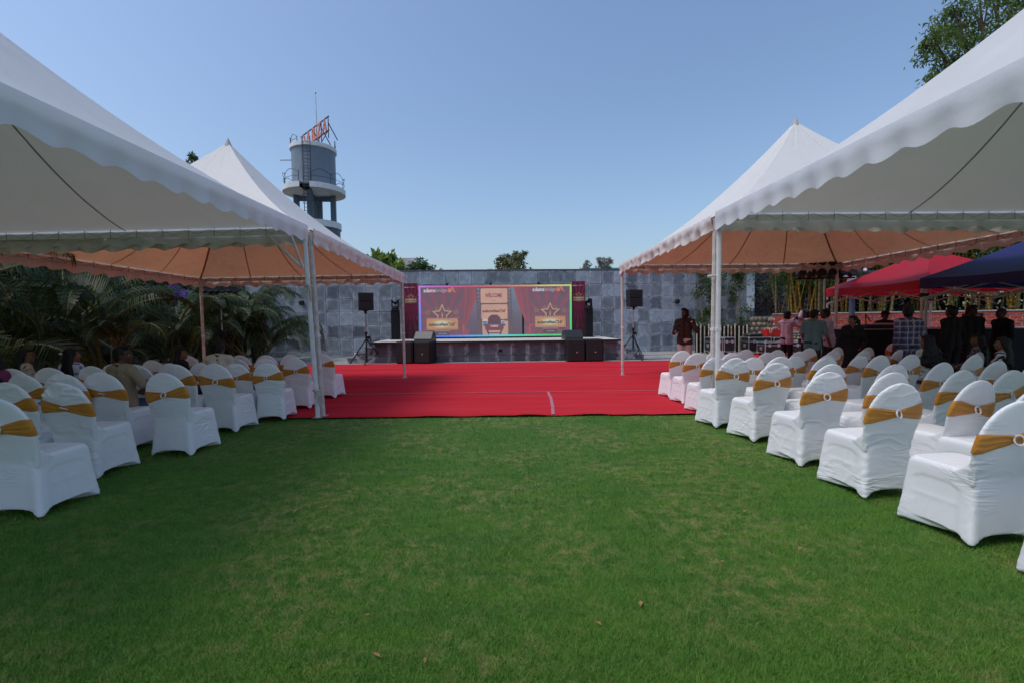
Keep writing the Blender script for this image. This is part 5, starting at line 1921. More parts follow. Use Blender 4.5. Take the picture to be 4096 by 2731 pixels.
def palm(x, y, h, nf, label, sc=1.0, seed=0):
    rr = random.Random(seed)
    t = thing('palm', label, 'palm', (x, y, 0), 0, 'feathery palms along the left side')
    g = MB()
    ns = 6
    crowns = []
    for k in range(ns):
        a = 2 * PI * k / ns + seed
        hh = max(.25, h * (.55 - .085 * k))
        top = Vector((math.cos(a) * .40, math.sin(a) * .40, hh))
        g.tube([(math.cos(a) * .12, math.sin(a) * .12, 0), top * .5 + Vector((0, 0, .02)), top], [.05, .04, .03], 7)
        crowns.append(top)
    g.build('stem', mat('palm_stem', (.10, .11, .045), .6, .3, 14), t, smooth=True)
    for k in range(int(nf * 2.1)):
        c = crowns[k % ns]
        o = link('frond', FR[rr.randrange(3)], t, c, rr.random() * 2 * PI)
        o.rotation_euler[0] = rr.uniform(-.5, .22)
        s_ = sc * rr.uniform(.7, 1.15)
        o.scale = (s_, s_, s_)
PALMS = [(-10.6, 8.4, 4.2, 15, 1.35, 'big dark palm nearest the camera whose fronds hang under the left tent edge'),
         (-12.6, 10.2, 4.6, 15, 1.35, 'dark palm behind the floral-bloused woman on the left'),
         (-10.1, 11.4, 3.3, 13, 1.1, 'dark palm behind the woman with the hair clip'),
         (-12.2, 13.2, 4.2, 14, 1.25, 'dark palm behind the man in the khaki polo'),
         (-10.0, 14.0, 2.5, 15, 1.05, 'low sunlit bright green palm in the gap left of the tent leg'),
         (-11.6, 16.2, 3.6, 14, 1.2, 'mid green palm behind the low bright palm'),
         (-9.7, 16.2, 3.3, 15, 1.1, 'palm right behind the far left tent leg'),
         (-10.2, 18.4, 4.2, 15, 1.25, 'tall palm arching in front of the left end of the slate wall'),
         (-9.6, 17.5, 2.9, 14, 1.0, 'palm with drooping fronds beside the slate wall, rightmost of the palms'),
         (-14.6, 11.6, 5.0, 12, 1.4, 'tall dark palm at the far left behind the nearest palm'),
         (-14.2, 15.2, 5.2, 12, 1.4, 'tall dark palm deep in the left planting'),
         (-12.6, 18.8, 4.6, 12, 1.3, 'rear dark palm in the corner of planting and slate wall')]
for i, (x, y, h, nf, sc, lab) in enumerate(PALMS):
    palm(x, y, h, nf, lab, sc, i + 1)
# dense shrubbery closing the view behind the palms
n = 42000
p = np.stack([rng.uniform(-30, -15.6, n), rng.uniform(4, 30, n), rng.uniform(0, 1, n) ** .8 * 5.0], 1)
p[:, 2] *= np.where(p[:, 1] < 17, 1.75, 1.0)  # nearer part raised so that it shades the palms
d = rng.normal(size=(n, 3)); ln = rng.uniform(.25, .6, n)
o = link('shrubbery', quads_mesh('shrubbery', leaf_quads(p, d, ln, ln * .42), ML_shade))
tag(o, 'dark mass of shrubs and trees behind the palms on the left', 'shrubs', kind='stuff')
n = 9000
p = np.stack([rng.uniform(-15.6, -11.9, n), rng.uniform(20.5, 27, n), rng.uniform(0, 1, n) * 5.0], 1)
d = rng.normal(size=(n, 3)); ln = rng.uniform(.2, .5, n)
o = link('shrubbery', quads_mesh('shrubbery', leaf_quads(p, d, ln, ln * .42), ML_shade))
tag(o, 'dark shrubs past the left end of the slate wall', 'shrubs', kind='stuff')
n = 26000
p = np.stack([rng.uniform(-30, -11.5, n), rng.uniform(-16, 5, n), rng.uniform(0, 1, n) ** .8 * 8.5], 1)  # added out of view to keep sky light off the left chairs
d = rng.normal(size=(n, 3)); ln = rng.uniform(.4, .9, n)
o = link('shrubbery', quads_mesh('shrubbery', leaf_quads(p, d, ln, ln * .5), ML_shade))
tag(o, 'unseen dark tree mass added left of the lawn to cut the sky light', 'shrubs', kind='stuff')
# purple flower spray
t = thing('purple_flower_vine', 'hanging spray of violet flowers by the tent edge among the palms', 'flower', (-9.75, 13.4, 0))
g = MB(); g.tube([(-.2, 0, 0), (-.1, 0, 1.4), (-.3, 0, 2.6), (0, 0, 2.75)], [.02, .018, .012, .008], 6); g.build('stem', M_bark, t)
pp = []
for (cx, cz, hh) in ((-.05, 2.72, .16), (.10, 2.50, .26), (.22, 2.38, .22), (.05, 2.36, .2), (.32, 2.44, .2)):
    for k in range(90):
        pp.append((cx + rng.normal() * .035, rng.normal() * .04, cz + (rng.random() - .5) * hh * 1.3))
pp = np.array(pp); d = rng.normal(size=pp.shape); ln = rng.uniform(.03, .05, len(pp))
link('blossom', quads_mesh('blossom', leaf_quads(pp, d, ln, ln * .8), leaf_mat('violet', (.10, .04, .30), (.26, .13, .60), .2)), t)
# parked dark car seen through the gap, planter and kerb
car = thing('parked_car', 'dark parked car glimpsed between the palms on the left', 'car', (-14.6, 17.6, 0), R(80))
g = MB()
prof = [(-2.1, .35), (2.1, .35), (2.15, .75), (1.9, .95), (.9, 1.02), (.35, 1.45), (-1.1, 1.5), (-1.9, 1.05), (-2.15, .95)]
g.prism([(a, b) for a, b in prof], -.85, .85); g.build('body', mat('car_paint', (.05, .055, .065), .25, .05, 2, coat=.6), car)
g = MB(); g.prism([(.80, 1.04), (.33, 1.40), (-1.05, 1.44), (-1.7, 1.06)], -.86, .86); g.build('window', mat('car_glass', (.05, .06, .07), .08, spec=.8), car)
for a in (-1.35, 1.35):
    for s_ in (-1, 1):
        g = MB(); g.lathe([(0, -.1), (.30, -.1), (.33, -.06), (.33, .06), (.30, .1), (0, .1)], (a, s_ * .8, .33), 16, rot=Matrix.Rotation(R(90), 3, 'X')); g.build('wheel', M_black, car, smooth=True)
pl = thing('planter_kerb', 'low grey rendered planter steps by the palms', 'kerb', (-9.9, 12.3, 0))
g = MB(); g.bbox((-.3, 0, .11), (2.6, .5, .22), .01); g.build('lower_step', M_concrete, pl)
g = MB(); g.bbox((-.1, .75, .22), (2.6, 1.0, .44), .01); g.build('upper_step', M_concrete, pl)
fn_ = thing('metal_fence', 'dark metal bar fence glimpsed behind the palms', 'fence', (-13.2, 16.0, 0), R(20))
g = MB()
for zz in (.25, 1.45): g.bbox((0, 0, zz), (3.4, .04, .05), .005)
g.build('rail', M_rail, fn_)
bar = MB().bbox((0, 0, .8), (.025, .025, 1.5), .004).mesh('bar', M_rail)
for k in range(17): link('bar', bar, fn_, (-1.6 + .2 * k, .0, 0))

# ---------------------------------------------------------------- right hand terraces
M_stone = mat('rubble_stone', (0.34, 0.30, 0.25), 0.9, 0.3, 5, 0.6, 22, rnd=.35)
M_stone2 = mat('rubble_stone_tan', (0.36, 0.26, 0.17), 0.9, 0.3, 5, 0.6, 22, rnd=.35)
M_smortar = mat('stone_mortar', (0.26, 0.24, 0.21), 0.95, 0.2, 8, 0.4, 40)
M_brick = mat('red_brick', (0.36, 0.06, 0.04), 0.85, 0.2, 9, 0.4, 60, rnd=.22)
M_bmortar = mat('brick_mortar', (0.46, 0.43, 0.41), 0.95, 0.15, 10, 0.3, 60)
M_slab = mat('grey_slab', (0.22, 0.24, 0.25), 0.8, 0.15, 3, 0.3, 20)
def stone_mesh(seed, m):
    rr = random.Random(seed)
    g = MB()
    g.sphere((0, 0, 0), (.5, .5, .5), 8)
    vs = []
    for v in g.v:
        v = Vector(v)
        q = Vector([math.copysign(abs(c * 2) ** .55 / 2, c) for c in v])
        q *= 1 + .16 * mnoise.noise(v * 2.3 + Vector((seed * 9.1, 0, 0)))
        vs.append(q)
    return raw_mesh('stone', vs, g.f, m)
STONES = [stone_mesh(k, M_stone if k % 3 else M_stone2) for k in range(6)]
def stone_face(parent, a, b, z0, z1, sz, rnd_):
    """one row-laid rubble face between ground points a, b"""
    a, b = Vector((*a, 0)), Vector((*b, 0))
    d = (b - a); ln = d.length; d.normalize()
    ang = math.atan2(d.y, d.x)
    nr = max(2, round((z1 - z0) / sz))
    hh = (z1 - z0) / nr
    for r_ in range(nr):
        u = -rnd_.uniform(0, .12)
        while u < ln:
            w = sz * rnd_.uniform(.7, 1.35)
            c = a + d * min(max(u + w / 2, 0.05), ln - .03)
            o = link('stone', rnd_.choice(STONES), parent, (c.x, c.y, z0 + hh * (r_ + .5) + rnd_.uniform(-.015, .015)), ang)
            o.scale = (w * .95, .17, hh * rnd_.uniform(.88, 1.0))
            o.rotation_euler[1] = rnd_.uniform(-.12, .12)
            u += w + .006
rs = random.Random(5)
tr = thing('stone_terrace', 'two tier rubble stone seating terrace with grey slab treads', 'terrace', (0, 0, 0))
def pt_box(g, a, b, depth, z0, z1):
    a, b = Vector((*a, 0)), Vector((*b, 0))
    d = (b - a).normalized(); nn = Vector((-d.y, d.x, 0)) * depth
    vs = []
    for z in (z0, z1):
        for q in (a, b, b + nn, a + nn): vs.append((q.x, q.y, z))
    g.add(vs, [(0, 3, 2, 1), (4, 5, 6, 7), (0, 1, 5, 4), (1, 2, 6, 5), (2, 3, 7, 6), (3, 0, 4, 7)])
T1a, T1b = (10.75, 20.7), (13.2, 17.8)
T2a, T2b = (11.62, 21.2), (13.9, 18.5)
T3a, T3b = (10.9, 23.2), (13.0, 21.7)
g = MB(); pt_box(g, T1a, T1b, .95, 0, .50); pt_box(g, T2a, T2b, .75, 0, .86); g.build('core', M_smortar, tr)
g = MB(); pt_box(g, (T1a[0] - .1, T1a[1] - .08), (T1b[0] - .06, T1b[1] - .13), .95, .502, .57); g.build('slab', M_slab, tr)
g = MB(); pt_box(g, (T2a[0] - .08, T2a[1] - .06), (T2b[0] - .08, T2b[1] - .06), .8, .862, .93); g.build('slab', M_slab, tr)
stone_face(tr, T1a, T1b, .02, .49, .20, rs)
stone_face(tr, T2a, T2b, .58, .85, .17, rs)
sw = thing('rubble_wall', 'tan rubble stone retaining wall beside the slate wall end', 'wall', (0, 0, 0))
g = MB(); pt_box(g, (11.7, 23.6), (14.4, 21.9), .5, 0, 1.60); g.build('core', M_smortar, sw)
stone_face(sw, (11.7, 23.58), (14.3, 21.93), .60, 1.58, .24, rs)
# brick planter wall
B0, B1 = Vector((12.1, 21.4, 0)), Vector((17.4, 15.2, 0))
bd = (B1 - B0); bln = bd.length; bd.normalize(); ba = math.atan2(bd.y, bd.x)
bw = thing('brick_wall', 'long low red brick planter wall with pale coping under the bamboo', 'wall', (B0.x, B0.y, 0), ba)
g = MB(); g.box((bln / 2, .14, .84), (bln, .20, 1.68)); g.build('wall_core', M_bmortar, bw)
g = MB(); g.bbox((bln / 2, .12, 1.70), (bln + .02, .30, .05), .008); g.build('coping', M_concrete, bw)
bmesh_ = MB().bbox((0, 0, 0), (.258, .06, .084), .007).mesh('brick', M_brick)
nb = int(bln / .285)
for r_ in range(7):
    for k in range(nb + 1):
        u = (k + (.5 if r_ % 2 else 0.0)) * .285 + .06
        if u > bln - .05: continue
        o = link('brick', bmesh_, bw, (u, .03 + random.uniform(-.006, .006), 1.615 - r_ * .112 + random.uniform(-.003, .003)), random.uniform(-.02, .02))
g = MB(); g.box((bln / 2, 2.0, .8), (bln, 3.4, 1.6)); g.build('soil_bed', mat('dark_soil', (.05, .04, .03), .95, .3, 4, .5, 10), bw)

# ---------------------------------------------------------------- bamboo
M_culm = [mat('bamboo_culm_yellow', (0.24, 0.14, 0.022), 0.4, 0.2, 6, rnd=.2), mat('bamboo_culm_green', (0.12, 0.12, 0.035), 0.45, 0.25, 6, rnd=.2), mat('bamboo_culm_tan', (0.19, 0.14, 0.065), 0.5, 0.25, 6, rnd=.2)]
def culm_mesh(k, m):
    g = MB()
    pts, rs_ = [], []
    H_ = 4.2
    z = 0
    while z < H_:
        f = z / H_
        bx = .25 * f * f
        r_ = .038 * (1 - .65 * f)
        pts += [(bx, 0, z), (bx, 0, z + .012), (bx, 0, z + .024)]
        rs_ += [r_, r_ * 1.22, r_]
        z += .20 + .10 * f
    g.tube(pts, rs_, 7)
    return g.mesh('culm', m, True)
CULM = [culm_mesh(k, m) for k, m in enumerate(M_culm)]
def bam_leaves(seed):
    r_ = np.random.default_rng(seed)
    n = 1500
    tuft = r_.normal(size=(70, 3)) * np.array([.85, .55, .85]) + np.array([.2, 0, 3.0])
    tuft[:, 2] = np.maximum(tuft[:, 2], 1.35)
    idx = r_.integers(0, 70, n)
    p = tuft[idx] + r_.normal(size=(n, 3)) * .10
    d = r_.normal(size=(n, 3)) * .8; d[:, 2] -= .9
    ln = r_.uniform(.13, .30, n)
    return quads_mesh('foliage', leaf_quads(p, d, ln, ln * .16), ML_bam)
BL = [bam_leaves(k) for k in range(3)]
rb = random.Random(11)
BAMB = [('first', .3), ('second', 1.0), ('third', 1.7), ('fourth', 2.4), ('fifth', 3.1), ('sixth', 3.9), ('seventh', 4.8), ('eighth', 5.7), ('ninth', 6.6), ('tenth', 7.6)]
for i, (w_, u) in enumerate(BAMB):
    q = B0 + bd * u + Vector((-bd.y, bd.x, 0)) * rb.uniform(.8, 1.4)
    t = thing('bamboo_clump', 'yellow bamboo clump behind the brick wall, %s from the rubble wall end' % w_, 'bamboo', (q.x, q.y, 1.6), ba, 'bamboo clumps behind the brick wall')
    for k in range(11):
        o = link('culm', CULM[0 if rb.random() < .55 else rb.choice((1, 2))], t, (rb.uniform(-.42, .42), rb.uniform(-.5, .5), 0), rb.random() * 2 * PI)
        o.rotation_euler[0] = rb.uniform(-.14, .14); o.rotation_euler[1] = rb.uniform(-.22, .22)
        s_ = rb.uniform(.7, 1.25); o.scale = (s_ * rb.uniform(.5, 1.25), s_ * 1.0, rb.uniform(.8, 1.1))
    for k in range(3):
        o = link('foliage', BL[k], t, (rb.uniform(-.3, .3), rb.uniform(-.3, .6), rb.uniform(-.5, .2)), rb.random() * 2 * PI)
# bamboo to the left of the brick wall, over the rubble wall
for i, (x, y, lab) in enumerate(((12.6, 23.6, 'bamboo clump arching over the rubble wall left of the brick wall'), (13.5, 22.9, 'bamboo clump behind the rubble wall beside the leaning yellow culm'))):
    t = thing('bamboo_clump', lab, 'bamboo', (x + 2.0, y, 1.5), 0, 'bamboo clumps behind the brick wall')
    for k in range(14):
        o = link('culm', CULM[0 if rb.random() < .5 else 1], t, (rb.uniform(-.3, .5), rb.uniform(-.3, .3), 0), rb.random() * 6.28)
        o.rotation_euler[1] = rb.uniform(-.25, .2); o.scale = (.8, .8, 1)
    for k in range(3):
        link('foliage', BL[k], t, (rb.uniform(-.5, .3), rb.uniform(-.3, .3), rb.uniform(-.3, .3)), rb.random() * 6.28)
t = thing('burgundy_shrub', 'dark burgundy leaved shrub under the bamboo beside the white building', 'shrub', (12.9, 23.2, 1.5))
p = rng.normal(size=(420, 3)) * np.array([.30, .25, .42]) + np.array([0, 0, .75]); d = rng.normal(size=p.shape); ln = rng.uniform(.08, .18, len(p))
g = MB(); g.tube([(0, 0, 0), (0, 0, .9)], .02, 6); g.tube([(0, 0, .2), (.2, 0, .9)], .012, 5); g.build('stem', M_bark, t)
link('foliage', quads_mesh('foliage', leaf_quads(p, d, ln, ln * .5), ML_bur), t)
# undergrowth behind the bamboo
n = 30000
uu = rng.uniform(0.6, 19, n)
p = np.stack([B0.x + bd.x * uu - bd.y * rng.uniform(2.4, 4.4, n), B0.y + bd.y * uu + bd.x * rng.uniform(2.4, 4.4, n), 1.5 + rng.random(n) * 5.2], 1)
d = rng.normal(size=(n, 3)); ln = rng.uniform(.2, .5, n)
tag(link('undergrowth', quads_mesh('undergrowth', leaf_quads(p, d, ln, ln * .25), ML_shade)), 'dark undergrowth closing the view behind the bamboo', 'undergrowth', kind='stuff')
# buildings behind
wb = thing('white_building', 'white rendered building with grey-blue base past the slate wall end', 'building', (13.4, 27.0, 0))
g = MB(); g.box((0, 2, 3.1), (1.55, 4, 2.35)); g.build('wall', mat('white_render', (.72, .75, .80), .8, .05, 2), wb)
g = MB(); g.box((0, 2, .96), (1.56, 4.02, 1.92)); g.build('plinth', mat('blue_grey_render', (.20, .24, .30), .8, .15, 2), wb)
g = MB(); g.box((0.1, 1.9, 4.40), (1.9, 4.4, .24)); g.build('eaves_slab', M_white, wb)
g = MB(); g.add([(-.72, -.014, 1.45), (-.35, -.014, 1.42), (-.05, -.014, 1.52), (.0, -.014, 1.60), (-.28, -.014, 1.70), (-.52, -.014, 1.66), (-.70, -.014, 1.80)], [(0, 1, 2, 3, 4, 5, 6)]); g.build('peeled_patch', mat('peeled_plaster', (.50, .24, .10), .9, .3, 12), wb)
for q in (.50, .66):
    g = MB(); g.tube([(q, -.10, .5), (q, -.10, 1.95 + q * .2)], .05, 8); g.build('pipe', M_tank_col, wb)
gb = thing('dark_block_building', 'dark grey building with pierced block wall behind the bamboo', 'building', (19.4, 27.6, 0), R(-12))
g = MB(); g.box((0, 1.6, 3.0), (10.6, 3, 6.0)); g.build('wall', mat('dark_render', (.07, .075, .09), .85, .15, 1), gb)
slot = MB().box((0, 0, 0), (.22, .06, .07)).mesh('slot', mat('slot_dark', (.025, .025, .03), .9))
for r_ in range(14):
    for k in range(7):
        link('slot', slot, gb, (-5.15 + k * .34 + (.17 if r_ % 2 else 0), .085, 1.9 + r_ * .18))

# ---------------------------------------------------------------- bamboo fence, flight cases, clutter
bf = thing('bamboo_fence', 'fence panel of pale bamboo poles on black backing', 'fence', (9.45, 20.75, 0.004), R(3))
g = MB(); g.bbox((0, .06, .60), (2.4, .04, 1.16), .006); g.build('backing', M_blackcloth, bf)
pm = mat('pale_bamboo', (0.50, 0.43, 0.31), .6, .2, 12, rnd=.15)
def fpole(h):
    g = MB(); pts, rr_ = [], []
    z = 0
    while z < h - .05:
        pts += [(0, 0, z), (.004, 0, z + .015), (0, 0, z + .03)]; rr_ += [.030, .035, .030]; z += .27
    pts.append((0, 0, h)); rr_.append(.030)
    g.tube(pts, rr_, 8); return g.mesh('pole', pm, True)
PL = [fpole(1.25), fpole(1.18), fpole(1.29)]
for k in range(14):
    o = link('pole', random.choice(PL), bf, (-1.15 + k * .177, 0, 0)); o.rotation_euler = (random.uniform(-.01, .01), random.uniform(-.03, .03), random.random() * 6)
M_ply = mat('case_black', (0.022, 0.022, 0.024), .5, .3, 6, .2, 60)
M_alu = mat('case_aluminium', (0.55, 0.55, 0.56), .35, .1, 20, metal=.85)
def case(x, y, z, w, d, h, yaw, label, castors=True):
    t = thing('flight_case', label, 'flight case', (x, y, z), yaw, 'black flight cases by the bamboo fence')
    z0 = .11 if castors else 0.0
    g = MB(); g.bbox((0, 0, z0 + h / 2), (w - .02, d - .02, h - .02), .004); g.build('panel', M_ply, t)
    g = MB()
    for sx in (-1, 1):
        for sy in (-1, 1):
            g.bbox((sx * (w / 2 - .012), sy * (d / 2 - .012), z0 + h / 2), (.034, .034, h), .004)
        for zz in (0, h): g.bbox((sx * (w / 2 - .012), 0, z0 + zz + (.013 if zz == 0 else -.013)), (.032, d - .07, .03), .004)
    for sy in (-1, 1):
        for zz in (.013, h - .013): g.bbox((0, sy * (d / 2 - .012), z0 + zz), (w - .07, .032, .03), .004)
        g.bbox((0, sy * (d / 2 - .008), z0 + h * .70), (w - .07, .02, .028), .004)
    for sx in (-1, 1): g.bbox((sx * (w / 2 - .008), 0, z0 + h * .70), (.02, d - .07, .028), .004)
    g.build('edging', M_alu, t)
    g = MB()
    for sx in (-1, 1):
        for sy in (-1, 1):
            for zz in (.03, h - .03): g.sphere((sx * (w / 2 - .02), sy * (d / 2 - .02), z0 + zz), .042, 8)
    g.build('ball_corner', M_alu, t, smooth=True)
    for q in (-.25, .25):
        g = MB(); g.bbox((q * w, -d / 2 - .002, z0 + h * .70), (.10, .012, .12), .004); g.build('latch', M_alu, t)
    g = MB(); g.bbox((-w / 2 - .002, 0, z0 + h * .42), (.012, .18, .14), .004); g.bbox((-w / 2 - .012, 0, z0 + h * .42), (.02, .12, .03), .008); g.build('handle', M_alu, t)
    if castors:
        for sx in (-1, 1):
            for sy in (-1, 1):
                g = MB(); g.lathe([(0, -.018), (.045, -.018), (.05, 0), (.045, .018), (0, .018)], (sx * (w / 2 - .09), sy * (d / 2 - .09), .05), 10, rot=Matrix.Rotation(R(90), 3, 'Y'))
                g.bbox((sx * (w / 2 - .09), sy * (d / 2 - .09), .098), (.06, .07, .02), .004); g.build('castor', M_black, t)
case(8.72, 19.95, .004, .50, .62, .62, R(4), 'tall black flight case left of the tent pole, left of its pair')
case(9.26, 19.95, .004, .50, .62, .62, R(4), 'tall black flight case left of the tent pole, right of its pair')
case(10.45, 19.75, .004, .98, .66, .62, R(2), 'large black flight case under the black plastic case')
case(11.42, 19.75, .004, .80, .64, .60, R(2), 'black flight case behind the front pair, nearest the white cup')
case(10.55, 18.85, .004, .74, .60, .45, R(2), 'low black flight case at the front, left of its pair')
case(11.32, 18.85, .004, .74, .60, .45, R(2), 'low black flight case at the front, right of its pair')
t = thing('plastic_case', 'black rounded plastic case lying on the large flight case', 'case', (10.30, 19.70, .745), R(5))
g = MB(); g.bbox((0, 0, .065), (.66, .44, .12), .04); g.build('shell', mat('case_plastic', (.03, .032, .035), .35), t, smooth=True)
g = MB(); g.tube([(-.12, -.22, .065), (-.11, -.27, .065), (.11, -.27, .065), (.12, -.22, .065)], .016, 6); g.build('handle', M_black, t)
for q in (-.2, .2):
    g = MB(); g.bbox((q, -.226, .07), (.07, .014, .06), .005); g.build('latch', M_black, t)
t = thing('red_crate', 'open red plastic crate of cables on the flight cases', 'crate', (11.08, 19.70, .738), R(2))
g = MB(); w, d, h = .64, .42, .30
for sy in (-1, 1): g.bbox((0, sy * d / 2, h / 2), (w, .02, h), .004)
for sx in (-1, 1): g.bbox((sx * w / 2, 0, h / 2), (.02, d, h), .004)
g.bbox((0, 0, .012), (w, d, .02), .004); g.build('crate_shell', M_red, t)
g = MB()
for zz in (.06, .14, .22, .285): g.bbox((0, -d / 2 - .014, zz), (w + .03, .014, .016), .003)
for k in range(7): g.bbox((-w / 2 + .05 + k * (w - .1) / 6, -d / 2 - .013, h / 2), (.014, .012, h - .02), .003)
g.build('rib', M_red, t)
cb_ = thing('cable_coil', 'pale and grey cables heaped in the red crate', 'cable', (11.08, 19.70, .77), 0)
g = MB(); 
for k, cc in enumerate(((-.12, .1), (.15, .05))):
    g.tube([(cc[0] + .16 * math.cos(a) + .02 * k, .02 * math.sin(3 * a) + cc[1] * .2, .27 + .09 * math.sin(a)) for a in [2 * PI * q / 18 for q in range(19)]], .014, 5)
g.tube([(-.16, -.16, .32), (-.20, -.255, .26), (-.21, -.262, .14), (-.17, -.262, .10), (-.12, -.262, .20), (-.10, -.24, .33)], .012, 5)
g.build('coil', mat('pale_cable', (.5, .42, .36), .6), cb_, smooth=True)
g = MB(); g.sphere((.18, 0, .30), (.09, .08, .06), 8); g.sphere((.26, .02, .29), (.05, .05, .06), 8); g.build('plug_bundle', mat('grey_plug', (.16, .17, .18), .5), cb_, smooth=True)
t = thing('paint_bucket', 'small white tub standing on the stone terrace slab', 'tub', (11.95, 19.75, .572))
g = MB(); g.lathe([(0, 0), (.085, 0), (.10, .20), (.105, .20), (.105, .215), (.09, .215), (0, .20)], n=16); g.build('tub_body', M_white, t, smooth=True)
g = MB(); g.lathe([(.0905, .06), (.0985, .15)], n=16); g.build('label_band', mat('tub_label', (.5, .52, .40), .5), t)
for k, (x, y, a, ln_) in enumerate(((12.0, 18.95, .3, 1.0), (12.35, 18.75, -.25, .9), (12.2, 19.1, .08, 1.2))):
    t = MB(); t.bbox((0, 0, .03 + .03 * k), (ln_, .09, .025), .003, Matrix.Rotation(.04 * (k - 1), 3, 'Y'))
    o = t.build('timber_batten', mat('pale_timber', (.55, .5, .44), .8, .2, 8), None, loc=(x, y, .006), rotz=a)
    tag(o, ('pale batten lying on the paving, lowest of three', 'pale batten leaning across the others by the terrace', 'longest pale batten on top of the pile')[k], 'batten', 'loose battens by the terrace')

# ---------------------------------------------------------------- stage light stands, camera pole
def light_stand(x, y, h, label, yaw, span):
    t = thing('light_stand', label, 'light stand', (x, y, 0.01), yaw, 'stands carrying rows of black spotlights')
    g = MB(); g.tube([(0, 0, .1), (0, 0, h * .55)], .04, 8); g.build('lower_pole', M_black, t)
    g = MB(); g.tube([(0, 0, h * .5), (0, 0, h)], .026, 8); g.build('upper_pole', M_metal, t)
    g = MB(); g.bbox((.05, 0, h * .50), (.14, .10, .22), .02); g.build('winch', M_black, t)
    for k in range(3):
        a = 2 * PI * k / 3
        g = MB(); g.tube([(0, 0, .9), (.75 * math.cos(a), .75 * math.sin(a), .02)], .018, 6); g.build('leg', M_black, t)
    g = MB(); g.tube([(-span / 2, 0, h), (span / 2, 0, h)], .025, 8); g.tube([(-span / 2, 0, h + .32), (span / 2, 0, h + .32)], .02, 8); g.build('crossbar', M_black, t)
    n_ = 6
    for k in range(n_):
        xx = -span / 2 + span * (k + .5) / n_
        for zz in (.12, .40):
            g = MB(); rt = Matrix.Rotation(R(70 + 8 * math.sin(k * 3)), 3, 'X')
            g.lathe([(0, -.10), (.07, -.10), (.10, -.02), (.105, .12), (.09, .125), (0, .10)], (xx, -.05, h + zz), 12, rot=rt)
            g.bbox((xx, 0, h + zz), (.23, .03, .04), .006)
            g.build('spotlight', M_black, t, smooth=True)
light_stand(-9.05, 14.4, 2.45, 'black spotlight bar on a stand in front of the palms', R(20), 1.0)
light_stand(8.72, 12.9, 2.62, 'black spotlight bar on a stand in front of the bamboo', R(-8), 1.55)
cp_ = thing('camera_pole', 'dark steel pole carrying white security cameras', 'pole', (10.75, 14.6, 0))
g = MB(); g.bbox((0, 0, 1.62), (.12, .12, 3.24), .01); g.build('post', mat('post_blue', (.07, .085, .12), .5), cp_)
g = MB(); g.bbox((.1, -.09, 2.95), (1.25, .06, .08), .01, Matrix.Rotation(.03, 3, 'Y')); g.build('arm', mat('post_blue', (.07, .085, .12)), cp_)
for (xx, zz, yaw) in ((-.62, 2.90, .9), (-.40, 2.93, .5), (.26, 2.99, -.6), (-.26, 2.80, .3)):
    g = MB(); rt = Matrix.Rotation(yaw, 3, 'Z') @ Matrix.Rotation(R(82), 3, 'X')
    g.lathe([(0, -.12), (.045, -.12), (.05, -.1), (.05, .10), (.045, .12), (0, .115)], (xx, -.16, zz), 12, rot=rt)
    g.build('security_camera', M_white, cp_, smooth=True)
g = MB(); g.bbox((-.12, -.12, 2.55), (.22, .12, .50), .015); g.build('white_cabinet', M_white, cp_)

# ---------------------------------------------------------------- DJ table
dj = thing('dj_table', 'long table draped to the ground in black cloth under the gazebos', 'table', (10.75, 11.55, 0), R(-3))
g = MB(); g.bbox((0, 0, 1.235), (4.7, .78, .03), .006); g.build('tabletop', mat('pale_edge', (.35, .33, .33), .6), dj)
g = MB()
def drape(u, v):
    # round the four sides
    per = 2 * (4.72 + .80)
    s_ = u * per
    if s_ < 4.72: p = (-2.36 + s_, -.40); nn = (0, -1)
    elif s_ < 5.52: p = (2.36, -.40 + s_ - 4.72); nn = (1, 0)
    elif s_ < 10.24: p = (2.36 - (s_ - 5.52), .40); nn = (0, 1)
    else: p = (-2.36, .40 - (s_ - 10.24)); nn = (-1, 0)
    f = .03 * math.sin(u * 120) * v + .03 * v
    return (p[0] + nn[0] * f, p[1] + nn[1] * f, 1.232 - 1.22 * v)
g.grid(drape, 240, 6); g.build('black_drape', M_blackcloth, dj, smooth='all')
t = thing('dj_mixer', 'black mixing console with raised arm on the black table', 'mixer', (9.25, 11.55, 1.252), R(-3))
g = MB(); g.bbox((0, 0, .05), (.95, .42, .09), .02); g.build('console', M_box, t)
g = MB(); g.bbox((-.12, -.1, .115), (.34, .06, .05), .01); g.bbox((.2, .05, .11), (.3, .2, .04), .01); g.build('panel', M_metal, t)
g = MB(); g.tube([(-.30, .1, .09), (-.32, .1, .36)], .012, 6); g.tube([(-.32, .1, .36), (-.18, .1, .16)], .012, 6); g.build('arm', M_black, t)
t = thing('laptop', 'open dark laptop with a name on its lid on the black table', 'laptop', (11.35, 11.40, 1.252), R(-6))
g = MB(); g.bbox((0, .16, .012), (.46, .30, .02), .004); g.build('keyboard', M_box, t)
g = MB(); rot = Matrix.Rotation(R(10), 3, 'X'); g.bbox((0, -.01, .18), (.48, .015, .34), .006, rot); g.build('lid', mat('lid_maroon', (.06, .012, .022), .35), t)
vs, fs, w = text_shape('DJ FAJIZZ', .07, .002)
g = MB(); g.add([tuple(Vector((0, -.01, .18)) + rot @ Vector((-.12 + v[0] * .28 / w, -.0095, .085 + v[2]))) for v in vs], fs); g.build('lid_text', mat('lid_text_grey', (.6, .55, .55), .5), t)
g = MB(); g.add([tuple(Vector((0, -.01, .18)) + rot @ Vector(q)) for q in ((.05, -.0095, -.04), (.17, -.0095, -.05), (.15, -.0095, 0), (.19, -.0095, .01))], [(0, 1, 3, 2)]); g.build('lid_emblem', M_lred, t)

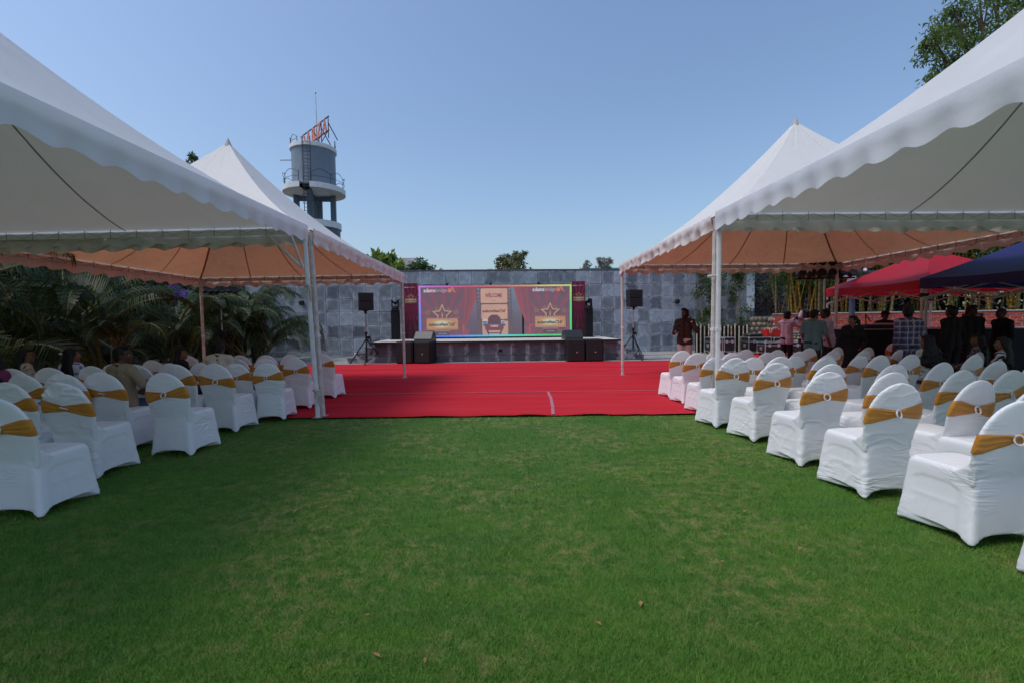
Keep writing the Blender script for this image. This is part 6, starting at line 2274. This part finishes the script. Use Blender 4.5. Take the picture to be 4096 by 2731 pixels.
# ---------------------------------------------------------------- bags, bottle, fallen leaves
t = thing('purple_handbag', 'small purple handbag with strap on a chair seat in the left block', 'handbag', (-4.22, 7.50, .49), .2)
g = MB(); g.bbox((0, 0, .09), (.24, .10, .18), .03); g.build('bag_body', mat('purple_leather', (.16, .02, .09), .5), t, smooth=True)
g = MB(); g.tube([(-.1, 0, .17), (0, .02, .27), (.12, 0, .15), (.22, .05, .02)], .010, 6); g.build('strap', mat('purple_leather', (.16, .02, .09)), t)
t = thing('black_handbag', 'black handbag with looped strap on a chair seat in the left block', 'handbag', (-4.80, 7.02, .50), -.2)
g = MB(); g.bbox((-.02, 0, .06), (.26, .18, .11), .03); g.build('bag_body', M_black, t, smooth=True)
g = MB(); g.tube([(-.06, -.02, .11), (.06, -.05, .15), (.16, -.06, .10), (.215, -.08, 0), (.225, -.1, -.14)], .010, 6); g.build('strap', M_black, t)
t = thing('water_bottle', 'small clear water bottle with blue cap between left chairs', 'bottle', (-5.48, 5.20, .0))
t.location.z = .50; t.location.x = -5.30; t.location.y = 5.14
g = MB(); g.lathe([(0, 0), (.03, 0), (.032, .02), (.032, .14), (.014, .185), (.014, .2)], n=12); g.build('bottle_body', mat('bottle_plastic', (.55, .6, .62), .15), t, smooth=True)
g = MB(); g.lathe([(.016, .195), (.016, .215), (0, .216)], n=12); g.build('cap', mat('cap_blue', (.03, .14, .5), .4), t)
lm = MB(); lm.add([(-.035, 0, .004), (0, -.014, .010), (.04, 0, .006), (0, .016, .014)], [(0, 1, 2), (0, 2, 3)])
lms = lm.mesh('dry_leaf', mat('dry_leaf', (.30, .15, .06), .8, .3, 30, rnd=.3))
rl = random.Random(8)
for k in range(22):
    y = rl.uniform(2.0, 6.6); x = rl.uniform(-.9, .95) * (0.3 + y * .62)
    o = link('dry_leaf', lms, None, (x, y, lawn_z(x, y) + .022), rl.random() * 6.28)
    s_ = rl.uniform(.35, .8); o.scale = (s_, s_, s_)
    tag(o, 'small dry brown leaf fallen on the lawn', 'leaf', 'dry leaves scattered on the lawn')
# ---------------------------------------------------------------- people
M_skin = {'dark': mat('skin_dark', (0.085, 0.040, 0.024), .5, .1, 8), 'brown': mat('skin_brown', (0.20, 0.095, 0.055), .5, .1, 8), 'tan': mat('skin_tan', (0.24, 0.125, 0.078), .5, .1, 8)}
M_hair = mat('black_hair', (0.008, 0.007, 0.007), .5, .3, 30, .6, 90, stretch=(1, 1, .2))
M_eye = mat('eye_white', (.30, .29, .27), .2)
M_iris = mat('eye_dark', (.01, .008, .007), .15)
M_lip = mat('lip', (.22, .06, .05), .5)
M_shoe = mat('shoe_dark', (.03, .025, .022), .5)
def cloth(name, col, b=.35): return mat('cloth_' + name, col, .8, .10, 5, b, 26)
def patterned(name, kind, base, c1, c2, scale):
    if name in MATS: return MATS[name]
    m, nt, p = new_mat(name)
    tc = N(nt, 'ShaderNodeTexCoord')
    sp = N(nt, 'ShaderNodeSeparateXYZ'); L(nt, tc.outputs['Object'], sp.inputs[0])
    if kind == 'plaid':
        def band(o, s, w, off=0.0):
            f = math_(nt, 'FRACT', math_(nt, 'ADD', math_(nt, 'MULTIPLY', o, s), off))
            return math_(nt, 'LESS_THAN', f, w)
        hx = math_(nt, 'ADD', sp.outputs[0], math_(nt, 'MULTIPLY', sp.outputs[1], .6))
        a = math_(nt, 'ADD', math_(nt, 'MULTIPLY', band(hx, scale, .40), .5), math_(nt, 'MULTIPLY', band(sp.outputs[2], scale, .40), .5))
        c = ramp(nt, a, [(0.0, base), (0.5, c1), (1.0, tuple((x * 2 + y) / 3 for x, y in zip(c1, (0.01, 0.01, 0.02))))])
        l = math_(nt, 'MAXIMUM', band(hx, scale, .14, .30), band(sp.outputs[2], scale, .14, .30))
        c = mixc(nt, math_(nt, 'MULTIPLY', l, .75), c, c2)
    elif kind == 'floral':
        v = N(nt, 'ShaderNodeTexVoronoi', Scale=scale); L(nt, tc.outputs['Object'], v.inputs['Vector'])
        n_ = N(nt, 'ShaderNodeTexNoise', Scale=scale * 1.7, Detail=3.0); L(nt, tc.outputs['Object'], n_.inputs['Vector'])
        f = math_(nt, 'LESS_THAN', math_(nt, 'ADD', v.outputs['Distance'], math_(nt, 'MULTIPLY', n_.outputs['Fac'], .5)), .56)
        c = mixc(nt, f, base, mixc(nt, v.outputs['Color'], c1, c2))
    else:
        w = N(nt, 'ShaderNodeTexWave', Scale=scale, Distortion=7.0, Detail=2.0); w.bands_direction = 'DIAGONAL'
        L(nt, tc.outputs['Object'], w.inputs['Vector'])
        c = ramp(nt, w.outputs['Fac'], [(0.45, base), (0.55, c1)])
    L(nt, c, p.inputs['Base Color'])
    p.inputs['Roughness'].default_value = .8
    MATS[name] = m
    return m

def capsule(mb, a, b, ra, rb, n=10, sx=1.0):
    a, b = Vector(a), Vector(b)
    d = (b - a)
    d = d.normalized() if d.length > 1e-6 else Vector((0, 0, 1))
    mb.tube([a - d * ra, a - d * ra * .75, a - d * ra * .35, a, b, b + d * rb * .35, b + d * rb * .75, b + d * rb],
            [ra * .08, ra * .66, ra * .94, ra, rb, rb * .94, rb * .66, rb * .08], n)

def hand(mb, wrist, d, palm_n, side, curl, s=1.0):
    """palm, four unequal fingers in two bent segments, thumb from the side of the palm"""
    d = Vector(d).normalized(); pn = Vector(palm_n).normalized()
    sd = d.cross(pn).normalized() * side
    pn = sd.cross(d).normalized() * side
    c = Vector(wrist)
    for k in range(4):
        o = sd * (.027 - .018 * k) * s
        capsule(mb, c + o * .6 + d * .01 * s, c + o + d * .078 * s, .014 * s, .0125 * s, 7)
    for k, ln in enumerate((.068, .076, .071, .054)):
        o = sd * (.028 - .0187 * k) * s
        b0 = c + o + d * .082 * s
        d1 = (d * math.cos(curl * .8) + pn * math.sin(curl * .8)).normalized()
        d2 = (d * math.cos(curl * 1.9) + pn * math.sin(curl * 1.9)).normalized()
        b1 = b0 + d1 * ln * .55 * s
        capsule(mb, b0, b1, .0095 * s, .0088 * s, 6)
        capsule(mb, b1, b1 + d2 * ln * .45 * s, .0088 * s, .0072 * s, 6)
    t0 = c + sd * .030 * s + d * .022 * s
    t1 = t0 + (sd * .75 + d * .65 + pn * .3).normalized() * .042 * s
    t2 = t1 + (sd * .25 + d * .9 + pn * (.3 + curl * .4)).normalized() * .032 * s
    capsule(mb, t0, t1, .0125 * s, .011 * s, 6); capsule(mb, t1, t2, .0105 * s, .0085 * s, 6)

def person(label, loc, rotz, H, shirt, trousers, skin='brown', hair='short', pose=None, yaw=0.0, pitch=0.0, sit=False,
           sleeve='long', build=1.0, female=False, skirt=False, extra=None, group=None, beard=False, lean=(0, 0), bag_legs=False):
    """local axes: forward +y, own right +x"""
    k = H / 1.72
    t = thing('person', label, 'person', loc, rotz, group)
    sk = M_skin[skin]
    J = {}
    dz = -.43 if sit else 0.0
    sw_ = (.155 if female else .176) * build
    def lz(z):                        # lean of the upper body about the pelvis
        f = max(0, (z - .92) / .7)
        return Vector((lean[0] * f, lean[1] * f, 0))
    for s_, nm in ((1, 'R'), (-1, 'L')):
        J['sh' + nm] = Vector((s_ * sw_, -.01, 1.405 + dz)) + lz(1.405)
        J['el' + nm] = J['sh' + nm] + Vector((s_ * .045, -.03, -.285))
        J['wr' + nm] = J['el' + nm] + Vector((s_ * .0, .07, -.245))
        J['hip' + nm] = Vector((s_ * .088, 0, .91 + dz))
        if sit:
            J['kn' + nm] = Vector((s_ * .12, .43, .50)); J['an' + nm] = Vector((s_ * .12, .40, .075))
            J['el' + nm] = J['sh' + nm] + Vector((s_ * .045, .06, -.27)); J['wr' + nm] = J['el' + nm] + Vector((-s_ * .06, .22, -.06))
        else:
            J['kn' + nm] = Vector((s_ * .10, .02, .485)); J['an' + nm] = Vector((s_ * .105, -.03, .075))
    for n_, v in (pose or {}).items():
        if not n_.startswith('curl'): J[n_] = Vector(v)
    neck = Vector((0, -.02, 1.46 + dz)) + lz(1.46)
    hc = Vector((0, .015, 1.600 + dz)) + lz(1.60)
    hm = Matrix.Rotation(yaw, 3, 'Z') @ Matrix.Rotation(pitch, 3, 'X')
    def hp(x, y, z): return hc + hm @ Vector((x, y, z))
    K = lambda v: Vector(tuple(v)) * k
    def torso(mb, ex=0.0):
        bl = build
        for s_ in (-1, 1):
            capsule(mb, K(Vector((s_ * .074 * bl, -.005, 1.33 + dz)) + lz(1.33)), K(Vector((s_ * .066 * bl, 0, 1.12 + dz)) + lz(1.12)), (.090 + ex) * k, (.084 + ex) * k, 12)
            capsule(mb, K(Vector((s_ * .066 * bl, .005, 1.12 + dz)) + lz(1.12)), K(Vector((s_ * .085, 0, .95 + dz))), (.084 * bl + ex) * k, (.096 + ex) * k, 12)
            capsule(mb, K(J['sh' + ('R' if s_ > 0 else 'L')]), K(Vector((s_ * .06, -.015, 1.42 + dz)) + lz(1.42)), (.060 + ex) * k, (.070 + ex) * k, 10)
            if female:
                capsule(mb, K(Vector((s_ * .075, .07, 1.27 + dz)) + lz(1.27)), K(Vector((s_ * .07, .075, 1.25 + dz)) + lz(1.25)), (.058 + ex) * k, (.055 + ex) * k, 8)
    def arm(mb, nm, ex, to):
        capsule(mb, K(J['sh' + nm]), K(J['el' + nm]), (.050 + ex) * k, (.040 + ex) * k, 9) if to > .8 else \
            capsule(mb, K(J['sh' + nm]), K(J['sh' + nm].lerp(J['el' + nm], .72)), (.052 + ex) * k, (.050 + ex) * k, 9)
        if to > .8:
            f = min(1.0, (to - 1) * 1.0) if to < 2 else .93
            if f > 0: capsule(mb, K(J['el' + nm]), K(J['el' + nm].lerp(J['wr' + nm], f)), (.040 + ex) * k, (.030 + ex * 1.2 - .009 * (f < .8) + .009 * (f < .8)) * k, 9)
    def leg(mb, nm, ex):
        capsule(mb, K(J['hip' + nm]), K(J['kn' + nm]), (.084 + ex) * k, (.056 + ex) * k, 10)
        capsule(mb, K(J['kn' + nm]), K(J['an' + nm]), (.054 + ex) * k, (.038 + ex * 1.4) * k, 10)
    # body skin: one continuous surface
    mb = MB()
    torso(mb)
    for nm in 'RL':
        arm(mb, nm, 0.0, 2); leg(mb, nm, -.006)
    capsule(mb, K(neck - Vector((0, 0, .06))), K(hc - Vector((0, .01, .06))), .058 * k, .054 * k, 10)
    mb.sphere(K(hp(0, -.012, .022)), (.076 * k, .095 * k, .092 * k), 14, rot=hm)
    mb.sphere(K(hp(0, .022, -.030)), (.062 * k, .072 * k, .088 * k), 14, rot=hm)
    capsule(mb, K(hp(0, .070, -.085)), K(hp(0, .060, -.088)), .026 * k, .022 * k, 8)
    for s_ in (-1, 1):
        mb.sphere(K(hp(s_ * .079, -.008, -.012)), (.012 * k, .020 * k, .032 * k), 8, rot=hm)
        capsule(mb, K(hp(s_ * .012, .088, .028)), K(hp(s_ * .048, .074, .026)), .010 * k, .009 * k, 6)
        capsule(mb, K(hp(s_ * .040, .066, -.030)), K(hp(s_ * .034, .064, -.055)), .020 * k, .016 * k, 6)
    capsule(mb, K(hp(0, .090, .012)), K(hp(0, .108, -.026)), .009 * k, .014 * k, 6)
    co, fs, no = fuse(mb, .0115, 4, .45)
    V = [tuple(v) for v in co]; Fc = list(fs)
    hb = MB()
    for s_, nm in ((1, 'R'), (-1, 'L')):
        d = (J['wr' + nm] - J['el' + nm]).normalized()
        dd = (pose or {}).get('hand' + nm, d)
        pn = (pose or {}).get('palm' + nm, Vector((-s_, .3, 0)))
        hand(hb, K(J['wr' + nm]), dd, pn, s_, (pose or {}).get('curl' + nm, .45), k * (.92 if female else 1.0))
    hv, hf, _ = fuse(hb, .0042, 2, .4)
    o_ = len(V)
    V += [tuple(v) for v in hv]; Fc += [tuple(i + o_ for i in f) for f in hf]
    link('body', raw_mesh('body', V, Fc, sk), t)
    # face
    for s_ in (-1, 1):
        g = MB(); g.sphere(K(hp(s_ * .031, .079, .006)), .0125 * k, 8, mi=0); g.sphere(K(hp(s_ * .031, .0885, .006)), .0062 * k, 6, mi=1)
        g.build('eye', [M_eye, M_iris], t, smooth=True)
        g = MB(); g.tube([K(hp(s_ * .014, .096, .028)), K(hp(s_ * .032, .094, .034)), K(hp(s_ * .050, .082, .028))], [.003 * k, .005 * k, .003 * k], 5); g.build('eyebrow', M_hair, t)
    g = MB(); g.sphere(K(hp(0, .092, -.055)), (.024 * k, .010 * k, .008 * k), 8, rot=hm); g.build('mouth', M_lip, t, smooth=True)
    # hair
    mb = MB()
    if hair != 'bald':
        mb.sphere(K(hp(0, -.022, .034)), (.086 * k, .098 * k, .098 * k), 14, rot=hm)
        mb.sphere(K(hp(0, -.055, -.01)), (.078 * k, .062 * k, .090 * k), 12, rot=hm)
        for s_ in (-1, 1): mb.sphere(K(hp(s_ * .070, -.015, .020)), (.018 * k, .04 * k, .045 * k), 8, rot=hm)
        if hair in ('short', 'tall'):
            for q in range(7):
                mb.sphere(K(hp(-.05 + .1 * q / 6, .045 + .01 * math.sin(q * 2), .098 + (.02 if hair == 'tall' else 0) + .008 * math.sin(q * 3))), .028 * k, 8)
        if hair in ('long', 'curly'):
            sp_ = .13 if hair == 'curly' else .085
            ln_ = .48 if hair == 'curly' else .42
            for q in range(9 if hair == 'curly' else 7):
                a = (q / (8 if hair == 'curly' else 6) - .5) * 2
                top = hp(a * .07, -.055 + .03 * abs(a), .01)
                p1 = Vector((top.x + a * sp_ * .4, top.y - .05, top.z - .18)); p2 = Vector((top.x + a * sp_, top.y - .07, top.z - ln_ + .07 * abs(a)))
                pts = [top, p1, p2]
                mb.tube([K(top), K(p1), K(p2), K(p2 - Vector((0, 0, .03)))], [.045 * k, (.06 if hair == 'curly' else .045) * k, (.055 if hair == 'curly' else .035) * k, .008 * k], 8)
                if hair == 'curly':
                    for _ in range(5):
                        f = random.random()
                        c_ = p1.lerp(p2, f) + Vector((random.gauss(0, .035), -.03, random.gauss(0, .03)))
                        mb.sphere(K(c_), .040 * k, 8)
            mb.sphere(K(hp(0, .03, .085)), (.07 * k, .055 * k, .03 * k), 10, rot=hm)
        if hair == 'ponytail':
            b0 = hp(0, -.11, .03)
            mb.tube([K(b0), K(b0 + Vector((0, 0, -.0)) + hm @ Vector((0, -.05, -.04))), K(b0 + hm @ Vector((0, -.05, -.18))), K(b0 + hm @ Vector((0, -.03, -.30)))], [.03 * k, .04 * k, .035 * k, .008 * k], 8)
            mb.sphere(K(hp(0, .03, .085)), (.07 * k, .055 * k, .03 * k), 10, rot=hm)
        co, fs, no = fuse(mb, .0105, 2, .4)
        inv = hm.transposed()
        keep = []
        lim = np.array([(inv @ (Vector(tuple(v)) / k - hc))[:] for v in co])
        # hairline: nothing in front of the face
        for f in fs:
            c = lim[list(f)].mean(axis=0)
            if c[1] > .035 and c[2] < .062: continue
            if c[1] > .0 and c[2] < -.03 and hair in ('short', 'tall', 'thin'): continue
            if hair == 'thin' and c[2] > .10 and c[1] > -.04: continue
            keep.append(f)
        for i in range(len(co)):
            co[i] += no[i] * .006 * mnoise.noise(Vector(tuple(co[i])) * 45)
        link('hair', raw_mesh('hair', co, keep, M_hair), t)
    if beard:
        mb = MB()
        capsule(mb, K(hp(-.052, .03, -.07)), K(hp(0, .070, -.100)), .020 * k, .026 * k, 8); capsule(mb, K(hp(.052, .03, -.07)), K(hp(0, .070, -.100)), .020 * k, .026 * k, 8)
        capsule(mb, K(hp(-.025, .092, -.042)), K(hp(.025, .092, -.042)), .007 * k, .007 * k, 6)
        co, fs, no = fuse(mb, .006, 1, .3)
        link('beard', raw_mesh('beard', co, fs, M_hair), t)
    # clothes
    mb = MB(); torso(mb, .013)
    if not skirt:
        # loose hem over the hips
        for s_ in (-1, 1): capsule(mb, K(Vector((s_ * .085, 0, .98 + dz))), K(Vector((s_ * .087, 0, (.86 if not sit else .96) + dz))), .106 * k, .100 * k, 12)
    for nm in 'RL':
        arm(mb, nm, .012 if sleeve != 'long' else .011, {'short': .7, 'elbow': 1.35, 'long': 2}[sleeve])
    co, fs, no = fuse(mb, .0125, 5, .5)
    for i in range(len(co)):
        v = co[i]
        co[i] += no[i] * (.007 * mnoise.noise((v[0] * 7, v[1] * 7, v[2] * 16 + loc[0] * 5)) + .004 * mnoise.noise((v[0] * 17 + v[2] * 9, v[1] * 17, v[2] * 20)))
    # open neckline
    nk = np.array((neck * k)[:])
    keep = [f for f in fs if np.linalg.norm(co[list(f)].mean(axis=0) - (nk + np.array([0, .012, .02]))) > .062 * k]
    link('shirt', raw_mesh('shirt', co, keep, shirt), t)
    if female is False:
        g = MB()
        g.tube([K(neck + Vector((.070 * math.cos(a), .012 + .070 * math.sin(a), .015 - .02 * math.sin(a)))) for a in [2 * PI * q / 20 for q in range(21)]], .013 * k, 6, caps=False)
        g.build('collar', shirt, t, smooth=True)
    mb = MB()
    for nm in 'RL':
        leg(mb, nm, .010)
        capsule(mb, K(Vector((0.08 if nm == 'R' else -.08, 0, .96 + dz))), K(J['hip' + nm]), .110 * k, .098 * k, 12)
    if skirt:
        vs = []
        for z, rx, ry in ((1.02, .15, .12), (.90, .19, .15), (.6, .22, .19), (.25, .25, .21)):
            vs.append((z, rx, ry))
        tmp = MB()
        n_ = 20
        pv, pf = [], []
        for z, rx, ry in vs:
            for q in range(n_): pv.append((rx * k * math.cos(2 * PI * q / n_), ry * k * math.sin(2 * PI * q / n_), z * k))
        for i in range(len(vs) - 1):
            for q in range(n_):
                q2 = (q + 1) % n_
                pf.append((i * n_ + q2, i * n_ + q, (i + 1) * n_ + q, (i + 1) * n_ + q2))
        pf.append(tuple(range(n_))); pf.append(tuple((len(vs) - 1) * n_ + q for q in range(n_))[::-1])
        mb.add(pv, pf)
    co, fs, no = fuse(mb, .0135, 4, .5)
    for i in range(len(co)):
        v = co[i]; co[i] += no[i] * .005 * mnoise.noise((v[0] * 8, v[1] * 8, v[2] * 14))
    link('skirt' if skirt else 'trousers', raw_mesh('trousers', co, fs, trousers), t)
    for s_, nm in ((1, 'R'), (-1, 'L')):
        a = J['an' + nm]
        mb = MB(); capsule(mb, K((a.x, a.y - .02, .040)), K((a.x + s_ * .02, a.y + .15, .032)), .042 * k, .036 * k, 8); capsule(mb, K((a.x, a.y, .04)), K((a.x, a.y, .09)), .042 * k, .042 * k, 8)
        for i, v in enumerate(mb.v): mb.v[i] = (v[0], v[1], max(.004, v[2]))
        mb.build('shoe', M_shoe, t, smooth=True)
    if extra: extra(t, J, K, hp, k)
    return t

def cap_(t, J, K, hp, k, col=M_hair):
    g = MB()
    m = MB()
    c = hp(0, -.012, .045)
    q = (hp(0, 1, 0) - hp(0, 0, 0))
    yaw = math.atan2(-q.x, q.y)
    rot = Matrix.Rotation(yaw, 3, 'Z')
    g.lathe([(.098, 0), (.098, .03), (.085, .065), (.05, .09), (.0, .096)], K(c), 16, rot=rot)
    g.add([K(c + rot @ Vector(v)) for v in ((-.075, .06, .004), (.075, .06, .004), (.06, .165, -.012), (-.06, .165, -.012), (-.075, .06, .014), (.075, .06, .014), (.06, .165, -.004), (-.06, .165, -.004))], [(3, 2, 1, 0), (4, 5, 6, 7), (2, 3, 7, 6), (0, 3, 7, 4), (1, 5, 6, 2)])
    g.build('cap', mat('cap_black', (.012, .012, .014), .8), t, smooth=True)
def glasses(t, J, K, hp, k):
    g = MB()
    for s_ in (-1, 1):
        c = hp(s_ * .033, .104, .004)
        ex = (hp(1, 0, 0) - hp(0, 0, 0)); ez = (hp(0, 0, 1) - hp(0, 0, 0))
        g.tube([K(c + ex * .024 * math.cos(a) + ez * .019 * math.sin(a)) for a in [2 * PI * q / 14 for q in range(15)]], .0022, 5, caps=False)
        g.tube([K(hp(s_ * .057, .100, .008)), K(hp(s_ * .082, .0, .004))], .002, 5)
    g.tube([K(hp(-.010, .108, .006)), K(hp(.010, .108, .006))], .002, 5)
    g.build('glasses', mat('glasses_frame', (.05, .05, .055), .3), t)
def watch(nm, col, w=.02):
    def f(t, J, K, hp, k):
        d = (J['wr' + nm] - J['el' + nm]).normalized()
        q = d.to_track_quat('Z', 'Y').to_matrix()
        g = MB(); g.lathe([(.033 * k, -w / 2), (.036 * k, 0), (.033 * k, w / 2)], K(J['wr' + nm] - d * .015), 14, rot=q); g.build('wristband', col, t, smooth=True)
    return f
def multi(*fs):
    def f(*a):
        for x in fs: x(*a)
    return f
M_pale = cloth('pale_trousers', (.58, .47, .42)); M_blk = cloth('black', (.012, .012, .014)); M_jean = cloth('denim', (.035, .06, .14))
M_steel = mat('steel', (.6, .6, .6), .25, metal=.9); M_gold = mat('gold', (.6, .4, .12), .3, metal=.9)

# man on the phone beside the tent pole: facing us and a little left, phone at his left ear
def phone_x(t, J, K, hp, k):
    p = K(hp(-.098, .02, -.03)); g = MB(); g.bbox(p, (.012, .075, .15), .004, Matrix.Rotation(.2, 3, 'X')); g.build('phone', M_black, t)
    w = K(J['wrR'] + Vector((-.03, .05, .10))); g = MB(); g.lathe([(.022, -.06), (.022, .02), (.034, .04), (.034, .07), (.02, .10), (0, .105)], w, 10); g.build('microphone', M_black, t, smooth=True)
    watch('L', M_steel, .03)(t, J, K, hp, k); watch('R', M_white, .018)(t, J, K, hp, k)
person('man in a dark brown shirt talking on a phone beside the white tent pole', (4.46, 11.9, 0.02), R(165), 1.78, cloth('brown', (.055, .024, .018)), M_pale, 'dark', 'tall',
       dict(elL=(-.27, .12, 1.16), wrL=(-.13, .13, 1.42), handL=(.0, .1, 1), palmL=(1, -.2, 0), curlL=.7, elR=(.26, .02, 1.12), wrR=(.20, .24, 1.17), handR=(-.25, .3, .9), palmR=(-.6, .6, 0), curlR=1.1),
       yaw=R(-38), sleeve='elbow', beard=True, extra=phone_x)
# man in the pink shirt and cap holding a lanyard up
def lanyard(t, J, K, hp, k):
    cap_(t, J, K, hp, k)
    a = K(J['wrL'] + Vector((0.02, .05, .06)));
    g = MB(); g.tube([a, a + Vector((.05, .10, -.30)), a + Vector((.0, .12, -.62))], .006, 5); g.tube([a, a + Vector((-.03, .12, -.30)), a + Vector((.0, .12, -.62))], .006, 5); g.bbox(a + Vector((0, .12, -.68)), (.09, .01, .12), .003)
    g.build('lanyard', M_black, t)
person('man in a pink shirt and black cap holding up a lanyard by the flight cases', (7.72, 12.95, .02), R(-70), 1.69, cloth('pink', (.62, .42, .50)), M_blk, 'dark', 'short',
       dict(elR=(.26, .16, 1.30), wrR=(.06, .28, 1.46), handR=(-.3, .7, .5), elL=(-.24, .12, 1.34), wrL=(-.02, .34, 1.52), handL=(.3, .8, .2), curlL=1.0, curlR=1.0), yaw=R(6), extra=lanyard)
person('man in a pale pink shirt with a hand raised to his dark hair', (8.45, 13.25, .02), R(35), 1.72, cloth('pink2', (.55, .40, .47)), M_blk, 'dark', 'short',
       dict(elL=(-.36, .02, 1.52), wrL=(-.16, .06, 1.70), handL=(.7, .1, .4), curlL=.7), yaw=R(20))
person('man with glasses in a teal polo with navy sleeves looking down to the right', (6.85, 10.5, .02), R(-55), 1.70, cloth('teal', (.11, .24, .24)), cloth('grey_trousers', (.03, .04, .05)), 'tan', 'short',
       dict(elR=(.25, .10, 1.12), wrR=(.24, .30, .93), elL=(-.25, .06, 1.12), wrL=(-.2, .26, .93)), yaw=R(-15), pitch=R(-16), sleeve='short', beard=True, build=1.08, lean=(0, .06),
       extra=multi(glasses, watch('R', M_steel)))
person('balding man in a lavender shirt with rolled sleeves leaning towards the polo man', (7.72, 11.2, .02), R(75), 1.74, cloth('lavender', (.50, .45, .56)), M_blk, 'dark', 'thin',
       dict(elL=(-.24, .20, 1.14), wrL=(-.16, .36, .92), elR=(.24, .14, 1.13), wrR=(.2, .34, .92)), yaw=R(0), pitch=R(-6), lean=(0, .10), build=1.05, sleeve='elbow')
def mic_(t, J, K, hp, k):
    w = K(J['wrL'] + Vector((0, .07, .02))); g = MB(); g.lathe([(.018, -.08), (.02, .04), (.032, .06), (.032, .085), (0, .11)], w, 10); g.build('microphone', M_black, t, smooth=True)
    watch('L', M_gold, .02)(t, J, K, hp, k)
person('woman in a black dress with a ponytail turning left and holding a microphone', (7.42, 10.05, .02), R(150), 1.56, M_blk, M_blk, 'tan', 'ponytail',
       dict(elL=(-.25, .02, 1.10), wrL=(-.16, .20, .98), elR=(.26, .0, 1.13), wrR=(.34, .08, .90)), yaw=R(-55), female=True, skirt=True, extra=mic_)
person('man in a blue plaid shirt with rolled sleeves standing with his back turned', (7.35, 8.55, .02), R(-8), 1.74, patterned('plaid_blue', 'plaid', (.13, .14, .27), (.06, .06, .16), (.48, .42, .42), 9.5), cloth('blue_jeans', (.03, .05, .11)), 'dark', 'tall',
       dict(elR=(.27, -.01, 1.12), wrR=(.28, .05, .86)), yaw=R(-35), sleeve='elbow', beard=True, extra=watch('R', M_white, .025))
person('man in a black cap and dark clothes bending behind the black table', (10.1, 12.5, .02), R(165), 1.66, M_blk, M_blk, 'dark', 'short',
       dict(elR=(.34, .10, 1.20), wrR=(.55, .28, 1.30)), pitch=R(-25), extra=cap_)
person('man in black standing in the shade at the table, short hair, left of three', (9.15, 9.6, .02), R(5), 1.73, M_blk, M_blk, 'dark', 'tall')
person('broad man in black standing in the shade facing us, middle of three', (9.85, 9.9, .02), R(175), 1.75, cloth('black2', (.014, .013, .013)), M_blk, 'dark', 'short', build=1.15)
person('man in black standing in the shade in profile, right of three', (10.35, 9.75, .02), R(80), 1.69, M_blk, M_blk, 'dark', 'bald', yaw=R(10))
# seated, right block
person('seated woman in a green floral top with long curly black hair', (7.18, 7.95, .02), R(4), 1.60, patterned('floral_green', 'floral', (.50, .56, .52), (.05, .16, .08), (.16, .30, .20), 16), M_jean, 'tan', 'curly', sit=True, female=True, sleeve='short', yaw=R(20))
person('seated woman in a black and white checked shirt, face turned left', (8.45, 8.35, .02), R(30), 1.60, patterned('plaid_bw', 'plaid', (.35, .35, .37), (.10, .10, .11), (.02, .02, .02), 13), M_blk, 'brown', 'curly', sit=True, female=True, yaw=R(45))
person('seated woman in a zebra striped top at the right photo edge', (7.95, 7.45, .02), R(25), 1.58, patterned('zebra', 'zebra', (.015, .015, .016), (.55, .55, .57), (0, 0, 0), 6), M_blk, 'brown', 'long', sit=True, female=True, yaw=R(30))
# seated, left block
person('seated person in a magenta top cut by the left photo edge', (-6.82, 6.05, .02), R(0), 1.60, cloth('magenta', (.22, .035, .12)), M_blk, 'brown', 'long', sit=True, female=True, yaw=R(15))
person('seated woman with glasses in a cream floral blouse looking right', (-7.45, 7.05, .02), R(-35), 1.60, patterned('floral_cream', 'floral', (.50, .42, .34), (.20, .05, .06), (.10, .06, .05), 26), M_blk, 'brown', 'long', sit=True, female=True, sleeve='short', yaw=R(-40), extra=glasses)
def clip_(t, J, K, hp, k):
    g = MB(); g.bbox(K(hp(-.06, -.125, .03)), (.075, .03, .03), .01); g.build('hair_clip', M_white, t)
person('seated woman in a blue floral top with long black hair and white clip', (-6.75, 7.05, .02), R(-10), 1.60, patterned('floral_blue', 'floral', (.56, .56, .62), (.05, .09, .36), (.14, .2, .5), 14), M_jean, 'brown', 'long', sit=True, female=True, sleeve='short', yaw=R(-30), extra=clip_)
person('seated man in a khaki polo and jeans looking right', (-5.10, 6.02, .0), R(-20), 1.72, cloth('khaki', (.30, .235, .15)), M_jean, 'dark', 'tall', dict(elR=(.30, .10, .72), wrR=(.20, .36, .66)), sit=True, sleeve='short', yaw=R(-55), build=1.08)
person('seated woman with loose black hair and dark top in profile to the right', (-5.72, 7.95, .02), R(-30), 1.52, M_blk, M_blk, 'brown', 'long', sit=True, female=True, yaw=R(-55))
person('seated man in a cream collared shirt seen from behind', (-4.93, 7.75, .02), R(0), 1.68, cloth('cream', (.60, .54, .44)), M_blk, 'dark', 'short', sit=True, yaw=R(4))
